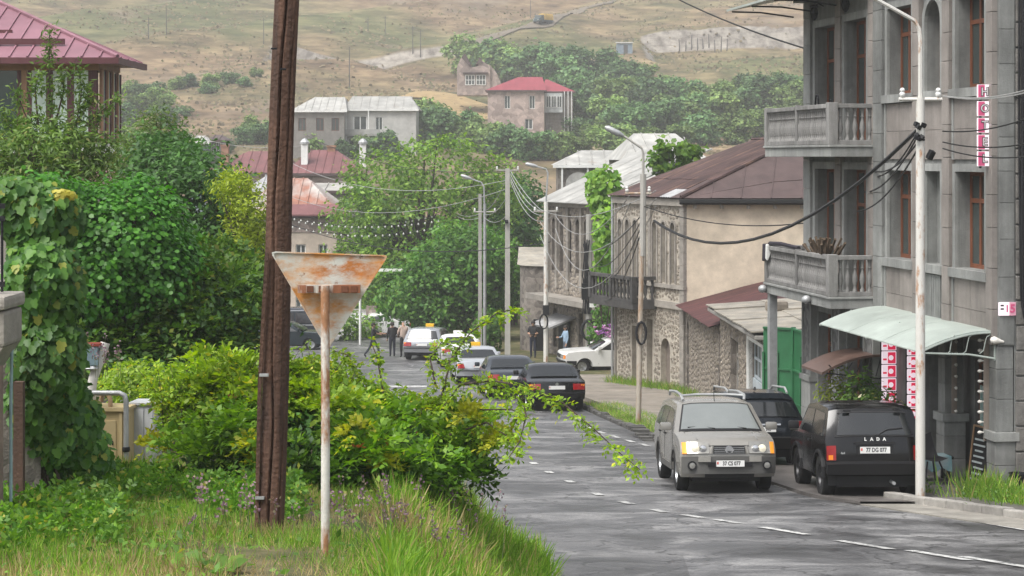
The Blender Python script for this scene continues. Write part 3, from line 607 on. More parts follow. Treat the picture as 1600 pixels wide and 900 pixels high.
# small brown curved canopy further along
M_BRCAN = mat('brown_canopy', (.12, .075, .06), .4, .2, 3, .1, stain=.3)
sc2 = MB().prism([(-1.25*k/8, -4.05-.35*(k/8)**2) for k in range(9)]+[(-1.25*k/8, -4.10-.35*(k/8)**2) for k in range(8, -1, -1)], 3.6, 5.0, f=lambda u, v, w: (w, u, v)).build('small_canopy', M_BRCAN, hot, smooth=40)
fr = MB()
for k in range(6): fr.tube([(4.98, -.2*k, -4.13-.35*(.16*k)**2), (4.98, -.2*k-.1, -4.5+.05*k)], .012, 5)
fr.tube([(4.98, 0, -4.55), (4.98, -1.15, -4.42)], .015, 5).build('scroll_bracket', M_IRON, sc2)
# projecting light boxes: red and white panels
M_RED = mat('sign_red', (.55, .02, .06), .4, .1, 4, 0, stain=0, emis=((.6, .02, .07), .35))
M_SW = mat('sign_white', (.75, .66, .70), .4, .05, 4, 0, stain=0, emis=((.9, .75, .82), .30))
M_PK = mat('sign_pink', (.62, .10, .22), .4, .08, 4, 0, stain=0)
def lightcol(x, y0, y1, zt, n, h, lab):
    t = thing('light_box_sign', lab, 'sign', (0,0,0)); t.parent = None
    # stands out from the wall: built in the hotel's frame, then placed with it
    t.location = hot.location; t.rotation_euler = hot.rotation_euler; ABSZ[t.name] = HG
    MB().bx(x-.06, x-.02, y0, 0.0, zt-n*(h+.02), zt).build('backing', M_DARK, t)
    for k in range(n):
        z = zt-k*(h+.02)
        b = MB().bx(x-.02, x+.03, y0+.01, y1, z-h, z).build('panel', M_SW, t, bevel=.012)
        MB().bx(x+.028, x+.034, y0+(y1-y0)*.42, y1-.02, z-h*.94, z-h*.06).build('red_print', M_RED, b)
        MB().lathe([(.02,x+.036),(.052,x+.036),(.052,x+.04),(.02,x+.04)], (0, y0+(y1-y0)*.62, z-h*.5), 12, axis='x').build('round_print', M_SW, b)
        MB().bx(x+.030, x+.034, y0+.03, y0+(y1-y0)*.34, z-h*.7, z-h*.55).build('print_line', M_RED, b)
    return t
lightcol(5.95, -.33, -.02, -3.62, 5, .25, 'stack of red and white light boxes on the hotel wall beside the plants')
lightcol(7.1, -.22, -.02, -3.62, 6, .23, 'narrow stack of pink and white light boxes behind the white lamp pole')
# HOTEL sign
M_LET = mat('sign_letter', (.62, .60, .60), .4, .05, 4, 0, stain=0)
M_LETD = mat('sign_letter_edge', (.06, .05, .055), .5, .05, 4, 0, stain=0)
hs_t = thing('hotel_sign', 'vertical pink and white sign of five square letter tiles reading HOTEL', 'sign'); hs_t.location = hot.location; hs_t.rotation_euler = hot.rotation_euler; ABSZ[hs_t.name] = HG
MB().bx(10.80, 10.83, -.26, -.22, -.2, 1.28).bx(10.80, 10.83, -.10, -.06, -.2, 1.28).bx(10.80, 10.83, -.3, 0, .5, .53).build('sign_rail', M_IRON, hs_t)
for k, ch in enumerate('HOTEL'):
    z = 1.26-k*.292
    tl = MB().bx(10.83, 10.87, -.31, -.05, z-.255, z).build('letter_tile', M_SW, hs_t, bevel=.006)
    MB().bx(10.868, 10.874, -.30, -.18, z-.25, z-.005).build('pink_half', M_PK, tl)
    text('letter', ch, .20, M_LETD, tl, (10.876, -.18, z-.128), (R(90), 0, R(90)), .002, .012); text('letter', ch, .20, M_LET, tl, (10.88, -.18, z-.128), (R(90), 0, R(90)), .003, 0)
# number plate 15 on the corner pier
np_ = thing('number_sign', 'small pink and white plate with the number 15 on the corner pier', 'sign'); np_.location = hot.location; np_.rotation_euler = hot.rotation_euler; ABSZ[np_.name] = HG
MB().bx(11.035, 11.06, 0.0, .31, -2.76, -2.53).build('plate', M_SW, np_); MB().bx(11.058, 11.064, .19, .31, -2.76, -2.53).build('pink_field', M_SW if 0 else mat('pale_pink', (.72, .35, .45), .5, .05, 3, 0, stain=0), np_)
text('numeral', '1', .17, M_PK, np_, (11.066, .15, -2.645), (R(90), 0, R(90)), .002, .004); text('numeral', '5', .20, M_PK, np_, (11.068, .25, -2.645), (R(90), 0, R(90)), .002, .006)
MB().bx(11.06, 11.064, .03, .09, -2.60, -2.57).bx(11.06, 11.064, .03, .09, -2.66, -2.63).build('small_print', M_LETD, np_)
# rough side wall of squared rubble beyond the corner pier
k = 0
for j in range(26):
    y = .33+random.uniform(-.2, 0)
    while y < 2.4:
        w = random.uniform(.28, .6); z = -6.9+j*.44
        MB().bx(11.0, 11.03+random.uniform(0, .035), max(.31, y)+.012, y+w-.012, z+.012, z+.44-.012).build('rubble_stone', M_BASALT, hot, bevel=.02); y += w
MB().tube([(11.12, .42, 4.2), (11.1, .43, 1.5), (11.12, .40, -1), (11.1, .42, -2.6), (11.13, .5, -3.0), (11.12, .9, -3.3), (11.12, 2, -3.4)], .035).tube([(11.1, .36, 4.2), (11.1, .35, .6), (11.11, .38, -2.4), (11.12, .48, -2.85)], .02).build('cable_bundle', M_IRON, hot)
window(hot, 0, .001, 0, .001, 0, M_WOOD, M_GLASS) if 0 else None

# ---------------------------------------------------------------- things standing before the hotel
def HW(x, y, z=None):
    "hotel frame to world"
    c, s = math.cos(R(-81.47)), math.sin(R(-81.47)); X, Y = 6.82+c*x-s*y, 44.3+s*x+c*y
    return Vector((X, Y, float(zr(Y))+(.13 if Y < 31.2 else .06) if z is None else z))
p = HW(9.75, -.75); ch = thing('garden_chair', 'dark curved shell chair with splayed legs by the entrance', 'chair', p, R(200))
st = []
for i in range(7):
    for j in range(5):
        u = (j-2)/2; v = i/6; yy = .22-.44*min(1, v*1.5)-(.12*max(0, v-.66)/.34); zz = .44+(.40*max(0, v-.5)/.5)+.05*u*u; st.append((u*.23, yy, zz))
MB().add(st, [(i*5+j, i*5+j+1, i*5+j+6, i*5+j+5) for i in range(6) for j in range(4)]).build('seat_shell', M_IRON, ch, smooth=60)
for sx in (-1, 1):
    for sy in (-1, 1): MB().tube([(sx*.12, sy*.1, .43), (sx*.26, sy*.24, 0)], .017, 6, .012).build('leg', M_IRON, ch)
p = HW(8.9, -.55); bn = thing('draped_bench', 'low bench draped with a grey and teal cloth by the porch pier', 'bench', p, R(8))
MB().bx(-.5, .5, -.2, .2, .40, .45).build('seat', M_IRON, bn)
for sx in (-.42, .42):
    for sy in (-.15, .15): MB().bx(sx-.03, sx+.03, sy-.03, sy+.03, 0, .4).build('leg', M_IRON, bn)
cl = [(-.45+i*.1, (-.27 if j == 0 else -.22 if j == 1 else .2 if j == 2 else .23), (.22+.05*math.sin(i*2)) if j == 0 else .46 if j in (1, 2) else .25) for i in range(10) for j in range(4)]
MB().add(cl, [(i*4+j, i*4+j+1, i*4+j+5, i*4+j+4) for i in range(9) for j in range(3)]).build('cloth', mat('grey_cloth', (.33, .36, .36), .9, .3, 4, .3, col2=(.12, .30, .34)), bn, smooth=60)
p = HW(10.2, -.05); cb = thing('chalkboard', 'upright black chalkboard in a wooden frame leaning beside the door', 'board', p, R(-70))
M_OAK = mat('oak', (.28, .17, .09), .6, .2, 6, .2)
MB().hexa([(-.28,0,0),(.28,0,0),(.28,.03,0),(-.28,.03,0),(-.28,.14,1.05),(.28,.14,1.05),(.28,.17,1.05),(-.28,.17,1.05)]).build('slate', M_DARK, cb)
f = MB()
for a, b in (((-.28,-.004,0),(-.28,.136,1.05)), ((.28,-.004,0),(.28,.136,1.05)), ((-.28,-.004,.02),(.28,-.004,.02)), ((-.28,.133,1.04),(.28,.133,1.04))): f.tube([a, b], .022, 4)
f.build('frame', M_OAK, cb)
ck = MB(); [ck.bx(-.2+.03*(k%3), .15-.05*(k%2), -.012+.0133*k*.9, -.006+.0133*k*.9+.01, .1+.1*k, .13+.1*k) for k in range(8)]; ck.build('chalk_marks', mat('chalk', (.45, .5, .5), .9), cb)
p = HW(11.25, .28); bu = thing('bucket', 'black plastic bucket at the foot of the corner pier', 'bucket', p)
MB().lathe([(.13,0),(.17,.3),(.18,.31),(.165,.31),(.125,.02)], (0,0,0), 16).build('pail', M_IRON, bu, smooth=50); MB().tube([(.17*math.cos(t), 0, .3-.12*math.sin(t)) for t in [math.pi*k/8 for k in range(9)]], .006, 5).build('handle', M_GALV, bu)
p = HW(11.35, .62); br = thing('broom', 'broom with pale handle and blue and green bristles leaning on the wall', 'broom', p, R(8.5))
MB().tube([(0,-.05,.1), (.0,.16,1.9)], .016).build('handle', M_OAK, br); MB().bx(-.2, .2, -.09, -.02, .06, .11).build('head', mat('blue_plastic', (.03, .12, .5), .4), br); MB().bx(-.2, .2, -.1, 0, 0, .06).build('bristles', mat('green_plastic', (.08, .45, .1), .6), br)
# pots with leafy plants under the light boxes are added with the vegetation
p = HW(11.8, .62); cbk = MB().bx(-.05, 1.3, 0, 1.2, -.2, 1.2).build('concrete_block', mat('pale_render', (.34, .32, .29), .9, .2, 4, .8, stain=.4, bscale=8), loc=(p.x, p.y, p.z), rot=(0, 0, R(3)), bevel=.05); tag(cbk, 'rough pale block wall at the right edge beside the broom', 'wall')
# ================================================================ old houses on the right
M_RUB = mat('rubble_wall', (.215, .19, .165), .9, .3, 5, .6, stain=.3, mode='stone')
M_RUBS = mat('rubble_stones', (.275, .24, .195), .9, .35, 3, .5, stain=.3)
M_MORT = mat('pale_mortar', (.46, .415, .345), .9, .2, 6, .4, stain=.35)
M_STONE = mat('dressed_stone', (.30, .275, .24), .85, .2, 4, .4, stain=.35)
M_BEIGE = mat('beige_render', (.62, .53, .41), .9, .10, 1.2, .3, stain=.32)
M_CORR = rustify(mat('rusted_sheet', (.07, .04, .037), .6, .55, 5, .2, metal=.1, stain=.4, mode='slope'), (.15, .085, .06), .52, .66, 4, (1, .07, .07))
M_BROWN = mat('brown_sheet', (.095, .064, .06), .55, .2, 1.5, .15, metal=.1, stain=.3)
M_GREYS = mat('grey_sheet', (.40, .40, .40), .6, .2, 2, .2, metal=.2, stain=.35)
M_REDC = mat('red_corrugated', (.08, .030, .028), .6, .5, 5, .2, stain=.4, mode='slope')
M_LGREY = rustify(mat('pale_sheet', (.37, .365, .34), .55, .12, 1.5, .15, stain=.35), (.24, .17, .12), .60, .74, .8)
M_ASB = mat('asbestos', (.24, .23, .205), .9, .25, 2, .4, stain=.4, col2=(.37, .33, .265))
M_GREENM = mat('green_metal', (.028, .14, .058), .45, .15, 1.5, .1, stain=.25)
M_PALEB = mat('pale_blue_paint', (.42, .47, .50), .6, .12, 2, .2, stain=.25)

def quad_frame(A, B, z):
    "location and rotation with x from A to B, y inwards (left-hand normal of A->B)"
    return (A[0], A[1], z), math.atan2(B[1]-A[1], B[0]-A[0])
def stones_on(name, parent, x0, x1, z0, z1, ops, m, sz=.2, y=0.0, seed=1, proud=.022):
    "rubble: irregular stones proud of the mortar, joined (too small to pick apart singly)"
    r = random.Random(seed); mb = MB(); z = z0
    while z < z1:
        h = sz*r.uniform(.7, 1.1); x = x0+r.uniform(-.1, 0)
        while x < x1:
            w = sz*r.uniform(.6, 1.7); cx, cz = x+w/2, z+h/2+sz*.38*math.sin(x*5+z*2.3)+r.uniform(-.2,.2)*sz; x += w
            if cx-w*.42 < x0 or cx+w*.42 > x1 or cz+h*.4 > z1: continue
            if any(o[0]-.04 < cx+w*.3 and cx-w*.3 < o[1]+.04 and o[2]-.04 < cz+h*.3 and cz-h*.3 < o[3]+.04 for o in ops): continue
            n = r.choice((5, 6, 7)); a0 = r.uniform(0, 6.28); ol = []
            for k in range(n):
                a = a0+2*math.pi*k/n; rr = r.uniform(.82, 1.05); ol.append((cx+math.cos(a)*w*.5*rr, cz+math.sin(a)*h*.5*rr))
            pr = proud*r.uniform(.5, 1.2); k = len(mb.v)
            mb.v += [(u, y+.002, v) for u, v in ol]+[(cx+(u-cx)*.8, y-pr, cz+(v-cz)*.8) for u, v in ol]
            mb.f += [(k+i, k+(i+1)%n, k+n+(i+1)%n, k+n+i) for i in range(n)]+[tuple(k+n+i for i in range(n))]; mb.m += [0]*(n+1)
        z += h
    o = mb.build(name, m, parent, recalc=False); o['kind'] = 'stuff'; return o

# ---- stone house with the rusty hip roof
A, B, C, D = (3.94, 73.0), (6.12, 68.0), (14.5, 67.6), (12.6, 75.4); ZG = -8.95; ZE = -1.50
loc, rz = quad_frame(A, B, ZG); sh = thing('stone_house', 'two storey stone house with arched windows, beige gable and rusty hip roof', 'house', loc, rz, absz=True)
Mi = Matrix.Rotation(-rz, 2); tol = lambda p: tuple(Mi @ Vector((p[0]-A[0], p[1]-A[1])))
LW = math.dist(A, B); aC, aD = tol(C), tol(D)
up = [(.28+k*.62, .28+k*.62+.30, -4.55, -2.35, 1.4) for k in range(4)]+[(3.05+k*.70, 3.05+k*.70+.34, -4.55, -2.35, 1.4) for k in range(3)]
low = [(1.35,1.7,-8.4,-6.3), (2.55,3.0,-8.6,-5.95), (3.65,4.35,-8.6,-6.55,1.2)]
m = MB(); wall_open(m, 0, LW, ZG-.3, ZE, up+low, .3); m.build('front_wall', M_MORT, sh, recalc=False)
m = MB(); m.quad((LW,0,ZG-.3),(aC[0],aC[1],ZG-.3),(aC[0],aC[1],ZE),(LW,0,ZE)); m.quad((0,0,ZG),(aD[0],aD[1],ZG),(aD[0],aD[1],ZE),(0,0,ZE)); m.quad((aC[0],aC[1],ZG),(aD[0],aD[1],ZG),(aD[0],aD[1],ZE),(aC[0],aC[1],ZE)); m.build('gable_wall', M_BEIGE, sh, recalc=False)
stones_on('rubble_stones', sh, .04, LW-.28, ZG, -2.28, up+low+[(0, LW, -5.45, -5.2)], M_RUBS, .17, 0, 3)
stones_on('frieze_stones', sh, .04, LW-.28, -2.2, -1.75, [], M_RUBS, .17, 0, 4)
for (a, b, c, d, *ar) in up:
    w = window(sh, a, b, c, d-.05, .27, mat('grey_wood', (.20, .165, .14), .8, .2, 6), glassmat('dark_glass', (.012, .013, .013)), (), (.55,), .04)
    mm = MB(); r = (b-a)/2; mx = (a+b)/2; spr = d-r*1.4
    q = [(mx-(r+o)*math.cos(t), spr+(r*1.4+o)*math.sin(t)) for o, ts in ((.07, range(9)), (0, range(8, -1, -1))) for t in [math.pi*k/8 for k in ts]]
    mm.prism(q, -.06, .01); mm.bx(a-.07, a, -.06, .01, c, spr).bx(b, b+.07, -.06, .01, c, spr).build('window_surround', M_STONE, sh)
for (a, b, c, d, *ar) in low: MB().bx(a, b, .22, .28, c, d-.02).build('door', mat('grey_wood', (.20, .165, .14)), sh)
MB().bx(-.05, LW+.06, -.1, .05, -5.44, -5.2).bx(-.05, LW+.06, -.1, .05, -4.72, -4.58).build('string_course', M_STONE, sh); MB().bx(-.1, LW+.1, -.14, .05, -1.75, ZE).build('cornice', M_STONE, sh)
blocks(LW-.27, LW+.03, ZG-.2, -1.76, -.07, .3, M_STONE, .5, 'quoin', sh); blocks(-.04, .1, ZG-.2, -1.76, -.06, .2, M_STONE, .5, 'quoin', sh)
blocks(2.78, 2.98, -4.5, -1.8, -.09, .02, M_STONE, .5, 'quoin', sh)
MB().tube([(-.05,-.12,ZE), (-.05,-.12,ZG)], .05).build('downpipe', M_GALV, sh)
# balcony
M_DKSTONE = mat('dark_stone', (.075, .072, .068), .85, .3, 5, .4, stain=.3)
b2 = MB().bx(-.25, 3.35, -1.0, 0, -5.55, -5.3).build('balcony', M_DKSTONE, sh, bevel=.02)
bp = None
def rail2(a, b, n):
    global bp
    a, b = Vector(a), Vector(b); L = (b-a).length; t = (b-a)/L; r = math.atan2(t.y, t.x)
    MB().box((a+b)/2+Vector((0,0,-5.25)), (L, .14, .1), r).build('plinth_rail', M_DKSTONE, b2); MB().box((a+b)/2+Vector((0,0,-4.42)), (L, .2, .12), r).build('top_rail', M_DKSTONE, b2)
    for k in range(n):
        p = a+t*(L*(k+.5)/n)
        if bp is None: bp = MB().lathe([(.06,0),(.06,.05),(.035,.1),(.08,.28),(.06,.42),(.035,.55),(.06,.68),(.06,.72)], (0,0,0), 8).build('baluster', M_DKSTONE, b2, loc=(0,0,.001), smooth=50); o = bp
        else: o = bp.copy(); COL.objects.link(o)
        o.location = (p.x, p.y, -5.2-ZG)
rail2((-.2,-.93,0), (3.3,-.93,0), 12); rail2((3.28,-.86,0), (3.28,-.02,0), 3)
for x, y in ((-.17,-.93), (3.28,-.93), (1.55,-.93)): MB().bx(x-.1, x+.1, y-.1, y+.1, -5.3, -4.36).build('balcony_post', M_DKSTONE, b2)
# roof
ov = .25; e = [(-ov,-ov), (LW+ov*.7,-ov), (aC[0]+ov,aC[1]-ov), (aD[0],aD[1]+ov)]
R1, R2 = (*tol((10.6, 71.3)), .62), (*tol((9.3, 74.3)), .62)
def corrugated(mb, a, b, c, d, n, amp=.03):
    "corrugated sheet a-b along the eave, d-c along the ridge"
    a, b, c, d = map(Vector, (a, b, c, d)); k = len(mb.v); up_ = (b-a).cross(d-a).normalized(); up_ = up_ if up_.z > 0 else -up_
    for i in range(n+1):
        t = i/n; o = up_*(amp if i % 2 else 0); mb.v += [tuple(a.lerp(b, t)+o), tuple(d.lerp(c, t)+o)]
    mb.f += [(k+2*i, k+2*i+2, k+2*i+3, k+2*i+1) for i in range(n)]; mb.m += [0]*n; return mb
E0, E1, E2, E3 = [(x, y, ZE+.03) for x, y in e]
rf = MB().quad(E0, E1, E2, E3).build('roof', M_DARK, sh, recalc=False)
V = lambda p: Vector(p)
ns = 7
for k in range(ns):       # street face: sheet after sheet, the last ones grey
    t0, t1 = k/ns, (k+1)/ns
    a, b = V(E0).lerp(V(E1), t0), V(E0).lerp(V(E1), t1); d, c = V(R2).lerp(V(R1), t0), V(R2).lerp(V(R1), t1)
    hmid = .3 if k != 5 else .14
    off = Vector((0,0,.012*(k%2)))
    corrugated(MB(), a+off, b+off, b.lerp(c, hmid)+off, a.lerp(d, hmid)+off, 10).build('corrugated_sheet', M_GREYS if k == 5 else M_BROWN if k == 6 else M_CORR, rf, recalc=False)
    off = off+Vector((0,0,.02)); corrugated(MB(), a.lerp(d, hmid-.01)+off, b.lerp(c, hmid-.01)+off, c+off, d+off, 10).build('corrugated_sheet', M_CORR, rf, recalc=False)
n2 = 8
for k in range(n2):       # hip face towards the camera: flat seamed sheets
    t0, t1 = k/n2, (k+1)/n2; a, b = V(E1).lerp(V(E2), t0), V(E1).lerp(V(E2), t1); c, d = V(R1), V(R1)
    f0, f1 = min(1, t0/.5) if t0 < .5 else 1, 1
    # each sheet ends on the hip line: cut by the straight up-slope through its edges
    def ups(p, t):
        lim = t/.46 if t < .46 else (1-t)/.54; apex = V(R1); base = V(E1).lerp(V(E2), .46); return p+(apex-base)*min(1, max(0, lim))
    A1, B1 = ups(a, t0), ups(b, t1); lo = .32
    for s0, s1, nm in ((0, .32, 0), (.33, 1, 1)):
        pa, pb = a+(A1-a)*s0, b+(B1-b)*s0; qa, qb = a+(A1-a)*s1, b+(B1-b)*s1
        MB().quad(pa+Vector((0,0,.01+.006*(k%2))), pb+Vector((0,0,.01+.006*(k%2))), qb+Vector((0,0,.01+.006*(k%2))), qa+Vector((0,0,.01+.006*(k%2)))).build('roof_sheet', M_GREYS if (k == 3 and nm == 1 and 0) else M_BROWN, rf, recalc=False)
    MB().tube([a+Vector((0,0,.02)), A1+Vector((0,0,.02))], .025, 4).build('standing_seam', M_BROWN, rf)
MB().tube([V(E1)+Vector((0,0,.05)), V(R1)+Vector((0,0,.05))], .07, 6).tube([V(R1)+Vector((0,0,.05)), V(R2)+Vector((0,0,.05))], .07, 6).build('ridge_cap', M_CORR, rf)
MB().quad(E2, E3, R2, R1).quad(E3, E0, R2).build('rear_slope', M_CORR, rf, recalc=False)
gu = MB(); gu.tube([V(E1)+Vector((0,-.06,-.12)), V(E2)+Vector((0,-.06,-.12))], .1, 6).build('eaves_board', M_DARK, sh)
for k in range(9): q = V(E1).lerp(V(E2), (k+.5)/9); MB().box(q+Vector((-.05,.06,-.3)), (.09, .1, .12)).build('rafter_end', M_STONE, sh)
# ---- low annex: rubble wall under a red corrugated lean-to, then a flat-roofed stretch with doors
A, B = (6.14, 67.9), (6.40, 59.4); loc, rz = quad_frame(A, B, -8.6); an = thing('low_annex', 'low rubble stone annex under a dark red corrugated lean-to roof', 'house', loc, rz, absz=True); L = math.dist(A, B)
o = [(.35,.95,-8.6,-5.75,1.5)]; m = MB(); wall_open(m, 0, L, -8.8, -5.2, o, .3); m.quad((L,0,-8.8),(L,4,-8.8),(L,4,-4.2),(L,0,-5.2)); m.build('wall', M_RUB, an, recalc=False)
stones_on('rubble_stones', an, .02, L-.02, -8.3, -5.3, o, M_RUBS, .18, 0, 8); MB().bx(.35, .95, .22, .28, -8.6, -5.8).build('door', M_DARK, an)
rr = MB().quad((-.05,-.3,-5.28),(L+.1,-.3,-5.28),(L+.1,4.2,-4.05),(-.05,4.2,-4.05)).build('roof', M_DARK, an, recalc=False)
for k in range(8):
    x0, x1 = -.05+(L+.15)*k/8, -.05+(L+.15)*(k+1)/8+.05; z = .012*(k%2)+.015
    corrugated(MB(), (x0,-.36,-5.28+z), (x1,-.36,-5.28+z), (x1,4.2,-4.05+z), (x0,4.2,-4.05+z), 10, .035).build('corrugated_sheet', M_REDC, rr, recalc=False)
A, B = (6.42, 59.3), (6.66, 50.2); loc, rz = quad_frame(A, B, -8.0); a2 = thing('flat_annex', 'low stone building with pale blue door and crumbling flat roof beside green gate', 'house', loc, rz, absz=True); L = math.dist(A, B)
o = [(2.4,3.9,-7.9,-5.35), (6.0,8.6,-7.6,-5.05)]; m = MB(); wall_open(m, 0, L, -8.3, -4.78, o, .25); m.quad((L,0,-8),(L,5,-8),(L,5,-4.78),(L,0,-4.78)); m.quad((0,0,-8),(0,5,-8),(0,5,-4.78),(0,0,-4.78)); m.build('wall', M_RUB, a2, recalc=False)
stones_on('rubble_stones', a2, .02, L-.02, -7.8, -4.85, o, M_RUBS, .19, 0, 9)
w = window(a2, 2.4, 3.9, -7.9, -5.35, .22, M_STONE, M_GLASS, (.5,), (.8,), .1, 'door'); MB().bx(2.95, 3.8, .13, .16, -7.8, -5.95).build('grey_leaf', M_PALEB, w)
w = window(a2, 6.0, 8.6, -7.6, -5.05, .2, M_PALEB, M_GLASS, (.25, .5, .75), (.6, .8), .07, 'door')
for k in range(4): MB().bx(6.04+k*.645, 6.04+(k+1)*.645-.02, .1, .14, -7.6, -6.12).build('door_board', M_PALEB, w)
MB().bx(5.85, 6.0, -.05, .1, -7.8, -4.95).bx(8.6, 8.75, -.05, .1, -7.8, -4.95).bx(6.0, 8.6, -.05, .1, -5.05, -4.95).build('door_frame', M_WHITE, a2)
rr = MB().bx(-.3, L+.2, -.35, 5, -4.78, -4.66).build('roof', M_CONC, a2, bevel=.03)
random.seed(5)
for i in range(5):
    for j in range(3):
        x0 = -.3+(L+.4)*i/5; y0 = -.4+1.7*j; z = -4.64+.12*j+random.uniform(0, .05); s = random.uniform(-.05, .05)
        MB().hexa([(x0,y0,z),(x0+2.0,y0+s,z+.02),(x0+2.0,y0+1.85,z+.13),(x0,y0+1.85,z+.12),(x0,y0,z+.035),(x0+2.0,y0+s,z+.055),(x0+2.0,y0+1.85,z+.165),(x0,y0+1.85,z+.155)]).build('roof_slab', M_ASB, rr)
MB().box((3.4, 1.2, -4.35), (.55, .5, .32), .5).build('loose_stone', M_RUBS, a2, bevel=.1)
# ---- green metal gate
loc, rz = quad_frame((6.50, 49.6), (7.25, 48.4), -7.15); gt = thing('metal_gate', 'tall green sheet metal gate beside the hotel', 'gate', loc, rz, absz=True)
zt = -4.38; zb = -7.05
def gleaf(x0, x1, y0, y1, nm):
    d = Vector((x1-x0, y1-y0, 0)); L = d.length; t = d/L; r = math.atan2(t.y, t.x); c = Vector(((x0+x1)/2, (y0+y1)/2, 0))
    l = MB().box(c+Vector((0,0,(zt+zb)/2)), (L, .03, zt-zb), r).build(nm, M_GREENM, gt)
    for z in (zb+.1, -6.3, -5.45, zt-.03): MB().box(c+Vector((0,0,z))+Vector((t.y,-t.x,0))*.035, (L, .04, .05), r).build('rail', M_GREENM, l)
    for s in (-.5, .0, .5): MB().box(c+t*(L*s*.97)+Vector((t.y,-t.x,0))*.04+Vector((0,0,(zt+zb)/2-.3)), (.05, .05, zt-zb-.7), r).build('stile', M_GREENM, l)
gleaf(0, .75, 0, .35, 'leaf'); gleaf(.78, 2.2, .36, -.3, 'leaf')
MB().bx(.72, .8, .3, .4, -7.2, zt+.02).build('gate_post', M_GREENM, gt)
# ---- far dark stone building with the leaning roof, beyond the white saloon
A, B = (1.75, 92.0), (3.72, 87.0); ZG = -9.7; loc, rz = quad_frame(A, B, ZG); fb = thing('far_stone_house', 'dark stone house with narrow arched windows and pale roof behind the lamp pole', 'house', loc, rz, absz=True); L = math.dist(A, B)
o = [(.4+k*.95, .4+k*.95+.45, -5.4, -2.9, 1.4) for k in range(5)]+[(.6,1.0,-9.0,-7.2), (3.6,4.1,-9.2,-7.2)]
m = MB(); wall_open(m, 0, L, ZG-.3, -2.2, o, .3); m.quad((L,0,ZG-.3),(L,3,ZG-.3),(L,3,-2.2),(L,0,-2.2)); m.quad((0,0,ZG),(0,8,ZG),(0,8,-2.2),(0,0,-2.2)); m.build('wall', M_RUB, fb, recalc=False)
for q in o[:5]: window(fb, *q[:4], .27, mat('grey_wood', (.20, .165, .14)), M_GLASS, (.5,), (.6,), .05)
for q in o[5:]: MB().bx(q[0], q[1], .2, .26, q[2], q[3]).build('door', M_DARK, fb)
stones_on('rubble_stones', fb, .02, L-.02, -9.5, -2.3, o, M_RUBS, .22, 0, 12)
for x0 in (.0, 1.0, 2.35, 3.9, L-.3): blocks(x0, x0+.22, -6.2, -2.3, -.1, .02, M_STONE, .5, 'pilaster_block', fb)
MB().bx(-.3, L+2.8, -1.1, .1, -6.75, -6.5).build('balcony_slab', M_STONE, fb); MB().bx(-.1, L+.1, -.15, .05, -2.35, -2.15).build('cornice', M_STONE, fb)
rf = MB().quad((-.4,-.5,-2.15),(L+.4,-.5,-2.15),(L+3,4.5,.35),(1,4.5,.35)).build('roof', M_LGREY, fb, recalc=False)
for k in range(5): t0, t1 = k/5, (k+1)/5-.01; MB().quad(*[V((-.4,-.5,-2.12)).lerp(V((L+.4,-.5,-2.12)), t0), V((-.4,-.5,-2.12)).lerp(V((L+.4,-.5,-2.12)), t1), V((1,4.5,.38)).lerp(V((L+3,4.5,.38)), t1), V((1,4.5,.38)).lerp(V((L+3,4.5,.38)), t0)]).build('roof_sheet', M_LGREY, rf, recalc=False)
for z0, z1 in ((ZG-.3, -6.75), (-6.5, -3.2)): MB().bx(L+.02, L+5, 1.8, 2.2, z0, z1).build('recess_wall', mat('recess_shade_stone', (.06, .057, .053), .9, .3, 4, .4), fb)  # stone colour darkened to paint the shade of the deep recess
po = MB().hexa([(.9,-1.3,-7.95),(3.3,-1.3,-7.95),(3.3,0,-7.5),(.9,0,-7.5),(.9,-1.3,-7.9),(3.3,-1.3,-7.9),(3.3,0,-7.45),(.9,0,-7.45)]).build('porch_roof', M_GREYS, fb)
for k in range(6): corrugated(MB(), (.9+.4*k,-1.35,-7.88), (1.3+.4*k,-1.35,-7.88), (1.3+.4*k,0,-7.43), (.9+.4*k,0,-7.43), 6, .03).build('corrugated_sheet', M_GREYS, po, recalc=False)
MB().bx(1.5, 2.7, -.12, -.05, ZG, -7.6).build('black_door', mat('black_door', (.02, .022, .026), .4), fb)
# low rounded building at the bend
cb_ = thing('low_round_house', 'low rounded stone house with pale roof at the bend behind the man', 'house', (1.55, 96, -10.1), 0, absz=True)
q = [(1.15*math.cos(t), -1.5*math.sin(t)) for t in [math.pi*k/8 for k in range(9)]]
m = MB(); [m.quad((*a, -10.3), (*b, -10.3), (*b, -5.4), (*a, -5.4)) for a, b in zip(q, q[1:])]; m.quad((q[0][0], q[0][1], -10.3), (1.5, 5, -10.3), (1.5, 5, -5.2), (q[0][0], q[0][1], -5.4)); m.quad((q[-1][0], q[-1][1], -10.3), (-1.0, 5, -10.3), (-1.0, 5, -5.2), (q[-1][0], q[-1][1], -5.4)); m.build('wall', M_RUB, cb_, recalc=False)
m = MB(); m.quad(*[(a*1.12, b*1.12, -5.38) for a, b in q]+[(-1.2, 4, -4.7), (1.6, 4, -4.7)]); m.build('roof', M_ASB, cb_, recalc=False); MB().bx(-.5, .1, -1.6, -1.3, -10, -8).build('doorway', M_DARK, cb_)
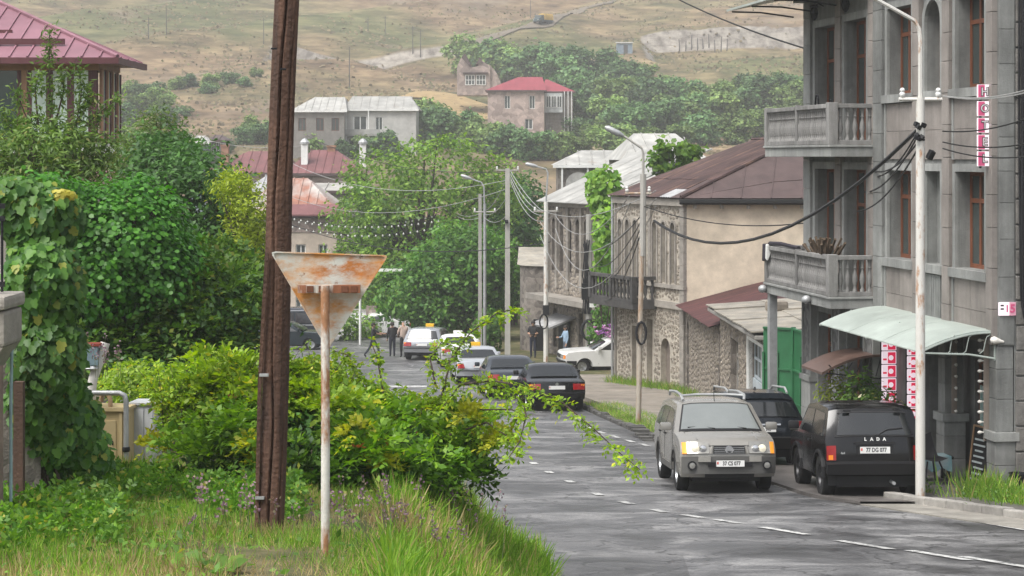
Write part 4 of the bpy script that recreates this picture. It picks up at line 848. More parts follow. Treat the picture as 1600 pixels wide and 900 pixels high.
# ---- white-roofed houses beyond the stone house
def simple_house(name, label, px0, px1, ytop, ybase, d, roof_m, wall_m, roofh, ridge=(.25, .75), depth=7, wins=(), rz=0, ov=.35, cat='house', hip=True, sheets=9, frame=None, eave=None):
    "house seen broadside: eave between ytop.. wall to ybase; wins in fractions (x0,x1,z0,z1)"
    p = P(px0, ybase, d); W = (px1-px0)*d/FPX; H = (ybase-ytop)*d/FPX
    t = thing(name, label, cat, (p.x, p.y, p.z), rz)
    bz = min(-2.5, hs_(p.x, p.y)-p.z-.6, hs_(p.x+W, p.y)-p.z-.6); o = [(a*W, b*W, c*H, e*H) for a, b, c, e in wins]; m = MB(); wall_open(m, 0, W, bz, H, o, .2)
    m.quad((W,0,bz),(W,depth,bz),(W,depth,H),(W,0,H)); m.quad((0,0,bz),(0,depth,bz),(0,depth,H),(0,0,H)); m.quad((0,depth,bz),(W,depth,bz),(W,depth,H),(0,depth,H)); m.build('wall', wall_m, t, recalc=False)
    for a, b, c, e in o: window(t, a, b, c, e, .18, frame or M_WHITE, M_GLASS, (.5,), (), max(.07, (b-a)*.08))
    e = [(-ov,-ov,H), (W+ov,-ov,H), (W+ov,depth+ov,H), (-ov,depth+ov,H)]; r0, r1 = (ridge[0]*W, depth/2, H+roofh), (ridge[1]*W, depth/2, H+roofh)
    rf = MB().quad(*e).quad(e[1], e[2], r1).quad(e[3], e[0], r0).quad(e[2], e[3], r0, r1).quad(e[0], e[1], r1, r0).build('roof', roof_m, t, recalc=False)
    for k in range(sheets+1):
        s = k/sheets; a = V(e[0]).lerp(V(e[1]), s); b = V(r0).lerp(V(r1), np.clip((s-ridge[0])/(max(1e-3, ridge[1]-ridge[0])), 0, 1)); u = V((a.x, r0[1], H+roofh))
        lim = min(1, s/max(ridge[0], 1e-3), (1-s)/max(1-ridge[1], 1e-3)); u = a+(u-a)*lim
        if lim > .08: MB().tube([a+Vector((0,0,.03)), u+Vector((0,0,.03))], .04, 4).build('standing_seam', roof_m, rf)
    MB().bx(-ov, W+ov, -ov-.03, -ov+.05, H-.18, H+.02).build('fascia', M_WHITE if roof_m is M_LGREY else M_BROWN, t)
    return t, W, H
th, W, H = simple_house('white_roof_house', 'open shed with pale hipped roof behind the lamp posts', 872, 1000, 258, 300, 128, M_LGREY, M_RUB, 1.0, (.3, .7), 6, (), sheets=7)
for k in range(4): MB().bx(.2+k*W/3.2, .32+k*W/3.2, -.3, -.2, -1, H).build('post', M_WHITE, th)
ds = thing('satellite_dish', 'round grey satellite dish below the pale shed roof', 'dish', tuple(P(904, 290, 126)))
MB().lathe([(.02,0),(.5,.06),(.85,.2),(.86,.22),(.5,.09),(.02,.03)], (0,0,0), 16, axis='y').build('bowl', M_LGREY, ds, smooth=50).rotation_euler = (R(20), 0, R(180)); MB().tube([(0,.1,0),(0,.5,-.6),(0,.9,-1.2)], .04).build('mast', M_GALV, ds)
th, W, H = simple_house('pale_roof_house', 'house with long pale sheet roof behind the arched stone house', 878, 1030, 318, 370, 100, M_LGREY, M_RUB, 2.2, (.7, .98), 8, (), rz=R(-12), sheets=8)
M_DKM = mat('dark_metal', (.09, .085, .08), .6)
simple_house('pale_roof_house', 'pale roofed house with dark gable behind the leafy branch', 985, 1100, 250, 320, 112, M_LGREY, M_RUB, 1.6, (.2, .8), 8, (), rz=R(6), sheets=6)
# ================================================================ houses on the left and on the hill
M_PROOF = mat('pink_sheet', (.25, .122, .15), .45, .1, 1.5, .1, stain=.2)
M_PTRIM = mat('dark_red_trim', (.10, .03, .035), .5, .15, 4, .1)
M_PINE = mat('pine_wood', (.36, .20, .11), .6, .2, 5, .2, mode='streak')
M_PGLASS = mat('reflection_pale_glass', (.55, .67, .58), .06, .12, .8, 0, stain=.15, spec=.8)  # pale green base colour stands in for reflection and curtains
M_DGLASS = mat('dark_green_glass', (.02, .05, .04), .05, .2, .8, 0, stain=.2, spec=.8)
vh = thing('veranda_house', 'house with pink sheet metal hip roof and glazed timber veranda', 'house', (-10.75, 50, -6.6), 0, absz=True)
ZE = 2.55
MB().bx(-9, 0, .02, 2.7, -8, .35).bx(-9, -3, 2.71, 7, -8, ZE-.1).build('lower_wall', M_STONE, vh); MB().bx(-9, 0, .05, 2.7, ZE-.25, ZE).build('wall_plate', M_PINE, vh)
for k, x in enumerate((-.12, -1.95, -4.2, -6.4, -8.8)): MB().bx(x-.07, x+.07, -.03, .12, .35, ZE-.26).build('corner_post' if k == 0 else 'veranda_post', M_PTRIM if k == 0 else M_PINE, vh)
MB().bx(-9, 0, -.05, .02, ZE-.3, ZE-.12).build('head_beam', M_PINE, vh)
def glaz(a, b, gm, y=.06, n=2):
    for k in range(n):
        x0, x1 = a+(b-a)*k/n, a+(b-a)*(k+1)/n
        w = MB().bx(x0, x0+.09, y-.05, y, .4, ZE-.3).bx(x1-.09, x1, y-.05, y, .4, ZE-.3).bx(x0+.09, x1-.09, y-.05, y, .4, .5).build('window', M_PTRIM, vh); MB().bx(x0+.05, x1-.05, y-.035, y-.02, .45, ZE-.3).build('pane', gm, w)
glaz(-1.85, -.2, M_PGLASS, n=3); glaz(-4.1, -2.05, M_PGLASS if 0 else M_DGLASS); glaz(-6.3, -4.3, M_DGLASS); 
for k in range(4):
    y0 = .18+k*.66; MB().bx(-.02, .06, y0-.06, y0+.1, .35, ZE-.26).build('veranda_post', M_PINE, vh); w = MB().bx(-.03, .03, y0+.1, y0+.16, .4, ZE-.3).bx(-.03, .03, y0+.48, y0+.55, .4, ZE-.3).build('window', M_PTRIM, vh); MB().bx(-.02, .0, y0+.12, y0+.52, .45, ZE-.3).build('pane', M_PGLASS, w)
MB().bx(-9, .12, -.1, .0, .1, .35).bx(0.0, .12, 0, 2.7, .1, .35).build('sill_band', M_WHITE, vh)
E0, E1, E2, E3, AP, AQ = (-9.6,-.7,ZE), (.62,-.7,ZE), (.62,3.1,ZE), (-9.6,7.7,ZE), (-4.0,3.5,ZE+1.95), (-5.2,3.5,ZE+1.95)
rf = MB().quad(E0, E1, E2, E3).quad(E1, E2, AP).quad(E0, E1, AP, AQ).quad(E2, (-3.2,7.7,ZE), AP).quad((-3.2,7.7,ZE), E3, AQ, AP).quad(E3, E0, AQ).build('roof', M_PROOF, vh, recalc=False)
for k in range(23):
    x = -9.6+10.22*k/22; lim = min(1, (.62-x)/4.62, (x+9.6)/4.4)
    if lim > .05: MB().tube([(x,-.7,ZE+.02), (x,-.7+4.2*lim,ZE+1.95*lim+.02)], .03, 4).build('standing_seam', M_PROOF, rf)
for k in range(4):
    y = -.7+3.8*(k+.5)/4; lim = .5*min(1, (y+.7)/1.9+.1); MB().tube([(.62,y,ZE+.02), (.62-4.62*lim,y+(3.5-y)*lim,ZE+1.95*lim+.02)], .03, 4).build('standing_seam', M_PROOF, rf)
MB().tube([V(E1)+V((0,0,.03)), V(AP)+V((0,0,.03))], .06, 6).build('ridge_cap', M_PTRIM if 0 else M_PROOF, rf)
for x0, x1, y in ((-4.6,-2.5,.9), (-2.7,-.9,.02)): MB().bx(x0, x1, y-.03, y+.03, ZE+.33*(y+1)+.14-.1, ZE+.33*(y+1)+.19).build('snow_guard', M_PTRIM, rf)
MB().bx(-9.6, .66, -.76, -.66, ZE-.16, ZE+.0).bx(.56, .66, -.66, 3.1, ZE-.16, ZE+.0).build('fascia', M_PTRIM, vh); MB().quad((-9.6,-.65,ZE-.1),(.55,-.65,ZE-.1),(.55,3.0,ZE-.1),(-9.6,3.0,ZE-.1)).build('soffit', M_PINE, vh, recalc=False)
lr = MB().quad((-.4,-1.2,-.75),(.9,-1.2,-.75),(.9,.6,-.2),(-.4,.6,-.2)).build('porch_roof', M_PROOF, vh, recalc=False)
for k in range(4): corrugated(MB(), (-.4+.325*k,-1.2,-.73), (-.4+.325*(k+1),-1.2,-.73), (-.4+.325*(k+1),.6,-.18), (-.4+.325*k,.6,-.18), 4, .04).build('corrugated_sheet', M_PROOF, lr, recalc=False)

M_RROOF = mat('faded_red_sheet', (.17, .07, .07), .55, .15, .8, .1, stain=.3)
M_PSTONE = mat('pinkish_stone', (.36, .285, .25), .9, .25, 1.6, .4, stain=.3, mode='stone')
M_CREAM = mat('cream_render', (.50, .42, .34), .9, .12, 1.5, .3, stain=.3)
M_GREYST = mat('grey_block', (.24, .225, .205), .9, .2, 1.2, .3, stain=.3)
t, W, H = simple_house('red_roof_house', 'long low house with faded red roof behind the wooden pole', 322, 446, 270, 330, 150, M_RROOF, M_PSTONE, 1.7, (.45, .95), 8, [(.1,.2,.3,.8), (.55,.65,.3,.8)], sheets=10)
t2, W2, H2 = simple_house('red_roof_house', 'house with faded red hip roof and white chimneys beyond the rusted sign', 446, 562, 271, 335, 146, M_RROOF, M_PSTONE, 1.8, (.3, .62), 8, [(.2,.32,.3,.75), (.7,.82,.3,.75)], sheets=10)
def chimney(label, px, y0, y1, d, w, m, cap=True, grp=None):
    p = P(px, y1, d); h = (y1-y0)*d/FPX; t = thing('chimney', label, 'chimney', tuple(p), 0, grp)
    MB().bx(-w/2, w/2, -w/2, w/2, -.9, h).build('shaft', m, t)
    MB().lathe([(w*.75, h-.05), (w*.75, h+.1), (w*.3, h+.35), (.02, h+.4)], (0,0,0), 10).build('cowl', M_GALV, t) if cap else MB().bx(-w*.6, w*.6, -w*.6, w*.6, h-.1, h+.05).build('cap', m, t)
chimney('tall white sheet metal chimney with a cowl right of the wooden pole', 476, 224, 255, 147.5, .5, M_WHITE); chimney('white sheet metal chimney standing right of the red hip roof', 567, 224, 260, 152, .5, M_WHITE)
M_BRICK = mat('orange_brick', (.33, .185, .12), .9, .25, 3, .4)
chimney('brick chimney on the red roof left of the wooden pole', 352, 227, 258, 152, .55, M_BRICK, False); chimney('brick chimney with broken top beside the cowled chimney', 518, 228, 250, 150, .6, M_BRICK, False)
t, W, H = simple_house('rust_roof_house', 'cream walled house with rusted sheet roof behind the rusted sign', 384, 526, 336, 500, 122, rustify(mat('rust_pale_sheet', (.42, .38, .35), .6, .15, 1, .1, stain=.3), (.27, .12, .08), .45, .6, .35, (1, .4, 1)), M_CREAM, 2.3, (.25, .6), 9, [(.55,.66,.55,.72), (.8,.9,.55,.72), (.55,.66,.1,.3)], sheets=11)
MB().hexa([(2.6,-.6,H-.05),(W+.6,-.6,H-.05),(W+.2,.5,H+.55),(2.6,.5,H+.55),(2.6,-.6,H+.05),(W+.6,-.6,H+.05),(W+.2,.5,H+.68),(2.6,.5,H+.68)]).build('red_eave_sheet', M_RROOF, t); MB().bx(.2, W-.2, -.06, .02, H-1.1, H-.1).build('stone_band', M_PSTONE, t); MB().bx(0, W, -.1, .02, H*.42, H*.45).build('string_course', M_STONE, t)
simple_house('grey_gable_house', 'small grey concrete house with pale ridge behind bright green foliage', 384, 445, 300, 360, 130, M_GREYS, M_GREYST, 1.1, (.4, .6), 6, [(.3,.55,.3,.7)], sheets=5)
t, W, H = simple_house('grey_block_house', 'grey concrete block building behind the rusted roof', 455, 560, 298, 370, 134, M_CONC, M_GREYST, .5, (.2, .8), 6, [(.6,.75,.3,.7)], sheets=4)
wl = thing('boundary_wall', 'white rendered boundary wall with stone pier beside the tree', 'wall', tuple(P(548, 540, 112)))
MB().bx(-3.5, .9, 0, .3, -.5, 2.0).build('panel', M_WHITE, wl); MB().bx(.9, 1.5, -.1, .4, -.5, 2.3).build('pier', M_PSTONE, wl); MB().bx(-3.5, .9, -.05, .35, 2.0, 2.12).build('coping', M_CONC, wl); MB().bx(-3.5, .85, -.06, 0, -.5, .5).build('plinth', M_CONC, wl)
# small dwellings far left
t, W, H = simple_house('small_blue_house', 'small blue grey house with white window under pale roof on the left', 296, 322, 222, 262, 172, M_LGREY, mat('blue_grey_render', (.20, .24, .27), .9), .6, (.3, .7), 4, [(.3,.7,.45,.9)], sheets=3)
t, W, H = simple_house('small_brown_house', 'small brown house with white lattice windows beside blue grey house', 326, 348, 219, 262, 174, M_BROWN, M_GREYST, .5, (.3, .7), 4, [(.15,.45,.5,.95), (.52,.82,.5,.95)], sheets=3)
# grey house with white roof
t, W, H = simple_house('grey_white_house', 'two storey grey house with white hip roof on the hillside', 458, 538, 173, 236, 228, M_LGREY, M_GREYST, 1.75, (.35, .95), 9, [(.1,.25,.5,.82), (.45,.6,.5,.82), (.75,.9,.5,.82), (.25,.4,.05,.3)], sheets=8, frame=mat('red_brown_frame', (.16, .06, .045)))
t2, W2, H2 = simple_house('white_wing_house', 'white walled wing with open balcony joined to the grey hillside house', 541, 650, 171, 236, 231, M_LGREY, mat('off_white_render', (.50, .49, .46), .9, .1, 1), 1.7, (.05, .9), 8, [(.1,.3,.45,.85), (.42,.52,.5,.82), (.03,.2,.0,.32), (.3,.42,.0,.35)], sheets=9)
MB().bx(0, W2*.5, -1.1, 0, H2*.36, H2*.40).build('balcony_floor', M_CONC, t2); MB().bx(0, W2*.5, -1.1, -1.02, H2*.40, H2*.52).build('balcony_parapet', M_LGREY, t2)
for k in range(4): MB().bx(k*W2*.16, k*W2*.16+.12, -1.08, -.98, -2, H2*.36 if k % 2 else H2).build('post', M_WHITE, t2)
# red-roofed stone house on the hill
t, W, H = simple_house('hill_stone_house', 'stone house with bright red hip roof on the hillside', 762, 850, 141, 205, 262, mat('bright_red_sheet', (.26, .045, .06), .5, .08, 1, 0, stain=.15), M_PSTONE, 2.0, (.55, .98), 10, [(.3,.4,.55,.87), (.74,.84,.55,.87), (.66,.8,.05,.3)], sheets=10)
t, W, H = simple_house('hill_porch_house', 'weathered timber fronted house with white glazed bay and red roof', 852, 895, 143, 203, 266, MATS['bright_red_sheet'], mat('weathered_timber', (.24, .215, .19), .9, .3, 3), 1.85, (.02, .1), 9, [(.7,.78,.05,.35), (.85,.93,.05,.35)], sheets=5)
by = MB().bx(-.1, W*.62, -.9, 0, H*.45, H*.95).build('glazed_bay', mat('pale_timber', (.44, .46, .45), .8), t)
for k in range(3): window(t, .1+k*.75, .75+k*.75, H*.58, H*.88, -.92, M_WHITE, M_GLASS, (.5,), (), .06)
for k in range(3): MB().bx(W*.68+k*.5, W*.68+k*.5+.1, -.5, -.4, -1, H).build('porch_post', M_WHITE, t)
simple_house('low_shed', 'low shed with pale flat roof below the hillside field', 752, 792, 207, 222, float(ground_at(772, 221, 132).y), M_LGREY, M_DKM, .35, (.2, .8), 4, [], sheets=3)
# ruined tower house with pointed gables
p = P(714, 134, 300); rt = thing('pointed_gable_house', 'small stone house with two pointed gables under trees on the hill', 'house', tuple(p))
MB().prism([(0,-1.5),(5.2,-1.5),(5.2,3.2),(4.6,3.4),(3.6,4.2),(3.2,3.0),(2.2,2.9),(1.2,4.9),(.6,4.3),(.0,3.0)], 0, 5).build('wall', M_PSTONE, rt); MB().prism([(.7,4.4),(1.25,5.1),(2.35,2.95),(2.0,2.95)], -.15, 5).prism([(2.9,3.2),(3.55,4.5),(4.1,3.6),(3.6,3.5)], -.15, 4).build('gable_roof', M_BROWN, rt)
MB().prism([(5.2,-1.5),(7.2,-1.5),(6.8,.6),(6.1,2.2),(5.2,3.2)], .5, 4.5).build('buttress', M_PSTONE, rt); MB().bx(.9, 4.9, -.5, 0, 1.9, 2.1).build('eave', M_BROWN, rt)
for k in range(2): window(rt, 1.3+k*1.7, 2.8+k*1.7, .1, 1.7, -.02, M_WHITE, M_GLASS, (.33, .66), (.5,), .1)
# site hut and posts along the rock cut
p = ground_at(976, 84, 200); sh2 = thing('site_hut', 'small blue grey hut at the end of the pale rock cut', 'hut', tuple(p)); M_HUT = mat('hut_blue', (.22, .28, .33), .6)
MB().bx(-1.5, 1.5, 0, 2.4, 0, 2.0).build('wall', M_HUT, sh2); MB().hexa([(-1.7,-.2,2.0),(1.7,-.2,2.0),(1.7,2.6,2.3),(-1.7,2.6,2.3),(-1.7,-.2,2.1),(1.7,-.2,2.1),(1.7,2.6,2.4),(-1.7,2.6,2.4)]).build('roof', M_LGREY, sh2); MB().bx(-.2, .6, -.04, 0, 0, 1.7).build('door', M_DKM, sh2)
for k in range(9):
    p = ground_at(1062+k*9.2, 82-1.0*(k%3), 200); f = MB().tube([(0,0,-.5), (random.uniform(-.15,.15),0,random.uniform(2.0,3.2))], .12, 5, .08).build('timber_post', M_DKM, loc=tuple(p)); tag(f, f'thin dark post on the pale rock cut, {ORD[k]} from the left of nine', 'post', 'posts on the rock cut')
for k, (px, py, h) in enumerate(sorted([(260,55,5),(412,70,5),(1082-480,55,4),(645,88,5),(657,92,5.5),(829,28,5),(546,138,7),(232,62,4),(575,50,3)])):
    p = ground_at(px, py, 150); t = thing('hill_pole', f'thin dark pole on the open hillside, {ORD[k]} from the left', 'pole', tuple(p), 0, 'poles on the hillside'); MB().tube([(0,0,-.5), (0,0,h)], .1, 5, .07).build('shaft', M_DKM, t); MB().tube([(-.6,0,h-.4), (.6,0,h-.4)], .05, 4).build('cross_arm', M_DKM, t)
# lorry on the track
p = ground_at(849, 39, 200); tk = thing('lorry', 'dark cab lorry with orange yellow canvas load on the hill track', 'lorry', tuple(p), R(-128)); tk.scale = (.8,)*3
M_TARP = mat('orange_tarp', (.55, .36, .10), .8, .15, 2, .2); M_CABC = mat('cab_green', (.06, .09, .10), .5)
MB().bx(-2.9, .9, -1.1, 1.1, .85, 1.2).build('bed', M_CABC, tk); MB().prism([(-1.15,1.2),(1.15,1.2),(1.2,2.3),(.8,2.85),(-.8,2.85),(-1.2,2.3)], -2.8, .85, f=lambda u, v, w: (w, u, v)).build('canvas', M_TARP, tk, smooth=40)
cb2 = MB().prism([(1.0,.7),(3.2,.7),(3.2,1.4),(2.5,1.6),(2.2,2.35),(1.0,2.4)], -1.0, 1.0).build('cab', M_CABC, tk, bevel=.05); MB().quad((2.52,-.8,1.68),(2.52,.8,1.68),(2.28,.8,2.25),(2.28,-.8,2.25)).build('windscreen', M_GLASS, cb2, recalc=False)
for s in (-1, 1): MB().bx(1.2, 2.1, s*1.0-.01, s*1.0+.01, 1.65, 2.2).build('side_window', M_GLASS, cb2); MB().lathe([(.02,0),(.16,.0),(.16,.05),(.02,.05)], (3.2, s*.7, 1.1), 10, axis='x').build('headlight', M_LGREY, cb2)
for x in (2.4, -.9, -2.1):
    for s in (-1, 1): MB().lathe([(.2,-.15),(.5,-.15),(.52,0),(.5,.15),(.2,.15)], (x, s*.9, .52), 14, axis='y').build('wheel', M_IRON, tk, smooth=50)
# ================================================================ vehicles (x forward, y left, origin on the ground under the middle)
def paint(name, c, metal=.3, rough=.32, dirt=.12): return mat(name, c, rough*.6, .06, 2, 0, metal, stain=dirt, spec=.45, clear=.18)
M_TYRE = mat('tyre', (.010, .010, .010), .85, .2, 8, .3); M_RIM = mat('rim_alloy', (.42, .43, .44), .35, .1, 4, 0, metal=.7); M_RIMD = mat('rim_dark', (.05, .05, .052), .4, .1, 4, 0, metal=.5)
M_BLK = mat('black_plastic', (.006, .006, .007), .55, .2, 6, .1); M_CGL = mat('car_glass', (.009, .011, .012), .04, .1, 2, 0, stain=.1, spec=.9); M_CGLP = mat('pale_screen', (.17, .185, .18), .05, .1, 1, 0, stain=.1, spec=1.0)
M_TAIL = mat('tail_red', (.24, .008, .010), .15, .15, 8, 0, stain=0, spec=.6); M_AMB = mat('amber', (.75, .22, .02), .2, .1, 8, 0, stain=0); M_AMBL = mat('amber_lit', (.8, .3, .03), .2, .1, 8, 0, stain=0, emis=((1, .30, .04), .10))
M_LENS = mat('lamp_lens', (.26, .255, .235), .1, .15, 12, 0, metal=.35, stain=0, spec=.8); M_LENSL = mat('lamp_lit', (.8, .75, .6), .1, .1, 12, 0, stain=0, emis=((1, .86, .6), .03)); M_CHR = mat('chrome', (.6, .6, .6), .18, .05, 4, 0, metal=.95, stain=.05)
M_PLATE = mat('plate_white', (.70, .70, .68), .5, .05, 6, 0, stain=.1); M_INK = mat('plate_ink', (.025, .025, .03), .6, .05, 4, 0, stain=0); M_TAXI = mat('taxi_yellow', (.72, .42, .02), .4, .05, 4, 0, stain=.05)
class Car:
    def __init__(s, name, label, cat, loc, rz, W, rear, roof, front, belt, xf, xr, rt, body, tum=.82, endr=.06, crown=.06, sill=.26, rim=M_RIM, group=None, pitch=0):
        s.t = thing(name, label, cat, loc, rz, group); s.t.rotation_euler = (0, pitch, rz)
        s.W, s.belt, s.tum, s.endr, s.crown = W, belt, tum, endr, crown; s.ztop = max(z for _, z in roof)
        arch = lambda cx: [(cx+(rt+.06)*math.cos(a), max(sill, rt+(rt+.06)*math.sin(a))) for a in [math.pi*k/8 for k in range(9)]]
        bot = [(x, z) for x, z in arch(xf)]+[(x, z) for x, z in arch(xr)]
        prof = list(rear)+list(roof)+list(front)+bot; nl = len(rear); nr = len(roof)
        fs = [-1, -.97, -.88, -.7, -.4, 0, .4, .7, .88, .97, 1]; n = len(prof); mb = MB()
        for f in fs: mb.v += [s.S(x, z, f) for x, z in prof]
        for j in range(len(fs)-1):
            for i in range(n):
                mb.f.append((j*n+i, j*n+(i+1)%n, (j+1)*n+(i+1)%n, (j+1)*n+i)); mb.m.append(0)
        for j in (0, len(fs)-1):
            up_ = [nl-1]+list(range(nl, nl+nr))+[nl+nr]; lo = list(range(0, nl))+list(range(nl+nr, n))
            mb.f.append(tuple(j*n+i for i in up_)); mb.f.append(tuple(j*n+i for i in lo)); mb.m += [0, 0]
        s.body = mb.build('body', body, s.t, smooth=32)
        MB().bx(xr-rt*1.25, xf+rt*1.25, -W*.36, W*.36, .2, .62).build('underbody', M_BLK, s.t)
        s.bm = body; s.rear, s.roof, s.front = rear, roof, front; s.rt = rt; s.xf, s.xr = xf, xr
        for x in (xf, xr):
            for sd in (-1, 1):
                w = MB().lathe([(rt*.62,-.1),(rt*.94,-.11),(rt,-.08),(rt*1.0,.08),(rt*.94,.11),(rt*.62,.1)], (0,0,0), 22, axis='y', cap=False).build('wheel', M_TYRE, s.t, loc=(x, sd*(W/2-.115), rt), smooth=40)
                q = MB().lathe([(rt*.64,.05),(rt*.64,.095),(rt*.56,.09),(rt*.5,.03),(.0,.03)], (0,0,0), 22, axis='y')
                for k in range(5):
                    a = 2*math.pi*k/5; c, sn = math.cos(a), math.sin(a); q.add([(c*.05-sn*.035, .055, sn*.05+c*.035), (c*.05+sn*.035, .055, sn*.05-c*.035), (c*rt*.6+sn*.03, .085, sn*rt*.6-c*.03), (c*rt*.6-sn*.03, .085, sn*rt*.6+c*.03)], [(0,1,2,3)])
                q.lathe([(.06,.06),(.05,.08),(.0,.085)], (0,0,0), 10, axis='y')
                o = q.build('rim', rim, w, smooth=30); o.rotation_euler = (0, 0, 0 if sd > 0 else math.pi)
    def S(s, x, z, f):
        a = abs(f); k = 1-s.endr*a**5; t = 1-(1-s.tum)*np.clip((z-s.belt)/(s.ztop-s.belt), 0, 1)-.03*max(0, (.5-z)/.3)-.012*max(0, z-.62)*(z <= s.belt+.01)
        c = s.crown*a**5*np.clip((z-s.belt+.12)/.3, .25, 1)*(z > .6); return (x*k, f*s.W/2*float(t), z-float(c))
    def patch(s, name, p0, p1, f0, f1, off, m, parent=None, n=8, taper=0.0):
        "panel lying on the front, rear or roof surface between two silhouette points"
        d = Vector((p1[0]-p0[0], p1[1]-p0[1])); nn = Vector((-d.y, d.x)).normalized()
        mid = ((p0[0]+p1[0])/2, (p0[1]+p1[1])/2)
        if nn.x*mid[0]+nn.y*(mid[1]-.8) < 0: nn = -nn
        mb = MB(); rows = []
        for o in (0.0, off):
            for i, p in enumerate((p0, p1)):
                g = taper*i; rows.append([(lambda q: (q[0]+nn.x*o, q[1], q[2]+nn.y*o))(s.S(p[0], p[1], f0+(f1-f0)*(k/n)+(g*(1-2*k/n)))) for k in range(n+1)])
        for r in rows: mb.v += r
        N = n+1
        for k in range(n):
            mb.f += [(2*N+k, 2*N+k+1, 3*N+k+1, 3*N+k), (k, k+1, 2*N+k+1, 2*N+k), (N+k, N+k+1, 3*N+k+1, 3*N+k)]; mb.m += [0]*3
        mb.f += [(0, N, 3*N, 2*N), (n, N+n, 3*N+n, 2*N+n)]; mb.m += [0]*2
        return mb.build(name, m, parent or s.t, smooth=35)
    def side(s, name, poly, m, off=.006, sides=(-1, 1), parent=None):
        "panel on the flank from a polygon (x,z)"
        for sd in sides:
            pts = [s.S(x, z, sd) for x, z in poly]; mb = MB(); n = len(pts)
            mb.v = [(x, y+sd*off, z) for x, y, z in pts]+[(x, y-sd*.02, z) for x, y, z in pts]; mb.f = [tuple(range(n))]+[(i, (i+1)%n, n+(i+1)%n, n+i) for i in range(n)]; mb.m = [0]*(n+1)
            mb.build(name, m, parent or s.t)
    def mirror(s, x, z, m, w=.2):
        for sd in (-1, 1):
            y = s.S(x, z, sd)[1]; MB().box((x, y+sd*(w/2+.03), z+.05), (.11, w, .15)).build('door_mirror', m, s.t, bevel=.035, smooth=50)
    def plate(s, x, z, rz, txt, w=.5, h=.11, tilt=0, code=True):
        p = MB().box((x, 0, z), (.012, w, h), 0, (0, tilt)).build('number_plate', M_PLATE, s.t); dx = .008 if rz > 0 else -.008
        if txt.strip(): text('plate_text', txt, h*.9, M_INK, p, (x+dx, (.02 if rz > 0 else -.02), z), (R(90), 0, R(90) if rz > 0 else R(-90)), .001, .003, .78)
        if code: MB().box((x+dx*.8, (-1 if rz > 0 else 1)*w*.45, z+.01), (.006, w*.06, h*.4)).build('country_mark', mat('plate_flag', (.55, .12, .1), .5, .3, 30, 0, stain=0), p)
    def seams(s, xs, z0, z1, sides=(-1, 1)):
        for x in xs: s.side('door_seam', [(x-.007, z0), (x+.007, z0), (x+.007, z1), (x-.007, z1)], M_BLK, .003, sides)
    def handles(s, xs, z, m=None):
        for x in xs: s.side('door_handle', [(x, z), (x+.18, z), (x+.18, z+.035), (x, z+.035)], m or M_BLK, .03)
def gz(x, d, dz=0): return (x, d, float(zr(d))+dz)
def slope_pitch(rz, d):
    "nose angle so that all wheels stand on the sloping road"
    g = float(zr(d+1.5)-zr(d-1.5))/3; return -math.atan(g*math.sin(rz))

# ---- beige SUV coming up the road
rz = R(-87.6); c = Car('suv', 'beige silver SUV with roof rails driving towards the camera', 'suv', gz(3.69, 35.4), rz, 1.78,
  [(-2.12,.42),(-2.24,.72),(-2.22,1.05)], [(-2.08,1.42),(-1.9,1.6),(-.7,1.665),(.3,1.64),(.48,1.60)], [(1.2,1.10),(1.72,1.05),(2.06,.97),(2.2,.86),(2.25,.66),(2.24,.44),(2.12,.30)], 1.08, 1.33, -1.3, .36, paint('beige_paint', (.30, .288, .26), .35, .4), .80, .07, .07, .3, pitch=slope_pitch(rz, 35.5))
M_BEI = MATS['beige_paint']
c.patch('screen_seal', (1.2,1.10), (.50,1.59), -.90, .90, .012, M_BLK, taper=.03); c.patch('windscreen', (1.16,1.125), (.53,1.565), -.86, .86, .022, M_CGLP, taper=.03); c.patch('rear_window', (-2.2,1.1), (-2.06,1.45), -.8, .8, .024, M_CGL)
c.side('side_window', [(.95,1.13),(.35,1.52),(-.35,1.55),(-.35,1.1)], M_CGL); c.side('side_window', [(-.42,1.1),(-.42,1.55),(-1.25,1.55),(-1.3,1.12)], M_CGL); c.side('side_window', [(-1.36,1.13),(-1.32,1.54),(-1.8,1.48),(-2.0,1.15)], M_CGL)
c.patch('bumper', (2.25,.70), (2.235,.38), -.985, .985, .05, mat('grey_cladding', (.10, .098, .092), .6, .1, 4, .1), n=12); [c.patch('bumper_bar', (2.25,.70), (2.25,.60), *sorted((q*.40, q*.66)), .085, M_BEI, n=5) for q in (-1, 1)]
c.patch('lower_grille', (2.25,.60), (2.245,.52), -.46, .46, .095, M_BLK); c.patch('air_intake', (2.235,.44), (2.18,.34), -.52, .52, .06, M_BLK)
g = c.patch('grille', (2.2,.875), (2.235,.735), -.33, .33, .03, M_BLK)
for k in range(4): MB().tube([(2.262-.008*k, -.28, .755+k*.032), (2.262-.008*k, .28, .755+k*.032)], .004, 4).build('grille_bar', M_GALV, g)
MB().lathe([(.03,0),(.075,0),(.08,.012),(.075,.024),(.05,.024),(.05,.012),(.03,.012)], (2.235, 0, .81), 18, axis='x').bx(2.245, 2.262, -.085, .085, .795, .825).build('badge', M_CHR, g)
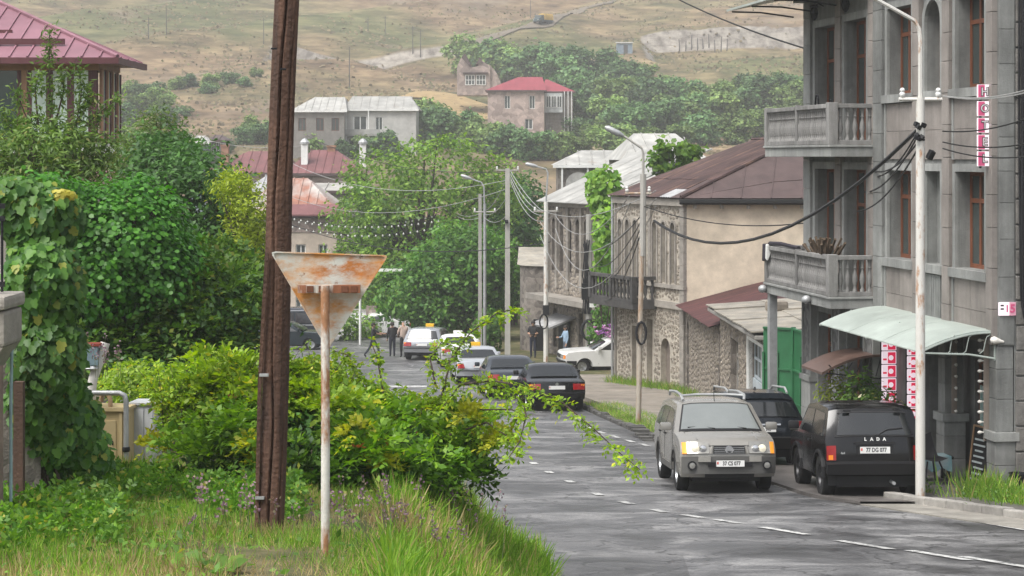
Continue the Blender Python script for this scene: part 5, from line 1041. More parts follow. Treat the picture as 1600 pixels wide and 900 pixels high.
for sd in (-1, 1):
    MB().tube([(2.24, sd*.34, .74), (2.22, sd*.31, .88)], .03, 6).build('grille_trim', M_BEI, g)
    a, b = sorted((sd*.42, sd*.875)); h = c.patch('headlight', (2.12,.945), (2.235,.735), a, b, .03, M_LENS, n=6)
    a, b = sorted((sd*.875, sd*.965)); c.patch('turn_signal', (2.12,.94), (2.235,.74), a, b, .032, M_AMBL, h, n=3)
    for q, r in ((.55, .07), (.70, .075)): x, y, z = c.S(2.19, .835, sd*q); MB().lathe([(.0,.012),(r,.0),(r*.9,.03),(.0,.045)], (x+.03, y, z), 14, axis='x').build('bulb', M_LENSL if q > .6 else M_CHR, h, smooth=50)
    x, y, z = c.S(2.24, .53, sd*.78); f = MB().lathe([(.0,.0),(.085,.0),(.085,.06),(.06,.06),(.06,.04),(.0,.04)], (x+.03, y, z), 14, axis='x').build('fog_lamp', M_BLK, c.t); MB().lathe([(.0,0),(.06,0),(.055,.015),(.0,.02)], (x+.07, y, z), 12, axis='x').build('lens', M_LENS, f)
    c.side('wheel_arch_trim', [(1.33+(.42+o)*math.cos(t), .36+(.42+o)*math.sin(t)) for o, ts in ((.09, range(9)), (0, range(8, -1, -1))) for t in [math.pi*k/8 for k in ts]], MATS['grey_cladding'], .025, (sd,)); c.side('wheel_arch_trim', [(-1.3+(.42+o)*math.cos(t), .36+(.42+o)*math.sin(t)) for o, ts in ((.09, range(9)), (0, range(8, -1, -1))) for t in [math.pi*k/8 for k in ts]], MATS['grey_cladding'], .025, (sd,))
    MB().tube([(.32, sd*.60, 1.64), (.22, sd*.62, 1.73), (-.6, sd*.62, 1.77), (-1.6, sd*.61, 1.74), (-1.75, sd*.6, 1.66)], .028, 6).build('roof_rail', M_GALV, c.t)
MB().tube([(.18, -.6, 1.72), (.12, -.3, 1.74), (.12, .3, 1.74), (.18, .6, 1.72)], .024, 6).build('roof_bar', M_GALV, c.t)
c.side('sill_trim', [(-.85,.34),(.88,.34),(.88,.46),(-.85,.46)], MATS['grey_cladding'], .02); c.seams((.98, -.38, -1.2), .5, 1.08); c.handles((-.3, -1.15), .98); c.mirror(.92, 1.12, M_BEI, .22)
c.plate(2.36, .57, 1, '37 CS 077', .52, .112)
for y0, y1 in ((-.1, -.62), (.5, -.05)): MB().tube([(1.18, y0, 1.14), (1.1, (y0+y1)/2, 1.17), (1.13, y1, 1.16)], .012, 5).build('wiper', M_BLK, c.t)
MB().tube([(.42, 0, 1.62), (.36, 0, 1.8)], .008, 5).build('aerial', M_BLK, c.t)
MB().prism([(1.1,1.115),(1.3,1.115),(1.3,1.16),(1.15,1.14)], -.62, .62).build('cowl', M_BLK, c.t) if 0 else None
c.patch('bonnet_seam', (1.24,1.102), (1.28,1.10), -.8, .8, .006, M_BLK); c.patch('bonnet_gap', (2.17,.885), (2.19,.87), -.72, .72, .007, M_BLK)
for q in (-1, 1): c.patch('bonnet_crease', (1.35,1.093), (2.02,.985), *sorted((q*.62, q*.645)), .008, M_BEI, n=2); c.patch('bonnet_gap', (1.3,1.098), (2.1,.955), *sorted((q*.80, q*.812)), .005, M_BLK, n=2)

c.t.scale = (.94,)*3
# ---- black boxy off-roader seen from behind
rz = R(91.8); c = Car('off_roader', 'black boxy off road car parked with its back to the camera', 'car', gz(6.02, 33.75, .02), rz, 1.69,
  [(-1.66,.46),(-1.74,.56),(-1.75,.75),(-1.73,1.06)], [(-1.60,1.36),(-1.50,1.55),(-1.38,1.60),(-.3,1.64),(.35,1.60),(.45,1.56)], [(.98,1.06),(1.62,1.0),(1.78,.93),(1.82,.6),(1.76,.44)], 1.05, 1.12, -1.08, .365, paint('black_paint', (.004, .004, .0045), .1, .25, .1), .85, .03, .045, .36, rim=M_RIMD, pitch=slope_pitch(rz, 34))
M_BKP = MATS['black_paint']
c.patch('rear_window', (-1.715,1.10), (-1.545,1.47), -.78, .78, .024, M_CGL, taper=.03); c.patch('windscreen', (.95,1.09), (.5,1.53), -.84, .84, .024, M_CGL)
c.patch('window_seal', (-1.73,1.075), (-1.715,1.095), -.82, .82, .016, M_BLK); c.patch('window_seal', (-1.545,1.475), (-1.53,1.495), -.79, .79, .016, M_BLK)
c.side('side_window', [(.78,1.1),(.38,1.52),(-.32,1.54),(-.32,1.08)], M_CGL); c.side('side_window', [(-.4,1.09),(-.4,1.53),(-1.3,1.5),(-1.42,1.1)], M_CGL)
for sd in (-1, 1):
    a, b = sorted((sd*.80, sd*.985)); l = c.patch('tail_light', (-1.75,.68), (-1.74,.93), a, b, .03, M_TAIL, n=3); a, b = sorted((sd*.86, sd*.95)); c.patch('reverse_lens', (-1.75,.69), (-1.75,.77), a, b, .034, M_LENS if 0 else M_AMB, l, n=2)
    for x in (1.12, -1.08): c.side('wheel_arch_trim', [(x+(.425+o)*math.cos(t), .365+(.425+o)*math.sin(t)) for o, ts in ((.05, range(9)), (0, range(8, -1, -1))) for t in [math.pi*k/8 for k in ts]], M_BLK, .03, (sd,))
    MB().box((-1.52, sd*.66, .38), (.02, .24, .3)).build('mud_flap', M_BLK, c.t)
    MB().box((-1.62, sd*.45, 1.515), (.06, .12, .03)).build('hinge', M_BLK, c.t)
c.patch('rear_bumper', (-1.69,.47), (-1.75,.66), -.99, .99, .13, M_BLK, n=12); c.patch('plate_recess', (-1.75,.78), (-1.745,.93), -.38, .38, .006, M_BLK); c.patch('handle_strip', (-1.745,.945), (-1.74,.985), -.42, .42, .03, M_BLK)
c.plate(-1.775, .85, -1, '77 DG 077', .52, .112)
for k, ch in enumerate('LADA'): text('badge_letter', ch, .075, M_WHITE, c.t, (-1.765, .165-k*.11, 1.035), (R(90), 0, R(-90)), .004, .004)
text('badge_letter', '4x4', .05, M_GALV, c.t, (-1.775, .56, .80), (R(90), 0, R(-90)), .003, .002)
MB().tube([(-1.73, -.06, 1.10), (-1.70, -.22, 1.19), (-1.68, -.5, 1.215)], .016, 5).build('wiper', M_BLK, c.t); MB().box((-1.735, -.05, 1.09), (.05, .08, .05)).build('wiper_hub', M_BLK, c.t)
c.seams((.42, -.42), .5, 1.04); c.handles((-.3,), .93); c.mirror(.72, 1.1, M_BKP if 0 else M_BLK, .2); MB().tube([(-1.6,-.3,.3),(-1.78,-.32,.28)], .03, 8).build('exhaust', M_GALV, c.t); MB().bx(-1.4, 1.4, -.06, .06, .3, .42).build('axle', M_BLK, c.t)
MB().tube([(-1.08,-.65,.36), (-1.08,.65,.36)], .06, 8).build('axle', M_BLK, c.t)

c.t.scale = (.97,)*3
# ---- dark crossover behind the beige SUV
rz = R(93); c = Car('crossover', 'dark grey crossover parked behind the beige SUV', 'suv', gz(4.95, 40.6, .02), rz, 1.88,
  [(-2.2,.42),(-2.38,.6),(-2.40,.8),(-2.34,1.08)], [(-2.05,1.45),(-1.9,1.6),(-1.0,1.69),(.2,1.66),(.5,1.6)], [(1.3,1.08),(1.9,.98),(2.28,.85),(2.36,.6),(2.25,.35)], 1.07, 1.4, -1.4, .36, paint('slate_paint', (.016, .02, .026), .4, .28), .78, .08, .07, .28, pitch=slope_pitch(rz, 40))
c.patch('rear_window', (-2.31,1.13), (-2.07,1.44), -.84, .84, .024, M_CGL, taper=.04); c.patch('windscreen', (1.25,1.12), (.55,1.57), -.85, .85, .024, M_CGL); c.patch('spoiler', (-2.0,1.5), (-1.86,1.615), -.9, .9, .04, MATS['slate_paint'])
c.side('side_window', [(1.0,1.12),(.3,1.56),(-.35,1.6),(-.35,1.1)], M_CGL); c.side('side_window', [(-.42,1.1),(-.42,1.6),(-1.3,1.57),(-1.75,1.15)], M_CGL)
for sd in (-1, 1):
    a, b = sorted((sd*.62, sd*.97)); l = c.patch('tail_light', (-2.395,.86), (-2.35,1.05), a, b, .03, M_LENS, n=5); a, b = sorted((sd*.86, sd*.98)); c.patch('tail_lens', (-2.395,.87), (-2.355,1.04), a, b, .033, M_TAIL, l, n=3); a, b = sorted((sd*.8, sd*.93)); c.patch('reflector', (-2.38,.56), (-2.39,.63), a, b, .06, M_TAIL, n=2)
    MB().tube([(.4, sd*.68, 1.63), (.2, sd*.70, 1.72), (-1.3, sd*.69, 1.74), (-1.7, sd*.66, 1.64)], .026, 6).build('roof_rail', M_GALV, c.t)
c.patch('bumper', (-2.25,.44), (-2.39,.70), -.98, .98, .05, M_BLK, n=10); c.patch('chrome_strip', (-2.375,.95), (-2.37,.985), -.4, .4, .02, M_CHR); c.plate(-2.42, .86, -1, '      312', .52, .112); text('badge_letter', 'RX', .09, M_CHR, c.t, (-2.43, -.58, .80), (R(90), 0, R(-90)), .003, .003) if 0 else None
c.seams((.95, -.38, -1.2), .45, 1.05); c.mirror(.95, 1.12, MATS['slate_paint']); c.handles((-.3, -1.15), .97); MB().prism([(-1.15,1.69),(-1.35,1.68),(-1.3,1.76)], -.02, .02).build('aerial', M_BLK, c.t)

c.t.scale = (.9,)*3
# ---- saloons along the right side
def saloon(name, label, loc, rz, W, L, H, body, cat='car', belt=.93, tail='block', rim=M_RIM, plate=None, wag=False, group=None, glass=M_CGL, taxi=None, boxy=False):
    h = L/2; bt = belt
    if wag: rear = [(-h+.1,.4),(-h,.6),(-h+.02,.85),(-h+.08,bt+.03)]; roof = [(-h+.36,H-.1),(-h+.6,H-.02),(-.4,H),(.35,H-.05),(.5,H-.1)]
    else: rear = [(-h+.1,.38),(-h,.58),(-h+.02,.78),(-h+.06,bt-.02),(-h+.2,bt+.03),(-h+.78,bt+.06)]; roof = [(-h+1.35,H-.12),(-h+1.62,H-.03),(-.15,H),(.4,H-.05),(.52,H-.1)]
    front = [(1.2,bt+.02),(h-.45,bt-.12),(h-.12,bt-.22),(h,.58),(h-.1,.32)]
    if boxy: front = [(1.1,bt+.03),(h-.5,bt-.02),(h-.10,bt-.07),(h-.02,bt-.14),(h,.56),(h-.06,.36)]; rear = [(-h+.05,.4),(-h,.58),(-h+.0,.8),(-h+.06,bt+.0),(-h+.3,bt+.05),(-h+.85,bt+.06)]
    c = Car(name, label, cat, loc, rz, W, rear, roof, front, bt+.04, h-.85, -h+1.0, .31, body, .80, .07, .06, .22, rim=rim, group=group, pitch=slope_pitch(rz, loc[1]))
    if wag: c.patch('rear_window', (-h+.10,bt+.08), (-h+.34,H-.14), -.84, .84, .024, glass, taper=.03); c.side('side_window', [(-h+.35,bt+.1),(-h+.55,H-.12),(-h+1.2,H-.08),(-h+1.2,bt+.08)], M_CGL)
    else: c.patch('rear_window', (-h+.84,bt+.1), (-h+1.34,H-.14), -.84, .84, .024, glass, taper=.05)
    c.patch('windscreen', (1.14,bt+.07), (.58,H-.14), -.85, .85, .024, M_CGL)
    c.side('side_window', [(.88,bt+.07),(.38,H-.12),(-.28,H-.08),(-.28,bt+.06)], M_CGL); c.side('side_window', [(-.36,bt+.06),(-.36,H-.08),(-h+1.6 if not wag else -h+1.3,H-.11),(-h+1.15 if not wag else -h+1.3,bt+.08)], M_CGL)
    for sd in (-1, 1):
        f = .56 if tail != 'tri' else .66; a, b = sorted((sd*f, sd*.98)); z0 = .67; z1 = bt-.08
        l = c.patch('tail_light', (-h+.0,z0), (-h+.045,z1), a, b, .025, M_TAIL, n=5, taper=(0.07 if tail == 'tri' else 0)); a, b = sorted((sd*.84, sd*.98)); c.patch('amber_lens', (-h+.03,z1-.1), (-h+.045,z1-.01), a, b, .03, M_AMB, l, n=3)
        a, b = sorted((sd*.5, sd*.92)); c.patch('headlight', *(((h-.02,bt-.16), (h,.64)) if boxy else ((h-.1,bt-.25), (h-.02,.62))), a, b, .02, M_LENS, n=5)
    c.patch('bumper', (-h+.09,.40), (-h,.60), -.985, .985, .05, body, n=10); c.patch('bumper_strip', (-h+.0,.56), (-h,.60), -.97, .97, .065, M_BLK, n=8); c.patch('boot_seam', (-h+.0,.635), (-h,.65), -.8, .8, .006, M_BLK)
    if plate: c.plate(-h-.012, .74, -1, plate, .5, .11)
    c.seams((.95, -.32, -h+1.5), .4, bt); c.handles((-.25, -h+1.65), bt-.1); c.mirror(.88, bt+.08, body, .18)
    if taxi is not None:
        sg = MB().bx(-.09, .09, -.2, .2, H-.02, H+.13).build('taxi_sign', taxi, c.t, bevel=.03)
    return c
M_SIL = paint('silver_paint', (.42, .43, .45), .5, .3); M_GRP = paint('grey_paint', (.05, .058, .07), .45, .3); M_WCP = paint('white_car_paint', (.70, .70, .68), 0, .3); M_SILP = paint('pale_silver_paint', (.48, .50, .52), .4, .3)
def heading(a, b): return math.atan2(b[1]-a[1], b[0]-a[0])
c = saloon('black_saloon', 'black saloon nearest in the row of parked cars by the kerb', gz(1.20, 61.3), heading((1.4,59),(1.0,64)), 1.79, 4.7, 1.43, paint('black_paint_b', (.005, .0055, .0065), .1, .22), plate=' ')
MB().lathe([(.0,0),(.05,0),(.05,.01),(.0,.012)], (-2.345, 0, .84), 12, axis='x').build('badge', M_CHR, c.t)
c = saloon('grey_saloon', 'dark grey saloon between the silver taxi and the black saloon', gz(-.15, 66.9), heading((.1,64),(-.5,70)), 1.77, 4.5, 1.43, M_GRP, plate=' ')
saloon('silver_taxi', 'silver saloon taxi with triangular tail lights and yellow roof sign', gz(-1.42, 74.6), heading((-1.2,72),(-1.7,77)), 1.74, 4.55, 1.43, M_SILP, plate=' ', tail='tri', taxi=M_TAXI)
saloon('white_taxi', 'white saloon with a white roof sign behind the silver taxi', gz(-2.42, 86.0), heading((-2.2,84),(-2.6,88)), 1.72, 4.3, 1.43, M_WCP, plate=' ', taxi=M_WHITE)
saloon('estate_taxi', 'silver estate taxi with yellow roof sign beside the walking men', gz(-3.95, 92.2), heading((-4.1,90),(-3.5,95)), 1.80, 4.75, 1.52, M_SIL, plate=' ', wag=True, taxi=M_TAXI)
# white saloon with flowers, broadside, nose to the left
c = saloon('white_saloon', 'white old saloon with purple flowers on its roof beside the stone house', gz(4.35, 80.2, .08), R(187), 1.80, 4.86, 1.46, M_WCP, belt=.95, boxy=True)
for sd in (-1, 1): a, b = sorted((sd*.5, sd*.9)); c.patch('front_indicator', (2.415,.78), (2.43,.64), *sorted((sd*.90, sd*.98)), .03, M_AMB, n=2)
c.patch('front_bumper', (2.43,.56), (2.36,.38), -.98, .98, .06, M_BLK, n=10); c.patch('grille', (2.415,.78), (2.43,.64), -.48, .48, .02, M_BLK); c.side('bumper_end', [(1.95,.36),(2.38,.38),(2.40,.54),(1.95,.54)], M_BLK, .03)
# dark old saloon on the square, broadside to the right
c = saloon('dark_green_saloon', 'dark green old saloon on the square behind the rusted sign', gz(-11.9, 100.5), R(-4), 1.80, 4.8, 1.46, paint('dark_green_paint', (.012, .022, .028), .2, .3), belt=.95, boxy=True)
# minivan
rz = R(2); c = Car('minivan', 'dark minivan with silver roof parked behind the dark green saloon', 'van', gz(-12.0, 107), rz, 1.9, [(-2.4,.4),(-2.45,.7),(-2.42,1.05)], [(-2.3,1.7),(-2.1,1.88),(.2,1.9),(.9,1.75)], [(1.75,1.1),(2.2,.95),(2.4,.6),(2.3,.35)], 1.05, 1.5, -1.5, .34, M_GRP, .86)
c.side('side_window', [(1.2,1.1),(.75,1.65),(.0,1.72),(.0,1.1)], M_CGL); c.side('side_window', [(-.1,1.1),(-.1,1.72),(-1.1,1.72),(-1.1,1.1)], M_CGL); c.side('side_window', [(-1.2,1.1),(-1.2,1.72),(-2.1,1.68),(-2.25,1.12)], M_CGL); c.patch('windscreen', (1.7,1.15), (.96,1.7), -.85, .85, .024, M_CGL); c.side('roof_band', [(-2.2,1.78),(.5,1.8),(.5,1.86),(-2.1,1.86)], M_SIL, .01); c.side('waist_strip', [(-2.4,.95),(2.1,.95),(2.1,1.03),(-2.4,1.03)], M_SIL, .01); c.seams((.9,-.05,-1.15), .5, 1.05)
saloon('small_white_car', 'low white car standing behind the walking man in black', gz(-7.75, 111), R(185), 1.68, 3.9, 1.40, M_WCP)
# purple flowers on the roof
random.seed(3); p = Vector(gz(4.2, 80.15, .08)); fl = thing('flower_arrangement', 'pink and purple flower arrangement on the white car roof', 'flowers', (p.x, p.y, p.z+1.46))
pts = [Vector((random.gauss(0,.32), random.gauss(0,.3), abs(random.gauss(.2,.13)))) for _ in range(70)]
for i in range(3):
    mb = MB()
    for q in pts[i::3]:
        for k in range(6):
            a = 2*math.pi*k/6; t = Vector((math.cos(a), math.sin(a), .5+random.random()*.5))*.11; u = Vector((-math.sin(a), math.cos(a), .1))*.05; mb.quad(q, q+t*.5+u, q+t, q+t*.5-u)
    mb.build('blossoms', mat(('violet_petals','pink_petals','pale_petals')[i], ((.45,.15,.55),(.65,.25,.55),(.72,.5,.68))[i], .7, .2, 8, 0), fl, recalc=False)['kind'] = 'stuff'
# ================================================================ poles, wires, signs, cabinets
M_POLE = mat('pole_wood', (.045, .026, .019), .9, .5, 9, 1.0, stain=.4, mode='streak', bscale=25, col2=(.15, .078, .05))
def interp(pts, y): 
    ys = [p[1] for p in pts]; return float(np.interp(y, ys, [p[0] for p in pts]))
# wooden pole, leaning, split by a long crack
base = P(416, 868, 16); wp = thing('wooden_pole', 'weathered brown wooden utility pole leaning with a long crack', 'pole', tuple(base))
N = 84; K = 110; mb = MB(); rnd = random.Random(2)
top = P(455, -160, 16.1)-base
for i in range(K+1):
    t = i/K; c = Vector((0,0,-.4)).lerp(top, t); c.x += .012*math.sin(t*7)
    r = .112-.012*t
    for k in range(N):
        a = 2*math.pi*k/N; cr = math.radians(262)+.16*math.sin(t*9)+.07*math.sin(t*31)
        da = abs((a-cr+math.pi)%(2*math.pi)-math.pi); g = -.055*math.exp(-(da/.085)**2)*(.5+.5*math.sin(t*5+1)**2)
        da2 = abs((a-cr-.9+math.pi)%(2*math.pi)-math.pi); g -= .03*math.exp(-(da2/.06)**2)*max(0, math.sin(t*11))
        g += .0012*math.sin(k*1.7+t*3)+.0018*math.sin(k*.9+1+t*2)+.004*math.sin(k*.37+t*6)+rnd.uniform(-.0012, .0012); mb.v.append((c.x+(r+g)*math.cos(a), c.y+(r+g)*math.sin(a), c.z))
mb.f = [(i*N+k, i*N+(k+1)%N, (i+1)*N+(k+1)%N, (i+1)*N+k) for i in range(K) for k in range(N)]; mb.m = [0]*len(mb.f)
mb.build('shaft', M_POLE, wp, smooth=50)
def pw_(px, py, dd=0): return P(px, py, 15.93+dd)-base
MB().tube([pw_(401,866), pw_(402,780), pw_(406,600), pw_(417,395)], .022, 4).build('conduit', M_POLE, wp)
for py in (586, 778): 
    x = interp([(447,0),(432,400),(416,862)], py); q = P(x-13, py, 15.9)-base; MB().box(tuple(q), (.075, .03, .022)).build('steel_clip', M_GALV, wp)
for px, py in ((426,76),(440,108)): MB().tube([pw_(px+6,py), pw_(px-2,py,-.05)], .008, 6).build('bolt', M_IRON, wp)
# rusted give-way sign seen from behind
base = P(509, 884, 14.5); sg = thing('warning_sign', 'rusted white triangular road sign seen from behind on a thin post', 'sign', tuple(base))
M_SIGN = mat('sign_back', (.52, .52, .47), .6, .1, 3, .15, stain=.15); n = M_SIGN.node_tree.nodes; L_ = M_SIGN.node_tree.links
rustify(M_SIGN, (.44, .20, .055), .42, .58, 2.2, (.8, 1, 1.6)); rustify(M_SIGN, (.36, .13, .03), .55, .66, 3.2, (.6, 1, 1.2)); rustify(M_SIGN, (.16, .06, .02), .62, .68, 9, (1, 1, 1))
a, b, c = P(422,393,14.56)-base, P(607,399,14.56)-base, P(512,547,14.56)-base
def rnd_tri(s):
    o = []; pts = [a, b, c]; g = (a+b+c)/3
    for i in range(3):
        p = g+(pts[i]-g)*s; q, r = g+(pts[i-1]-g)*s, g+(pts[(i+1)%3]-g)*s; o += [p+(q-p).normalized()*.035, p+((q-p).normalized()+(r-p).normalized())*.008, p+(r-p).normalized()*.035]
    return o
o1, o2 = rnd_tri(1), rnd_tri(.965); mb = MB(); n = len(o1); Y = Vector((0,.012,0))
mb.v = [tuple(p) for p in o1]+[tuple(p) for p in o2]+[tuple(p+Y*1.2) for p in o2]+[tuple(p+Y*2) for p in o1]
mb.f = [(i, (i+1)%n, n+(i+1)%n, n+i) for i in range(n)]+[(n+i, n+(i+1)%n, 2*n+(i+1)%n, 2*n+i) for i in range(n)]+[tuple(2*n+i for i in range(n)), tuple(3*n+i for i in range(n))]+[(i, (i+1)%n, 3*n+(i+1)%n, 3*n+i) for i in range(n)]; mb.m = [0]*len(mb.f)
mb.build('plate', M_SIGN, sg)
M_POSTR = rustify(mat('post_paint', (.60, .58, .53), .6, .08, 3, .2, stain=.12), (.30, .15, .075), .43, .55, 5, (1, 1, .35))
MB().tube([(0,-.05,-.3), (.003,-.05,1.0), (0,-.05,2.12)], .034, 14).build('post', M_POSTR, sg, smooth=50)
q0, q1 = P(463,453,14.40)-base, P(561,454,14.40)-base; M_BRK = rustify(mat('bracket_paint', (.58, .56, .5), .6, .1, 3, .1), (.22, .085, .04), .42, .5, 3, (1, 1, .2))
MB().bx(q0.x, q1.x, -.012, .05, q0.z-.03, q0.z+.03).build('bracket', M_BRK, sg)
for x in (q0.x+.07, q0.x+.16, q0.x+.33, q0.x+.40): MB().bx(x, x+.05, -.022, -.012, q0.z-.024, q0.z+.024).build('clamp', mat('rust_iron', (.16, .06, .03), .8, .3, 8), sg)
MB().lathe([(.22,-.15),(.2,.02),(.16,.06),(.02,.07)], (0,-.05,0), 14).build('footing', M_CONC, sg)

def at_ground(px, py, d): p = P(px, py, d); return Vector((p.x, d, float(hs_(p.x, d))))
# concrete and steel street poles
def tapered(t, h, r0, r1, m, n=8, name='shaft', x=0, z0=-.4): return MB().tube([(x,0,z0), (x,0,h*.5), (x,0,h)], [r0, (r0+r1)/2, r1], n).build(name, m, t, smooth=40)
M_CPOLE = mat('concrete_pole', (.40, .385, .35), .85, .15, 2, .3, stain=.25, mode='streak')
M_WPOLE = M_RUST
INS = [(.02,0),(.045,.02),(.05,.07),(.03,.09),(.045,.11),(.04,.14),(.015,.16)]
def crossarm(t, z, w, m, ins=True, y=0, tilt=0):
    a = MB().tube([(-w/2,y,z-tilt), (w/2,y,z+tilt)], .035, 5).build('cross_arm', m, t)
    for x in (-w/2+.06, w/2-.06): MB().lathe(INS, (x, y, z+(tilt if x > 0 else -tilt)+.03), 8).build('insulator', M_WHITE, a, smooth=50)
def lamp(t, pts, m, head=True, r=.035):
    a = MB().tube(pts, r, 7, r*.8).build('lamp_arm', m, t, smooth=50)
    if head:
        p, q = Vector(pts[-2]), Vector(pts[-1]); d = (q-p).normalized(); MB().tube([q-d*.05, q+d*.12, q+d*.42, q+d*.5], [.05, .085, .08, .03], 8).build('lamp_head', M_GALV, a, smooth=50)
# white lamp pole by the hotel
b = at_ground(1438, 778, 32); s = 3000/32
t = thing('lamp_pole', 'white rust streaked lamp pole with cross arm in front of the hotel', 'lamp pole', (b.x, b.y, b.z+.04)); hh = lambda py: (-(py-245)*32/3000)-b.z-.04
MB().tube([(0,0,-.2), (0,0,hh(450)), (0,0,hh(152))], [.082, .078, .072], 12).build('shaft', M_WPOLE, t, smooth=50)
lamp(t, [(0,0,hh(155)), (0,0,hh(60)), (-.02,0,hh(45)), (-.10,0,hh(32)), (-.75,-.1,hh(0)), (-1.6,-.2,hh(-35))], M_WPOLE, True, .04)
crossarm(t, hh(155), .72, M_WPOLE); ft = MB().box((.16,-.06,hh(242)), (.1,.1,.16), .3, (.4,.3)).build('flood_lamp', M_IRON, t, bevel=.02)
mb = MB(); [mb.box((random.uniform(-.09,.07), -.08+random.uniform(-.03,.03), hh(205)+random.uniform(-.16,.12)), (.09,.06,.07), random.random(), (random.random(), .4)) for _ in range(7)]; mb.build('cable_clamps', M_IRON, t)
# rusty pole on the pavement by the stone house
b = at_ground(997, 665, 52); t = thing('lamp_pole', 'rusty pale lamp pole standing on the worn pavement', 'lamp pole', (b.x, b.y, b.z+.1)); hh = lambda py: (-(py-245)*52/3000)-b.z-.1; k = 52/3000
M_RPOLE = rustify(mat('rusty_pole_paint', (.46, .41, .34), .7, .12, 2, .2, stain=.25), (.28, .17, .10), .46, .6, 3, (1, 1, .25))
MB().tube([(0,0,-.2), (4*k,0,hh(480)), (8*k,0,hh(300))], [.075, .07, .065], 10).build('shaft', M_RPOLE, t, smooth=50); MB().tube([(7*k,0,hh(400)), (8*k,0,hh(272))], .085, 8).build('sleeve', M_CPOLE, t)
lamp(t, [(8*k,0,hh(300)), (8*k,0,hh(240)), (6*k,0,hh(232)), (-20*k,0,hh(214)), (-26*k,0,hh(211))], M_CPOLE, True, .035); crossarm(t, hh(302), .72, M_RPOLE)
MB().tube([(.08+.13*math.cos(a), -.1, hh(520)+.3*math.sin(a)) for a in [2*math.pi*i/12 for i in range(13)]], .035, 6).build('cable_coil', M_IRON, t)
# concrete poles further down
def cpole(label, px, py, d, ytop, name='utility_pole', m=None, lampx=None, arm=None, r=.12, w=8):
    b = at_ground(px, py, d); t = thing(name, label, 'pole', tuple(b)); hh = lambda y: (-(y-245)*d/3000)-b.z; k = d/3000
    MB().tube([(0,0,-.4), (0,0,hh((py+ytop)/2)), (0,0,hh(ytop))], [r*1.25, r*1.1, r], w).build('shaft', m or M_CPOLE, t, smooth=30)
    if lampx: lamp(t, [((x-px)*k, 0, hh(y)) for x, y in lampx], M_GALV, True, .04)
    if arm: crossarm(t, hh(arm), 1.1, M_CPOLE)
    return t, hh, k
t, hh, k = cpole('tall plain concrete pole in front of the round leafy tree', 793, 562, 90, 263, r=.15, w=4, arm=266)
MB().box((-.05,-.2,hh(346)), (.16,.12,.16)).build('lamp_bracket', M_IRON, t)
t, hh, k = cpole('white lamp pole with cable coil beside the man in black', 853, 572, 85, 315, 'lamp_pole', M_WPOLE, [(853,316),(856,270),(853,264),(838,260)], 330, .09)
MB().box((0,-.14,hh(484)), (.28,.2,.42)).build('meter_box', M_IRON, t); MB().tube([(-.1+.18*math.cos(a), -.18, hh(502)+.32*math.sin(a)) for a in [2*math.pi*i/12 for i in range(13)]], .035, 6).build('cable_coil', M_IRON, t)
t, hh, k = cpole('concrete pole paired with a steel lamp pole under the trees', 750, 548, 94, 303, r=.11, w=4)
t, hh, k = cpole('slim steel lamp pole beside the concrete pole under the trees', 757.5, 548, 93.6, 318, 'lamp_pole', M_GALV, [(757,320),(756,292),(752,285),(735,279)], 331, .07)
t, hh, k = cpole('pale pole carrying cable coils and boxes behind the white saloon', 920, 560, 83.5, 335, r=.12)
MB().tube([(.0+.3*math.cos(a), -.2, hh(515)+.42*math.sin(a)) for a in [2*math.pi*i/14 for i in range(15)]], .07, 7).build('cable_coil', M_IRON, t); MB().box((.15,-.16,hh(473)), (.26,.2,.36)).build('meter_box', M_WHITE, t); MB().box((-.12,-.16,hh(455)), (.4,.25,.7)).build('junction_box', M_IRON, t)
mb = MB()
for i in range(9): mb.tube([(random.uniform(-.25,.05), -.15, hh(380)+random.uniform(-.2,.2)), (random.uniform(-.35,.1), -.18, hh(430)), (random.uniform(-.3,.1), -.16, hh(490))], .03, 5)
mb.build('cable_tangle', M_IRON, t)
t, hh, k = cpole('short old pole showing above the tree beside the garlands', 704, 400, 120, 320, r=.1); crossarm(t, hh(328), .9, M_CPOLE)
# white cantilever bar beyond the sign
p = P(580, 540, 104); t = thing('gantry_post', 'white cantilever bar on a post half hidden by the rusted sign', 'post', (p.x, 104, float(zr(104)))); z = -(422-245)*104/3000-float(zr(104))
MB().tube([(-.6,0,0), (-.6,0,z)], .07, 8).build('post', M_WHITE, t); MB().bx(-.65, 2.2, -.08, .08, z-.07, z+.07).build('bar', M_WHITE, t)

# ---- gas cabinets and pipes
M_YEL = rustify(mat('cream_yellow_paint', (.52, .41, .22), .55, .08, 2, .1, stain=.2), (.25, .14, .06), .62, .68, 4, (1, 1, 1))
b = P(166, 757, 24); gc = thing('gas_cabinet', 'cream yellow metal gas cabinet overgrown by the vine', 'cabinet', (b.x, b.y, b.z), R(-6))
MB().bx(-.24, .24, 0, .42, 0, .92).build('case', M_YEL, gc, bevel=.008); MB().bx(-.20, .13, -.018, 0, .08, .80).build('door', M_YEL, gc, bevel=.004); MB().bx(.17, .21, -.02, 0, .02, .9).build('edge_rail', M_YEL, gc); MB().bx(-.27, .27, -.04, .45, .92, .96).build('lid', M_YEL, gc); MB().tube([(.09,-.02,.5),(.09,-.035,.55)], .01, 5).build('latch', M_IRON, gc)
vp = MB().tube([(.02,.1,.94), (.02,.1,1.06), (-.03,.1,1.14), (-.09,.1,1.1), (-.1,.1,1.02)], .03, 8).build('vent_pipe', mat('tan_pipe', (.38, .26, .15), .6), gc, smooth=50)
g2 = thing('meter_cabinet', 'tall pale grey metal cabinet behind the cream cabinet', 'cabinet', (b.x+.40, b.y+.35, b.z-.1), R(-6)); M_GCAB = rustify(mat('grey_cabinet', (.46, .47, .48), .55, .08, 2, .1, stain=.2), (.3, .2, .12), .64, .7, 4)
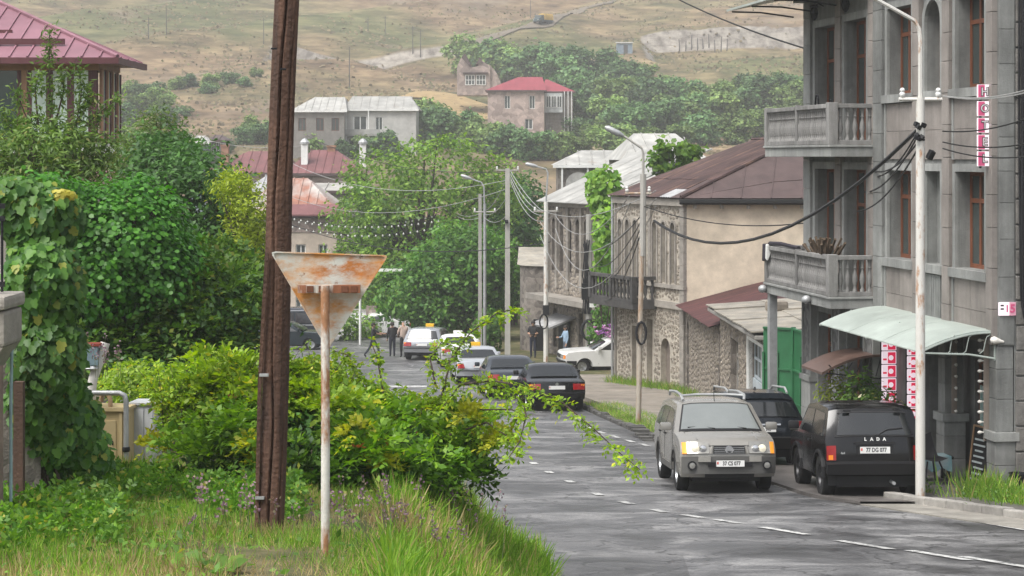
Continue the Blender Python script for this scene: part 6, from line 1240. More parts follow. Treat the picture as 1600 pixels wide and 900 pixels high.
MB().bx(-.16, .14, 0, .35, 0, 1.05).build('case', M_GCAB, g2, bevel=.008); MB().bx(-.12, .0, -.012, 0, .06, 1.0).bx(.02, .12, -.012, 0, .06, 1.0).build('door', M_GCAB, g2); MB().bx(-.19, .17, -.03, .38, 1.05, 1.08).build('lid', M_GCAB, g2)
pp = thing('gas_pipe', 'grey bent gas pipe rising beside the cream cabinet', 'pipe', (b.x+.26, b.y-.06, b.z-.1)); MB().tube([(0,0,0), (0,0,1.15), (-.02,0,1.22), (-.08,0,1.25), (-.42,.02,1.25), (-.55,.05,1.24)], .033, 9).build('run', M_GALV, pp, smooth=50); MB().lathe([(.045,-.03),(.05,0),(.045,.03)], (0,0,.55), 10).build('joint', M_IRON, pp)
p2 = thing('stand_pipe', 'thick pale pipe with red trimmed lantern above the cabinet', 'pipe', (b.x-.22, b.y+.15, b.z)); MB().tube([(0,0,.2), (0,0,1.15), (.02,0,1.3), (.1,.05,1.55), (.16,.08,1.75)], .06, 9).build('run', M_RUST, p2, smooth=50); MB().lathe([(.09,1.42),(.11,1.44),(.09,1.47)], (0,0,0), 12).build('collar', M_GALV, p2); MB().bx(-.1, .1, -.08, .08, 1.48, 1.72).build('lantern_glass', mat('blue_grey_glass', (.18, .25, .28), .2), p2); MB().bx(-.11, .13, -.09, .09, 1.72, 1.755).build('red_cap', mat('red_paint', (.22, .04, .025), .7), p2)
# ---- gate pier, fence on the left edge
b = P(-64, 790, 15); gp = thing('gate_pier', 'stone gate pier with weathered cap at the left edge', 'pier', tuple(b)); M_PIER = mat('pinkish_plaster', (.32, .23, .19), .9, .25, 3, .8, stain=.35, bscale=8)
MB().bx(-.1, .245, 0, .4, -.3, 1.2).build('shaft', M_PIER, gp, bevel=.02); MB().bx(-.15, .37, -.06, .5, 1.24, 1.52).build('block', M_STONE, gp, bevel=.03); MB().hexa([(-.1,-.02,1.05),(.24,-.02,1.05),(.24,.42,1.05),(-.1,.42,1.05),(-.15,-.05,1.24),(.355,-.05,1.24),(.355,.48,1.24),(-.15,.48,1.24)]).build('corbel', M_STONE, gp)
for x0, x1 in ((-.18,.08), (.09,.385)): MB().bx(x0, x1, -.1, .54, 1.53, 1.64).build('cap_stone', M_STONE, gp, bevel=.03)
fn = thing('iron_fence', 'dark iron fence panel above the gate pier', 'fence', tuple(P(-52, 456, 15.2))); 
for z in (.04, .56, .66): MB().bx(-.3, .30, -.015, .015, z, z+.04).build('rail', M_IRON, fn)
for k in range(8): MB().tube([(-.28+k*.08,0,0), (-.28+k*.08,0,.58)], .012, 6).build('bar', M_IRON, fn)
bp_ = thing('blue_downpipe', 'thin pale blue pipe between the gate pier and the vine', 'pipe', tuple(P(17, 745, 15.4))); MB().tube([(0,0,-.2), (0,0,.6), (.01,0,1.15)], .013, 8).build('run', mat('pale_blue_pipe', (.30, .42, .46), .5), bp_, smooth=50)
tp = thing('timber_post', 'dark brown square post in the shade of the vine', 'post', tuple(P(30, 735, 16.2))); MB().bx(-.04, .04, -.04, .04, -.3, .75).build('shaft', mat('dark_timber', (.085, .05, .035), .85, .3, 6, .4, mode='streak'), tp)
# retaining wall the vine hangs over
rw = thing('retaining_wall', 'shaded stone retaining wall mostly hidden behind the vine', 'wall', tuple(P(60, 790, 17.6)), R(108)); MB().bx(-.3, 6, 0, .4, -.9, 1.9).build('core', M_RUB, rw); stones_on('rubble_stones', rw, -.3, 6, -.4, 1.85, [], M_RUBS, .22, 0, 15)
# tyre edge of drain: dark grille stones by the kerb
# ---- overhead wires
WIRE = mat('wire', (.012, .012, .012), .6, .1, 4, 0); WIREL = mat('pale_wire', (.33, .33, .32), .5, .1, 4, 0)
def wire(label, a, b, sag, r, grp, m=WIRE, n=14, cat='wire'):
    a, b = Vector(a), Vector(b); pts = [a.lerp(b, i/n)-Vector((0,0,sag*4*(i/n)*(1-i/n))) for i in range(n+1)]
    return tag(MB().tube(pts, r, 5).build('overhead_wire', m, smooth=60), label, cat, grp)
W1 = P(1437, 205, 32); W1a, W1b = P(1409, 150, 32), P(1473, 150, 32)
Q1 = P(1005, 300, 52); Q1a, Q1b = P(984, 297, 52), P(1025, 297, 52); Q2 = P(856, 325, 85); Q2a, Q2b = P(842, 326, 85), P(868, 326, 85); Q3 = P(793, 268, 90); Q4 = P(752, 330, 94); Q5 = P(920, 345, 83.5)
wire('thick dark cable sagging from the hotel lamp pole to the rusty pole', P(1432,205,32), P(1022,345,52), 1.15, .036, None)
wire('thin dark wire below the stone house eaves to the hotel', P(1005,322,52), P(1262,348,44.6), .25, .014, None)
wire('long dark wire crossing the sky side of the hotel front', P(1050,-6,60), P(1600,150,33), .35, .022, None)
for k, (y0, y1) in enumerate([(150,128),(150,133),(205,170),(222,215),(232,238)]): wire(f'thin wire right of the hotel lamp pole, {ORD[k]} from the top', P(1473,y0,32), P(1640,y1,30), .12, .012, 'wires right of the hotel lamp pole', WIREL if k < 2 else WIRE)
for k, (y0, x1, y1) in enumerate([(205,1360,275),(212,1350,300),(222,1355,262),(232,1340,330)]): wire(f'thin black wire from the hotel lamp pole to the balconies, {ORD[k]} from the top', P(1434,y0,32), P(x1,y1,41), .25, .016, 'wires from the lamp pole to the balconies')
for k in range(5): wire(f'pale wire between rusty pole and white lamp pole, {ORD[k]} from the top', P(1005+(-20 if k % 2 else 20), 298+k*6, 52), P(856+(12 if k % 2 else -12), 327+k*10, 85), .5+.45*k, .013, 'wires between the two lamp poles', WIREL)
for k in range(4): wire(f'black wire across the arched windows from the rusty pole, {ORD[k]} from the top', P(1003, 335+k*8, 52), P(925, 390+k*22, 83), .3+.25*k, .016, 'black wires across the arched windows')
for k in range(4): wire(f'pale wire from white lamp pole up to concrete pole, {ORD[k]} from the left', P(845+k*6, 328+k*3, 85), P(797, 266+k*5, 90), .15+.25*k, .016, 'wires between white lamp pole and concrete pole', WIREL)
for k in range(3): wire(f'thin wire from the concrete pole over the trees, {ORD[k]} from the top', P(790, 268+k*14, 90), P(480-30*k, 212+k*40, 128), .8+.3*k, .016, 'wires over the trees', WIREL if k else WIRE)
wire('dark wire stretched low across the square through the garlands', P(860, 378, 85), P(440, 345, 112), 1.0, .022, None)
for k in range(3): wire(f'pale wire between the paired poles and the concrete pole, {ORD[k]} from the top', P(757, 330+k*5, 93.6), P(793, 275+k*30, 90), .3, .014, 'wires between the paired poles', WIREL)
for k in range(2): wire(f'thin wire from the paired poles to the short old pole, {["upper","lower"][k]} of two', P(752, 333+k*6, 94), P(704, 326+k*4, 120), .3, .014, 'wires to the short old pole', WIREL)
wire('thin pale wire across the far roofs on the left', P(300, 212, 168), P(470, 228, 150), .5, .02, None, WIREL)
# garlands of white bulbs
M_GB = mat('garland_bulb', (.5, .5, .46), .4, .05, 3, 0, stain=0)
GP = None
for k, (a, b, sg_) in enumerate([((452,352,108),(690,352,108),.55), ((462,345,111),(690,343,111),.35), ((455,340,114),(680,336,114),.5)]):
    a, b = P(*a), P(*b); gr = tag(MB().tube([a.lerp(b, i/16)-Vector((0,0,sg_*4*(i/16)*(1-i/16))) for i in range(17)], .015, 4).build('light_garland', WIRE), ('lowest','middle','highest')[k]+' of three garlands of white bulbs above the square', 'garland', 'garlands above the square')
    for i in range(22):
        t = (i+.5)/22; p = a.lerp(b, t)-Vector((0,0,sg_*4*t*(1-t)+.06))
        if GP is None: GP = MB().lathe([(.015,.06),(.045,.02),(.055,-.02),(.035,-.06),(.008,-.075)], (0,0,0), 7).build('bulb', M_GB, gr, smooth=60); o = GP
        else: o = GP.copy(); COL.objects.link(o); o.parent = gr
        o.location = p
# drain grating along the kerb near the beige SUV
g = ground_at(990, 688); dg = thing('drain_grating', 'broken dark drain grating along the kerb behind the SUV', 'grating', (g.x+.25, g.y, float(zr(g.y))+.03), math.atan2(1, -.1))
for k in range(12): MB().box((-1.6+k*.28, 0, .05+random.uniform(0,.05)), (.13, .42, .05), random.uniform(-.2,.2)).build('bar', M_DKERB, dg)
# laundry and basket on the lower balcony rail
p = HW(-.02, -.98, -2.12); ld = thing('hanging_laundry', 'dark and white clothes hanging over the lower balcony rail', 'laundry', tuple(p), R(-81)); M_CLO = mat('dark_cloth', (.03, .025, .035), .9)
MB().hexa([(-.02,-.1,-.28),(.22,-.1,-.24),(.22,-.04,-.24),(-.02,-.04,-.28),(-.02,-.09,.12),(.22,-.09,.12),(.22,.12,.13),(-.02,.12,.13)]).build('shirt', M_CLO, ld, bevel=.02); MB().hexa([(.24,-.1,-.2),(.34,-.1,-.25),(.34,-.05,-.25),(.24,-.05,-.2),(.24,-.09,.12),(.34,-.09,.12),(.34,.1,.13),(.24,.1,.13)]).build('towel', M_WHITE, ld, bevel=.02); MB().tube([(.3,0,.14),(1.2,.0,.17),(2.4,.02,.13)], .05, 6).build('rolled_cloth', M_CLO, ld)
p = HW(3.6, -.75, -2.05); bk = thing('dried_bundle', 'brown bundle of dried stalks on the lower balcony corner', 'bundle', tuple(p)); mb = MB()
for i in range(60): a = random.uniform(0, 6.28); mb.tube([(random.uniform(-.15,.15), random.uniform(-.35,.35), -.35), (random.gauss(0,.16), random.gauss(0,.3), .1+random.random()*.25)], .018, 4, .03)
mb.build('stalks', mat('dried_stalks', (.10, .07, .045), .95, .4, 8, .3), bk)['kind'] = 'stuff'
p = HW(2.6, -.6, 1.0); rg = thing('metal_rings', 'dark wire rings standing on the upper balcony rail', 'ornament', tuple(p)); MB().tube([(0, .22*math.cos(a), .15+.2*math.sin(a)) for a in [2*math.pi*i/16 for i in range(17)]], .02, 5).build('ring', M_IRON, rg); MB().tube([(.3, .14*math.cos(a), .1+.14*math.sin(a)) for a in [2*math.pi*i/16 for i in range(17)]], .02, 5).build('ring', M_IRON, rg)
# ================================================================ people
M_SKIN = mat('skin', (.42, .25, .17), .6, .06, 6, 0, stain=.05)
def cloth(n, c): return mat(n, c, .9, .15, 6, .3, stain=.1)
def person(label, loc, rz, h, shirt, trousers, hair, pose=None, long_sleeve=True, shoes=(.02, .02, .02), bald=False, hair_long=False, vest=None):
    J = dict(pelvis=(0,0,.95,.135), spine=(0,0,1.16,.13), chest=(0,.0,1.36,.15), neck=(0,.0,1.49,.06), head=(0,.025,1.60,.092), crown=(0,.02,1.69,.08), nose=(0,.115,1.60,.016))
    for s, n in ((-1, 'l'), (1, 'r')):
        J.update({'sh'+n: (s*.17,0,1.42,.07), 'el'+n: (s*.235,-.02,1.14,.048), 'wr'+n: (s*.245,.07,.90,.034), 'pa'+n: (s*.245,.10,.83,.036), 'hip'+n: (s*.085,0,.88,.095), 'kn'+n: (s*.095,.02,.50,.068), 'an'+n: (s*.095,-.02,.09,.045), 'to'+n: (s*.105,.13,.045,.042)})
    if pose: J.update(pose)
    for n in 'lr':       # five fingers, unequal, slightly curled; thumb from the side of the palm
        p = Vector(J['pa'+n][:3]); w = Vector(J['wr'+n][:3]); d = (p-w).normalized(); sd = d.orthogonal().normalized(); up_ = d.cross(sd)
        for i, (o, L) in enumerate(((-.027,.065),(-.009,.078),(.009,.074),(.027,.058))):
            J[f'f{i}{n}'] = (*(p+sd*o+d*L*.6), .009); J[f'g{i}{n}'] = (*(p+sd*o+d*L+up_*.02), .008)
        J['th'+n] = (*(p-d*.03+sd*.05+d*.02), .010)
    E = [('pelvis','spine','s'),('spine','chest','s'),('chest','neck','k'),('neck','head','k'),('head','crown','k'),('head','nose','k')]
    for n in 'lr': E += [('chest','sh'+n,'s'),('sh'+n,'el'+n,'s'),('el'+n,'wr'+n,'s' if long_sleeve else 'k'),('wr'+n,'pa'+n,'k'),('pa'+n,'th'+n,'k'),('pelvis','hip'+n,'t'),('hip'+n,'kn'+n,'t'),('kn'+n,'an'+n,'t'),('an'+n,'to'+n,'f')]+[('pa'+n,f'f{i}{n}','k') for i in range(4)]+[(f'f{i}{n}',f'g{i}{n}','k') for i in range(4)]
    ks = list(J); ix = {k: i for i, k in enumerate(ks)}; sc = h/1.76
    me = bpy.data.meshes.new('tmp'); me.from_pydata([tuple(c*sc for c in J[k][:3]) for k in ks], [(ix[a], ix[b]) for a, b, _ in E], [])
    o = bpy.data.objects.new('tmp', me); COL.objects.link(o); m = o.modifiers.new('skin', 'SKIN'); m.use_smooth_shade = True
    for i, k in enumerate(ks): v = me.skin_vertices[0].data[i]; v.radius = (J[k][3]*sc*(1.25 if k in ('chest','spine','pelvis') else 1), J[k][3]*sc*(.85 if k in ('chest','spine','pelvis') else 1)); v.use_root = (k == 'pelvis')
    o.modifiers.new('sub', 'SUBSURF').levels = 1; o.modifiers['sub'].render_levels = 1
    dg = bpy.context.evaluated_depsgraph_get(); me2 = bpy.data.meshes.new_from_object(o.evaluated_get(dg)); bpy.data.objects.remove(o)
    t = thing('person', label, 'person', loc, rz); me2.name = 'body'; me2.materials.clear()
    for q in (M_SKIN, cloth('cloth_%d%d%d' % tuple(int(c*99) for c in shirt), shirt), cloth('cloth_%d%d%d' % tuple(int(c*99) for c in trousers), trousers), cloth('shoe', shoes)): me2.materials.append(q)
    seg = [(Vector(J[a][:3])*sc, Vector(J[b][:3])*sc, {'k': 0, 's': 1, 't': 2, 'f': 3}[c]) for a, b, c in E if a not in ('head',) or 1]
    for p in me2.polygons:
        c = p.center; best, bm_ = 9, 0
        for a, b, mi in seg:
            ab = b-a; u = max(0, min(1, (c-a).dot(ab)/max(1e-9, ab.length_squared))); dd = (a+ab*u-c).length
            if dd < best: best, bm_ = dd, mi
        if bm_ == 1 and c.z < .95*sc and abs(c.x) < .2*sc: bm_ = 2
        if bm_ == 0 and c.z < 1.47*sc and abs(c.x) < .12*sc and c.z > 1.1*sc: bm_ = 1
        p.material_index = bm_
    b = bpy.data.objects.new('body', me2); COL.objects.link(b); b.parent = t
    hd = Vector(J['head'][:3])*sc
    if not bald:
        mb = MB(); r = .108*sc; N = 10
        for i in range(5):
            ph = i/4*math.pi*.55
            for k in range(N): a = 2*math.pi*k/N; mb.v.append((hd.x+r*math.sin(ph)*math.cos(a), hd.y-.018+r*1.08*math.sin(ph)*math.sin(a), hd.z+.035*sc+r*1.05*math.cos(ph)-(.05*sc if (i == 4 and math.sin(a) < .2) else 0)-(.16*sc if (hair_long and i == 4 and math.sin(a) < .3) else 0)))
        mb.f = [(i*N+k, i*N+(k+1)%N, (i+1)*N+(k+1)%N, (i+1)*N+k) for i in range(4) for k in range(N)]; mb.m = [0]*len(mb.f); mb.build('hair', mat('hair', hair, .7, .2, 20, .4), t, smooth=70)
    for s in (-1, 1): MB().lathe([(.002,-.008),(.011,0),(.002,.008)], (hd.x+s*.034*sc, hd.y+.088*sc, hd.z+.022*sc), 6, axis='y').build('eye', M_INK, t); MB().lathe([(.004,-.012),(.022,-.006),(.026,.004),(.006,.01)], (hd.x+s*.098*sc, hd.y-.005, hd.z), 8, axis='x').build('ear', M_SKIN, t)
    return t
def gp(px, py, d, dz=0): p = P(px, py, d); return (p.x, d, float(hs_(p.x, d))+dz)
def on_road(px, d): x = (px-800)*d/3000; return (x, d, float(zr(d))+.005)
HR = (.02, .015, .012)
walk = dict(hipl=(-.085,-.02,.88,.095), knl=(-.095,-.14,.52,.068), anl=(-.095,-.42,.16,.045), tol=(-.1,-.32,.05,.042), knr=(.095,.24,.52,.068), anr=(.095,.30,.09,.045), tor=(.1,.44,.05,.042))
person('man in black walking to the right with one arm stretched forward', on_road(583, 92), R(-80), 1.72, (.02, .02, .022), (.025, .028, .04), HR, dict(walk, elr=(.2,.28,1.25,.045), wrr=(.16,.5,1.2,.034), par=(.15,.58,1.19,.036), ell=(-.22,.16,1.18,.048), wrl=(-.16,.38,1.14,.034), pal=(-.15,.45,1.13,.036)), long_sleeve=False)
person('man in black waistcoat and white sleeves seen from behind', on_road(613, 93), R(8), 1.72, (.025, .025, .027), (.03, .03, .035), HR, dict(elr=(.22,.08,1.16,.046), wrr=(.15,.26,1.05,.034), par=(.14,.33,1.04,.036)))
person('bald man in beige shirt and black trousers beside the estate taxi', on_road(630, 92.4), R(15), 1.78, (.44, .34, .28), (.02, .02, .024), HR, dict(ell=(-.26,.0,1.16,.046), wrl=(-.22,.16,1.0,.034), pal=(-.20,.23,.97,.036)), bald=True)
person('man in dark clothes standing with folded hands by the lamp pole', gp(833, 557, 88), R(170), 1.74, (.018, .018, .024), (.022, .026, .045), HR, dict(ell=(-.24,.02,1.16,.046), wrl=(-.06,.2,1.12,.034), pal=(.0,.22,1.13,.036), elr=(.24,.02,1.16,.046), wrr=(.08,.2,1.1,.034), par=(.02,.23,1.1,.036)), long_sleeve=False)
person('woman in pale blue denim jacket standing behind the white saloon', gp(884, 560, 84.5), R(110), 1.66, (.26, .36, .47), (.10, .11, .14), HR, dict(elr=(.22,.12,1.16,.046), wrr=(.16,.28,1.15,.034), par=(.15,.35,1.16,.036)), hair_long=True)
# ================================================================ vegetation
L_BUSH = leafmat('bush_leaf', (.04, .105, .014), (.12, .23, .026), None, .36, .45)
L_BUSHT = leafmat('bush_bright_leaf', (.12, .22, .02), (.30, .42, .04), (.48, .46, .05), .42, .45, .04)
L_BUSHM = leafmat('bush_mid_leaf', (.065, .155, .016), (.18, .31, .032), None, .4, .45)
L_BUSHY = leafmat('bush_yellow_leaf', (.30, .34, .03), (.48, .48, .05), None, .42, .5)
L_VINE = leafmat('vine_leaf', (.035, .11, .018), (.11, .24, .034), (.25, .28, .04), .35, .45, .03)
L_IVY = leafmat('ivy_leaf', (.028, .11, .012), (.085, .24, .024), None, .33, .42)
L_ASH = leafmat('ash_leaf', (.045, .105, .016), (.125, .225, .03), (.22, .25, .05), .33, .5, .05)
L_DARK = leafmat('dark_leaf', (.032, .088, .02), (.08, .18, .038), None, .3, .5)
L_YG = leafmat('yellow_green_leaf', (.17, .25, .02), (.38, .46, .045), None, .42, .5)
L_PEACH = leafmat('peach_leaf', (.06, .12, .022), (.15, .24, .045), (.2, .22, .06), .36, .5, .05)
L_WAL = leafmat('walnut_leaf', (.055, .125, .018), (.18, .29, .036), None, .35, .5, ns=.45)
L_WAL2 = leafmat('round_tree_leaf', (.04, .12, .02), (.12, .25, .035), None, .35, .5, ns=.5)
L_GRAPE = leafmat('grape_leaf', (.07, .17, .018), (.20, .34, .04), None, .42, .45)
L_HILL = leafmat('hill_leaf', (.045, .105, .038), (.13, .23, .08), None, .25, .6, ov=(.6, 1.4), ns=.35)
L_HILL2 = leafmat('hill_leaf_pale', (.075, .14, .04), (.20, .29, .08), None, .25, .6, ov=(.6, 1.35), ns=.35)
L_GRASS = leafmat('grass_blade', (.095, .215, .024), (.27, .42, .06), (.46, .38, .16), .38, .55, .10)
L_DRY = leafmat('dry_blade', (.28, .21, .09), (.48, .39, .19), None, .3, .7)
L_WEED = leafmat('weed_leaf', (.05, .13, .018), (.15, .28, .034), (.3, .3, .05), .36, .5, .04)
L_PURP = leafmat('purple_flower', (.15, .085, .12), (.30, .20, .24), (.26, .22, .14), .3, .7, .35)
L_BROWN = leafmat('red_brown_leaf', (.12, .035, .018), (.24, .08, .03), None, .35, .6)
M_BARK = mat('bark', (.075, .055, .042), .95, .3, 6, .8, stain=.3, mode='streak')
def E(px, py, d, rx, ry, rd=None):
    p = P(px, py, d); k = d/FPX; return (p.x, p.y, p.z, rx*k, (rd if rd is not None else (rx+ry)/2*k), ry*k)
def ell(rng, ells, n, r0=.5, r1=1.0, up=-1.0):
    e = np.array(ells); w = (e[:, 3]*e[:, 4]*e[:, 5])**(2/3); i = rng.choice(len(e), n, p=w/w.sum())
    v = nrm(rng.normal(size=(n, 3))); v[:, 2] = np.where(v[:, 2] < up, -v[:, 2], v[:, 2]); r = (r0**3+(r1**3-r0**3)*rng.random(n))**(1/3)
    r = r*(1+.10*np.sin(v[:, 0]*7+i)*np.cos(v[:, 2]*6+i*2)); return e[i, :3]+v*e[i, 3:6]*r[:, None], v
def cloud(rng, ells, ncl, per, rc, r0=.5, up=-1.0, flat=.7, nw=(.55, .55, .55)):
    "leaf points gathered in clusters through the crown, facing out and up"
    c, v = ell(rng, ells, ncl, r0, 1, up); p = np.repeat(c, per, 0)+rng.normal(size=(ncl*per, 3))*np.array([1, 1, flat])*rc*np.repeat(rng.uniform(.6, 1.4, ncl), per)[:, None]
    n = np.repeat(v, per, 0)*nw[0]+np.array([0, 0, nw[1]])+rng.normal(size=(ncl*per, 3))*nw[2]; return p, n, c
def limbs(base, ells, tips, r, nmax, rng, lean=0):
    "trunk with curved tapering limbs reaching to the leaf clusters"
    mb = MB(); base = Vector(base); e = np.array(ells); top = Vector(e[:, :3].mean(0)); zc = e[:, 2].max()
    fork = base.lerp(top, .42); mb.tube([base-Vector((0,0,.3)), base.lerp(fork, .5)+Vector((r*.4, 0, 0)), fork, base.lerp(top, .85)], [r*1.25, r, r*.85, r*.4], 9)
    k = rng.choice(len(tips), min(nmax, len(tips)), replace=False)
    for i in k:
        q = Vector(tips[i]); a = base.lerp(top, float(rng.uniform(.35, .8))); m = a.lerp(q, .55)+Vector((0, 0, float(rng.uniform(.0, .12))*(q-a).length)); mb.tube([a, a.lerp(m, .5), m, q], [r*.42, r*.32, r*.22, r*.06], 5)
    return mb
def tree(name, label, base, ells, ncl, per, rc, size, lm, shape='diamond', r=.2, nl=24, seed=1, r0=.5, cat='tree', group=None, flat=.7, up=-1, nw=(.55, .55, .55), extra=None):
    rng = np.random.default_rng(seed); t = thing(name, label, cat, tuple(base), 0, group)
    p, n, c = cloud(rng, ells, ncl, per, rc, r0, up, flat, nw)
    rel = [(x-base[0], y-base[1], z-base[2], a, b, d) for x, y, z, a, b, d in ells]
    limbs((0,0,0), rel, c-np.array(base), r, nl, rng).build('trunk', M_BARK, t, smooth=60)
    leaves('crown', p, n, size*rng.uniform(.65, 1.25, len(p)), lm, t, shape, None, rng)
    if extra: extra(rng, t)
    return t
def sprigs(rng, p, d, L, nl, size, m, name, parent, nrmv=None):
    "compound leaves: pairs of leaflets along a drooping stalk"
    n = len(p); d = nrm(d); up_ = np.array([0, 0, 1.0])+rng.normal(size=(n, 3))*.35 if nrmv is None else nrmv; side = nrm(np.cross(d, up_)); nn = np.cross(side, d); P_, N_, T_, S_ = [], [], [], []
    for i in range(nl):
        t = (i//2+1)/(nl//2+1) if i < nl-1 else 1.0; s = (1 if i % 2 else -1) if i < nl-1 else 0
        P_.append(p+d*(L*t)[:, None]-np.array([0, 0, 1])*(L*.35*t*t)[:, None]); T_.append(d*.55+side*s*.85-np.array([0, 0, .25])+rng.normal(size=(n, 3))*.18); N_.append(nn+rng.normal(size=(n, 3))*.3); S_.append(size*rng.uniform(.75, 1.2, n))
    return leaves(name, np.concatenate(P_), np.concatenate(N_), np.concatenate(S_), m, parent, 'diamond', np.concatenate(T_), rng)

# ---- big shrub in the middle of the picture
rng = np.random.default_rng(11); base = Vector((*P(520, 800, 19.6)[:2], 0)); base.z = hs_(base.x, base.y)
bu_t = thing('large_shrub', 'large bright green shrub with long arching branch beside the road', 'shrub', tuple(base))
be = [E(355,710,20,85,75,.9), E(480,715,19.6,130,90,1.0), E(630,722,19.8,110,72,1.0), E(560,690,20.3,120,48,.7), E(400,630,20.4,85,45,.7), E(700,705,20.4,55,60,.6), E(320,640,20.8,45,50,.5), E(345,600,20.6,38,38,.4), E(500,620,20.4,38,34,.4)]
ex = [(a-base.x, b-base.y, c-base.z, *q) for a, b, c, *q in be]
c, v = ell(rng, be, 900, .55, 1.0); lim = limbs((0,0,0), ex, c[:200]-np.array(base), .05, 90, rng)
# clumps of foliage: leafy boughs with dark hollows between them
cc, cv = ell(rng, be, 118, .74, 1.02); cc = cc[cc[:, 1] < 20.9]
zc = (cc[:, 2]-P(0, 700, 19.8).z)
for nm, sel, lm, nsp in (('leaves', zc < -.10, L_BUSH, 34), ('leaves', (zc >= -.10) & (zc < .38), L_BUSHM, 40), ('leaves', zc >= .38, L_BUSHT, 38)):  # leaf colour by height paints a lit top and shaded underside
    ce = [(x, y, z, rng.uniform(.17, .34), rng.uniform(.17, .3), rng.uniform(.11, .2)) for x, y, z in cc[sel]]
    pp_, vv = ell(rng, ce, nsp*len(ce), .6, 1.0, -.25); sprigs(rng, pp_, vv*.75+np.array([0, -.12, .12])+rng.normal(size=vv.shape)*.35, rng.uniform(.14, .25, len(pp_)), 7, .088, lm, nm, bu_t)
yc = np.array([tuple(P(*q)) for q in ((262,640,20.2),(290,680,20),(240,700,20.2),(420,720,19),(395,700,18.9),(560,680,18.9),(735,655,19.5),(780,690,19.5),(600,730,19))]); ye = [(x, y, z, .12, .1, .09) for x, y, z in yc]
pp_, vv = ell(rng, ye, 260, .5, 1.0, -.2); sprigs(rng, pp_, vv+rng.normal(size=vv.shape)*.3, rng.uniform(.1, .18, len(pp_)), 7, .075, L_BUSHY, 'yellow_leaves', bu_t)
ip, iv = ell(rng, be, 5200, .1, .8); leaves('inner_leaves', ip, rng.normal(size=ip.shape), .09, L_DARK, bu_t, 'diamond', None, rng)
bp2, bv2 = ell(rng, be, 26, .95, 1.1, 0); sprigs(rng, bp2, bv2+np.array([0, 0, .3]), rng.uniform(.1, .2, 26), 7, .06, L_BROWN, 'red_brown_leaves', bu_t)
# long shoots
def shoot(pix, d0, d1, r=.012, step=.035, size=.062, m=L_BUSH, L=(.06, .13)):
    pts = [P(x, y, d0+(d1-d0)*i/(len(pix)-1)) for i, (x, y) in enumerate(pix)]; fine = []
    for a, b in zip(pts, pts[1:]): n = max(1, int((b-a).length/step)); fine += [a.lerp(b, k/n) for k in range(n)]
    fine.append(pts[-1]); lim.tube([q-base for q in pts], r, 5, r*.35)
    A = np.array([tuple(q) for q in fine]); A = np.repeat(A, 2, 0)+rng.normal(size=(len(A)*2, 3))*.012; D = rng.normal(size=A.shape)*.7+np.array([0, 0, -.1]); return A, D, rng.uniform(*L, len(A))
Sh = [shoot([(690,640),(720,600),(770,595),(830,605),(880,630),(930,672),(965,705),(1000,734)], 19.6, 18.0), shoot([(760,600),(815,615),(822,650),(812,690),(795,715)], 19.2, 18.6), shoot([(690,620),(705,560),(735,520),(775,490),(815,480)], 20, 20.6), shoot([(680,600),(672,560),(690,535),(720,545)], 20, 20.4), shoot([(740,640),(800,640),(830,655)], 19.6, 19.4),
      shoot([(600,620),(590,560),(580,535)], 20, 20.2), shoot([(470,620),(450,570),(430,548)], 20, 20.2), shoot([(770,700),(800,670),(815,640)], 19.8, 19.4), shoot([(560,590),(545,555),(520,548)], 20.2, 20.4), shoot([(300,610),(290,575),(320,560)], 20.4, 20.6), shoot([(700,680),(760,660),(790,680),(800,700)], 19.5, 19.2)]
for i in range(64):
    x0 = random.uniform(250, 760); y0 = interp([(580,240),(560,400),(545,560),(560,680),(610,760)], x0) if 0 else float(np.interp(x0, [240, 400, 560, 680, 760], [650, 600, 635, 650, 670])); Sh.append(shoot([(x0, y0+30), (x0+random.uniform(-15,15), y0-10), (x0+random.uniform(-50,50), y0-random.uniform(20,75 if x0 < 530 else 42))], 19.9, 20.2, .007))
sprigs(rng, np.concatenate([s[0] for s in Sh]), np.concatenate([s[1] for s in Sh]), np.concatenate([s[2] for s in Sh]), 5, .058, L_BUSHT, 'shoot_leaves', bu_t)
lim.build('stems', M_BARK, bu_t, smooth=60)

# ---- vine hanging over the left wall
rng = np.random.default_rng(21); b = Vector((*P(60, 790, 17.2)[:2], 0)); b.z = hs_(b.x, b.y)
vi = thing('hanging_vine', 'grape vine with broad leaves hanging down over the left wall', 'vine', tuple(b))
ve = [E(62,340,17.6,62,52,.5), E(68,440,17.3,58,75,.5), E(72,560,17.2,55,80,.45), E(95,660,17.6,60,75,.4), E(25,310,17.5,45,35,.4), E(55,620,17.3,40,70,.35), E(120,720,18.5,50,55,.4)]
p, v = ell(rng, ve, 8000, .75, 1.03); n = v*.6+np.array([0, -.55, .35])+rng.normal(size=p.shape)*.32
leaves('leaves', p, n, rng.uniform(.05, .105, len(p)), L_VINE, vi, 'lobed', np.array([0, 0, -1.0])+rng.normal(size=p.shape)*.35, rng)
p, v = ell(rng, ve, 1500, .2, .75); leaves('inner_leaves', p, rng.normal(size=p.shape), .11, L_ASH, vi, 'lobed', None, rng)
mb = MB(); [mb.tube([P(60+random.uniform(-30,40), 760, 17.4)-b, P(50+random.uniform(-30,50), 600, 17.4)-b, P(60+random.uniform(-40,50), 330, 17.5)-b], .015, 5, .006) for _ in range(14)]; mb.build('stems', M_BARK, vi)
p, v = ell(rng, [E(98,305,17.4,22,9,.1)], 90, .1, 1); leaves('yellow_leaves', p, v+np.array([0, -.5, .5]), .05, leafmat('yellow_leaf', (.4, .36, .04), (.6, .55, .1), None, .4), vi, 'round', None, rng)
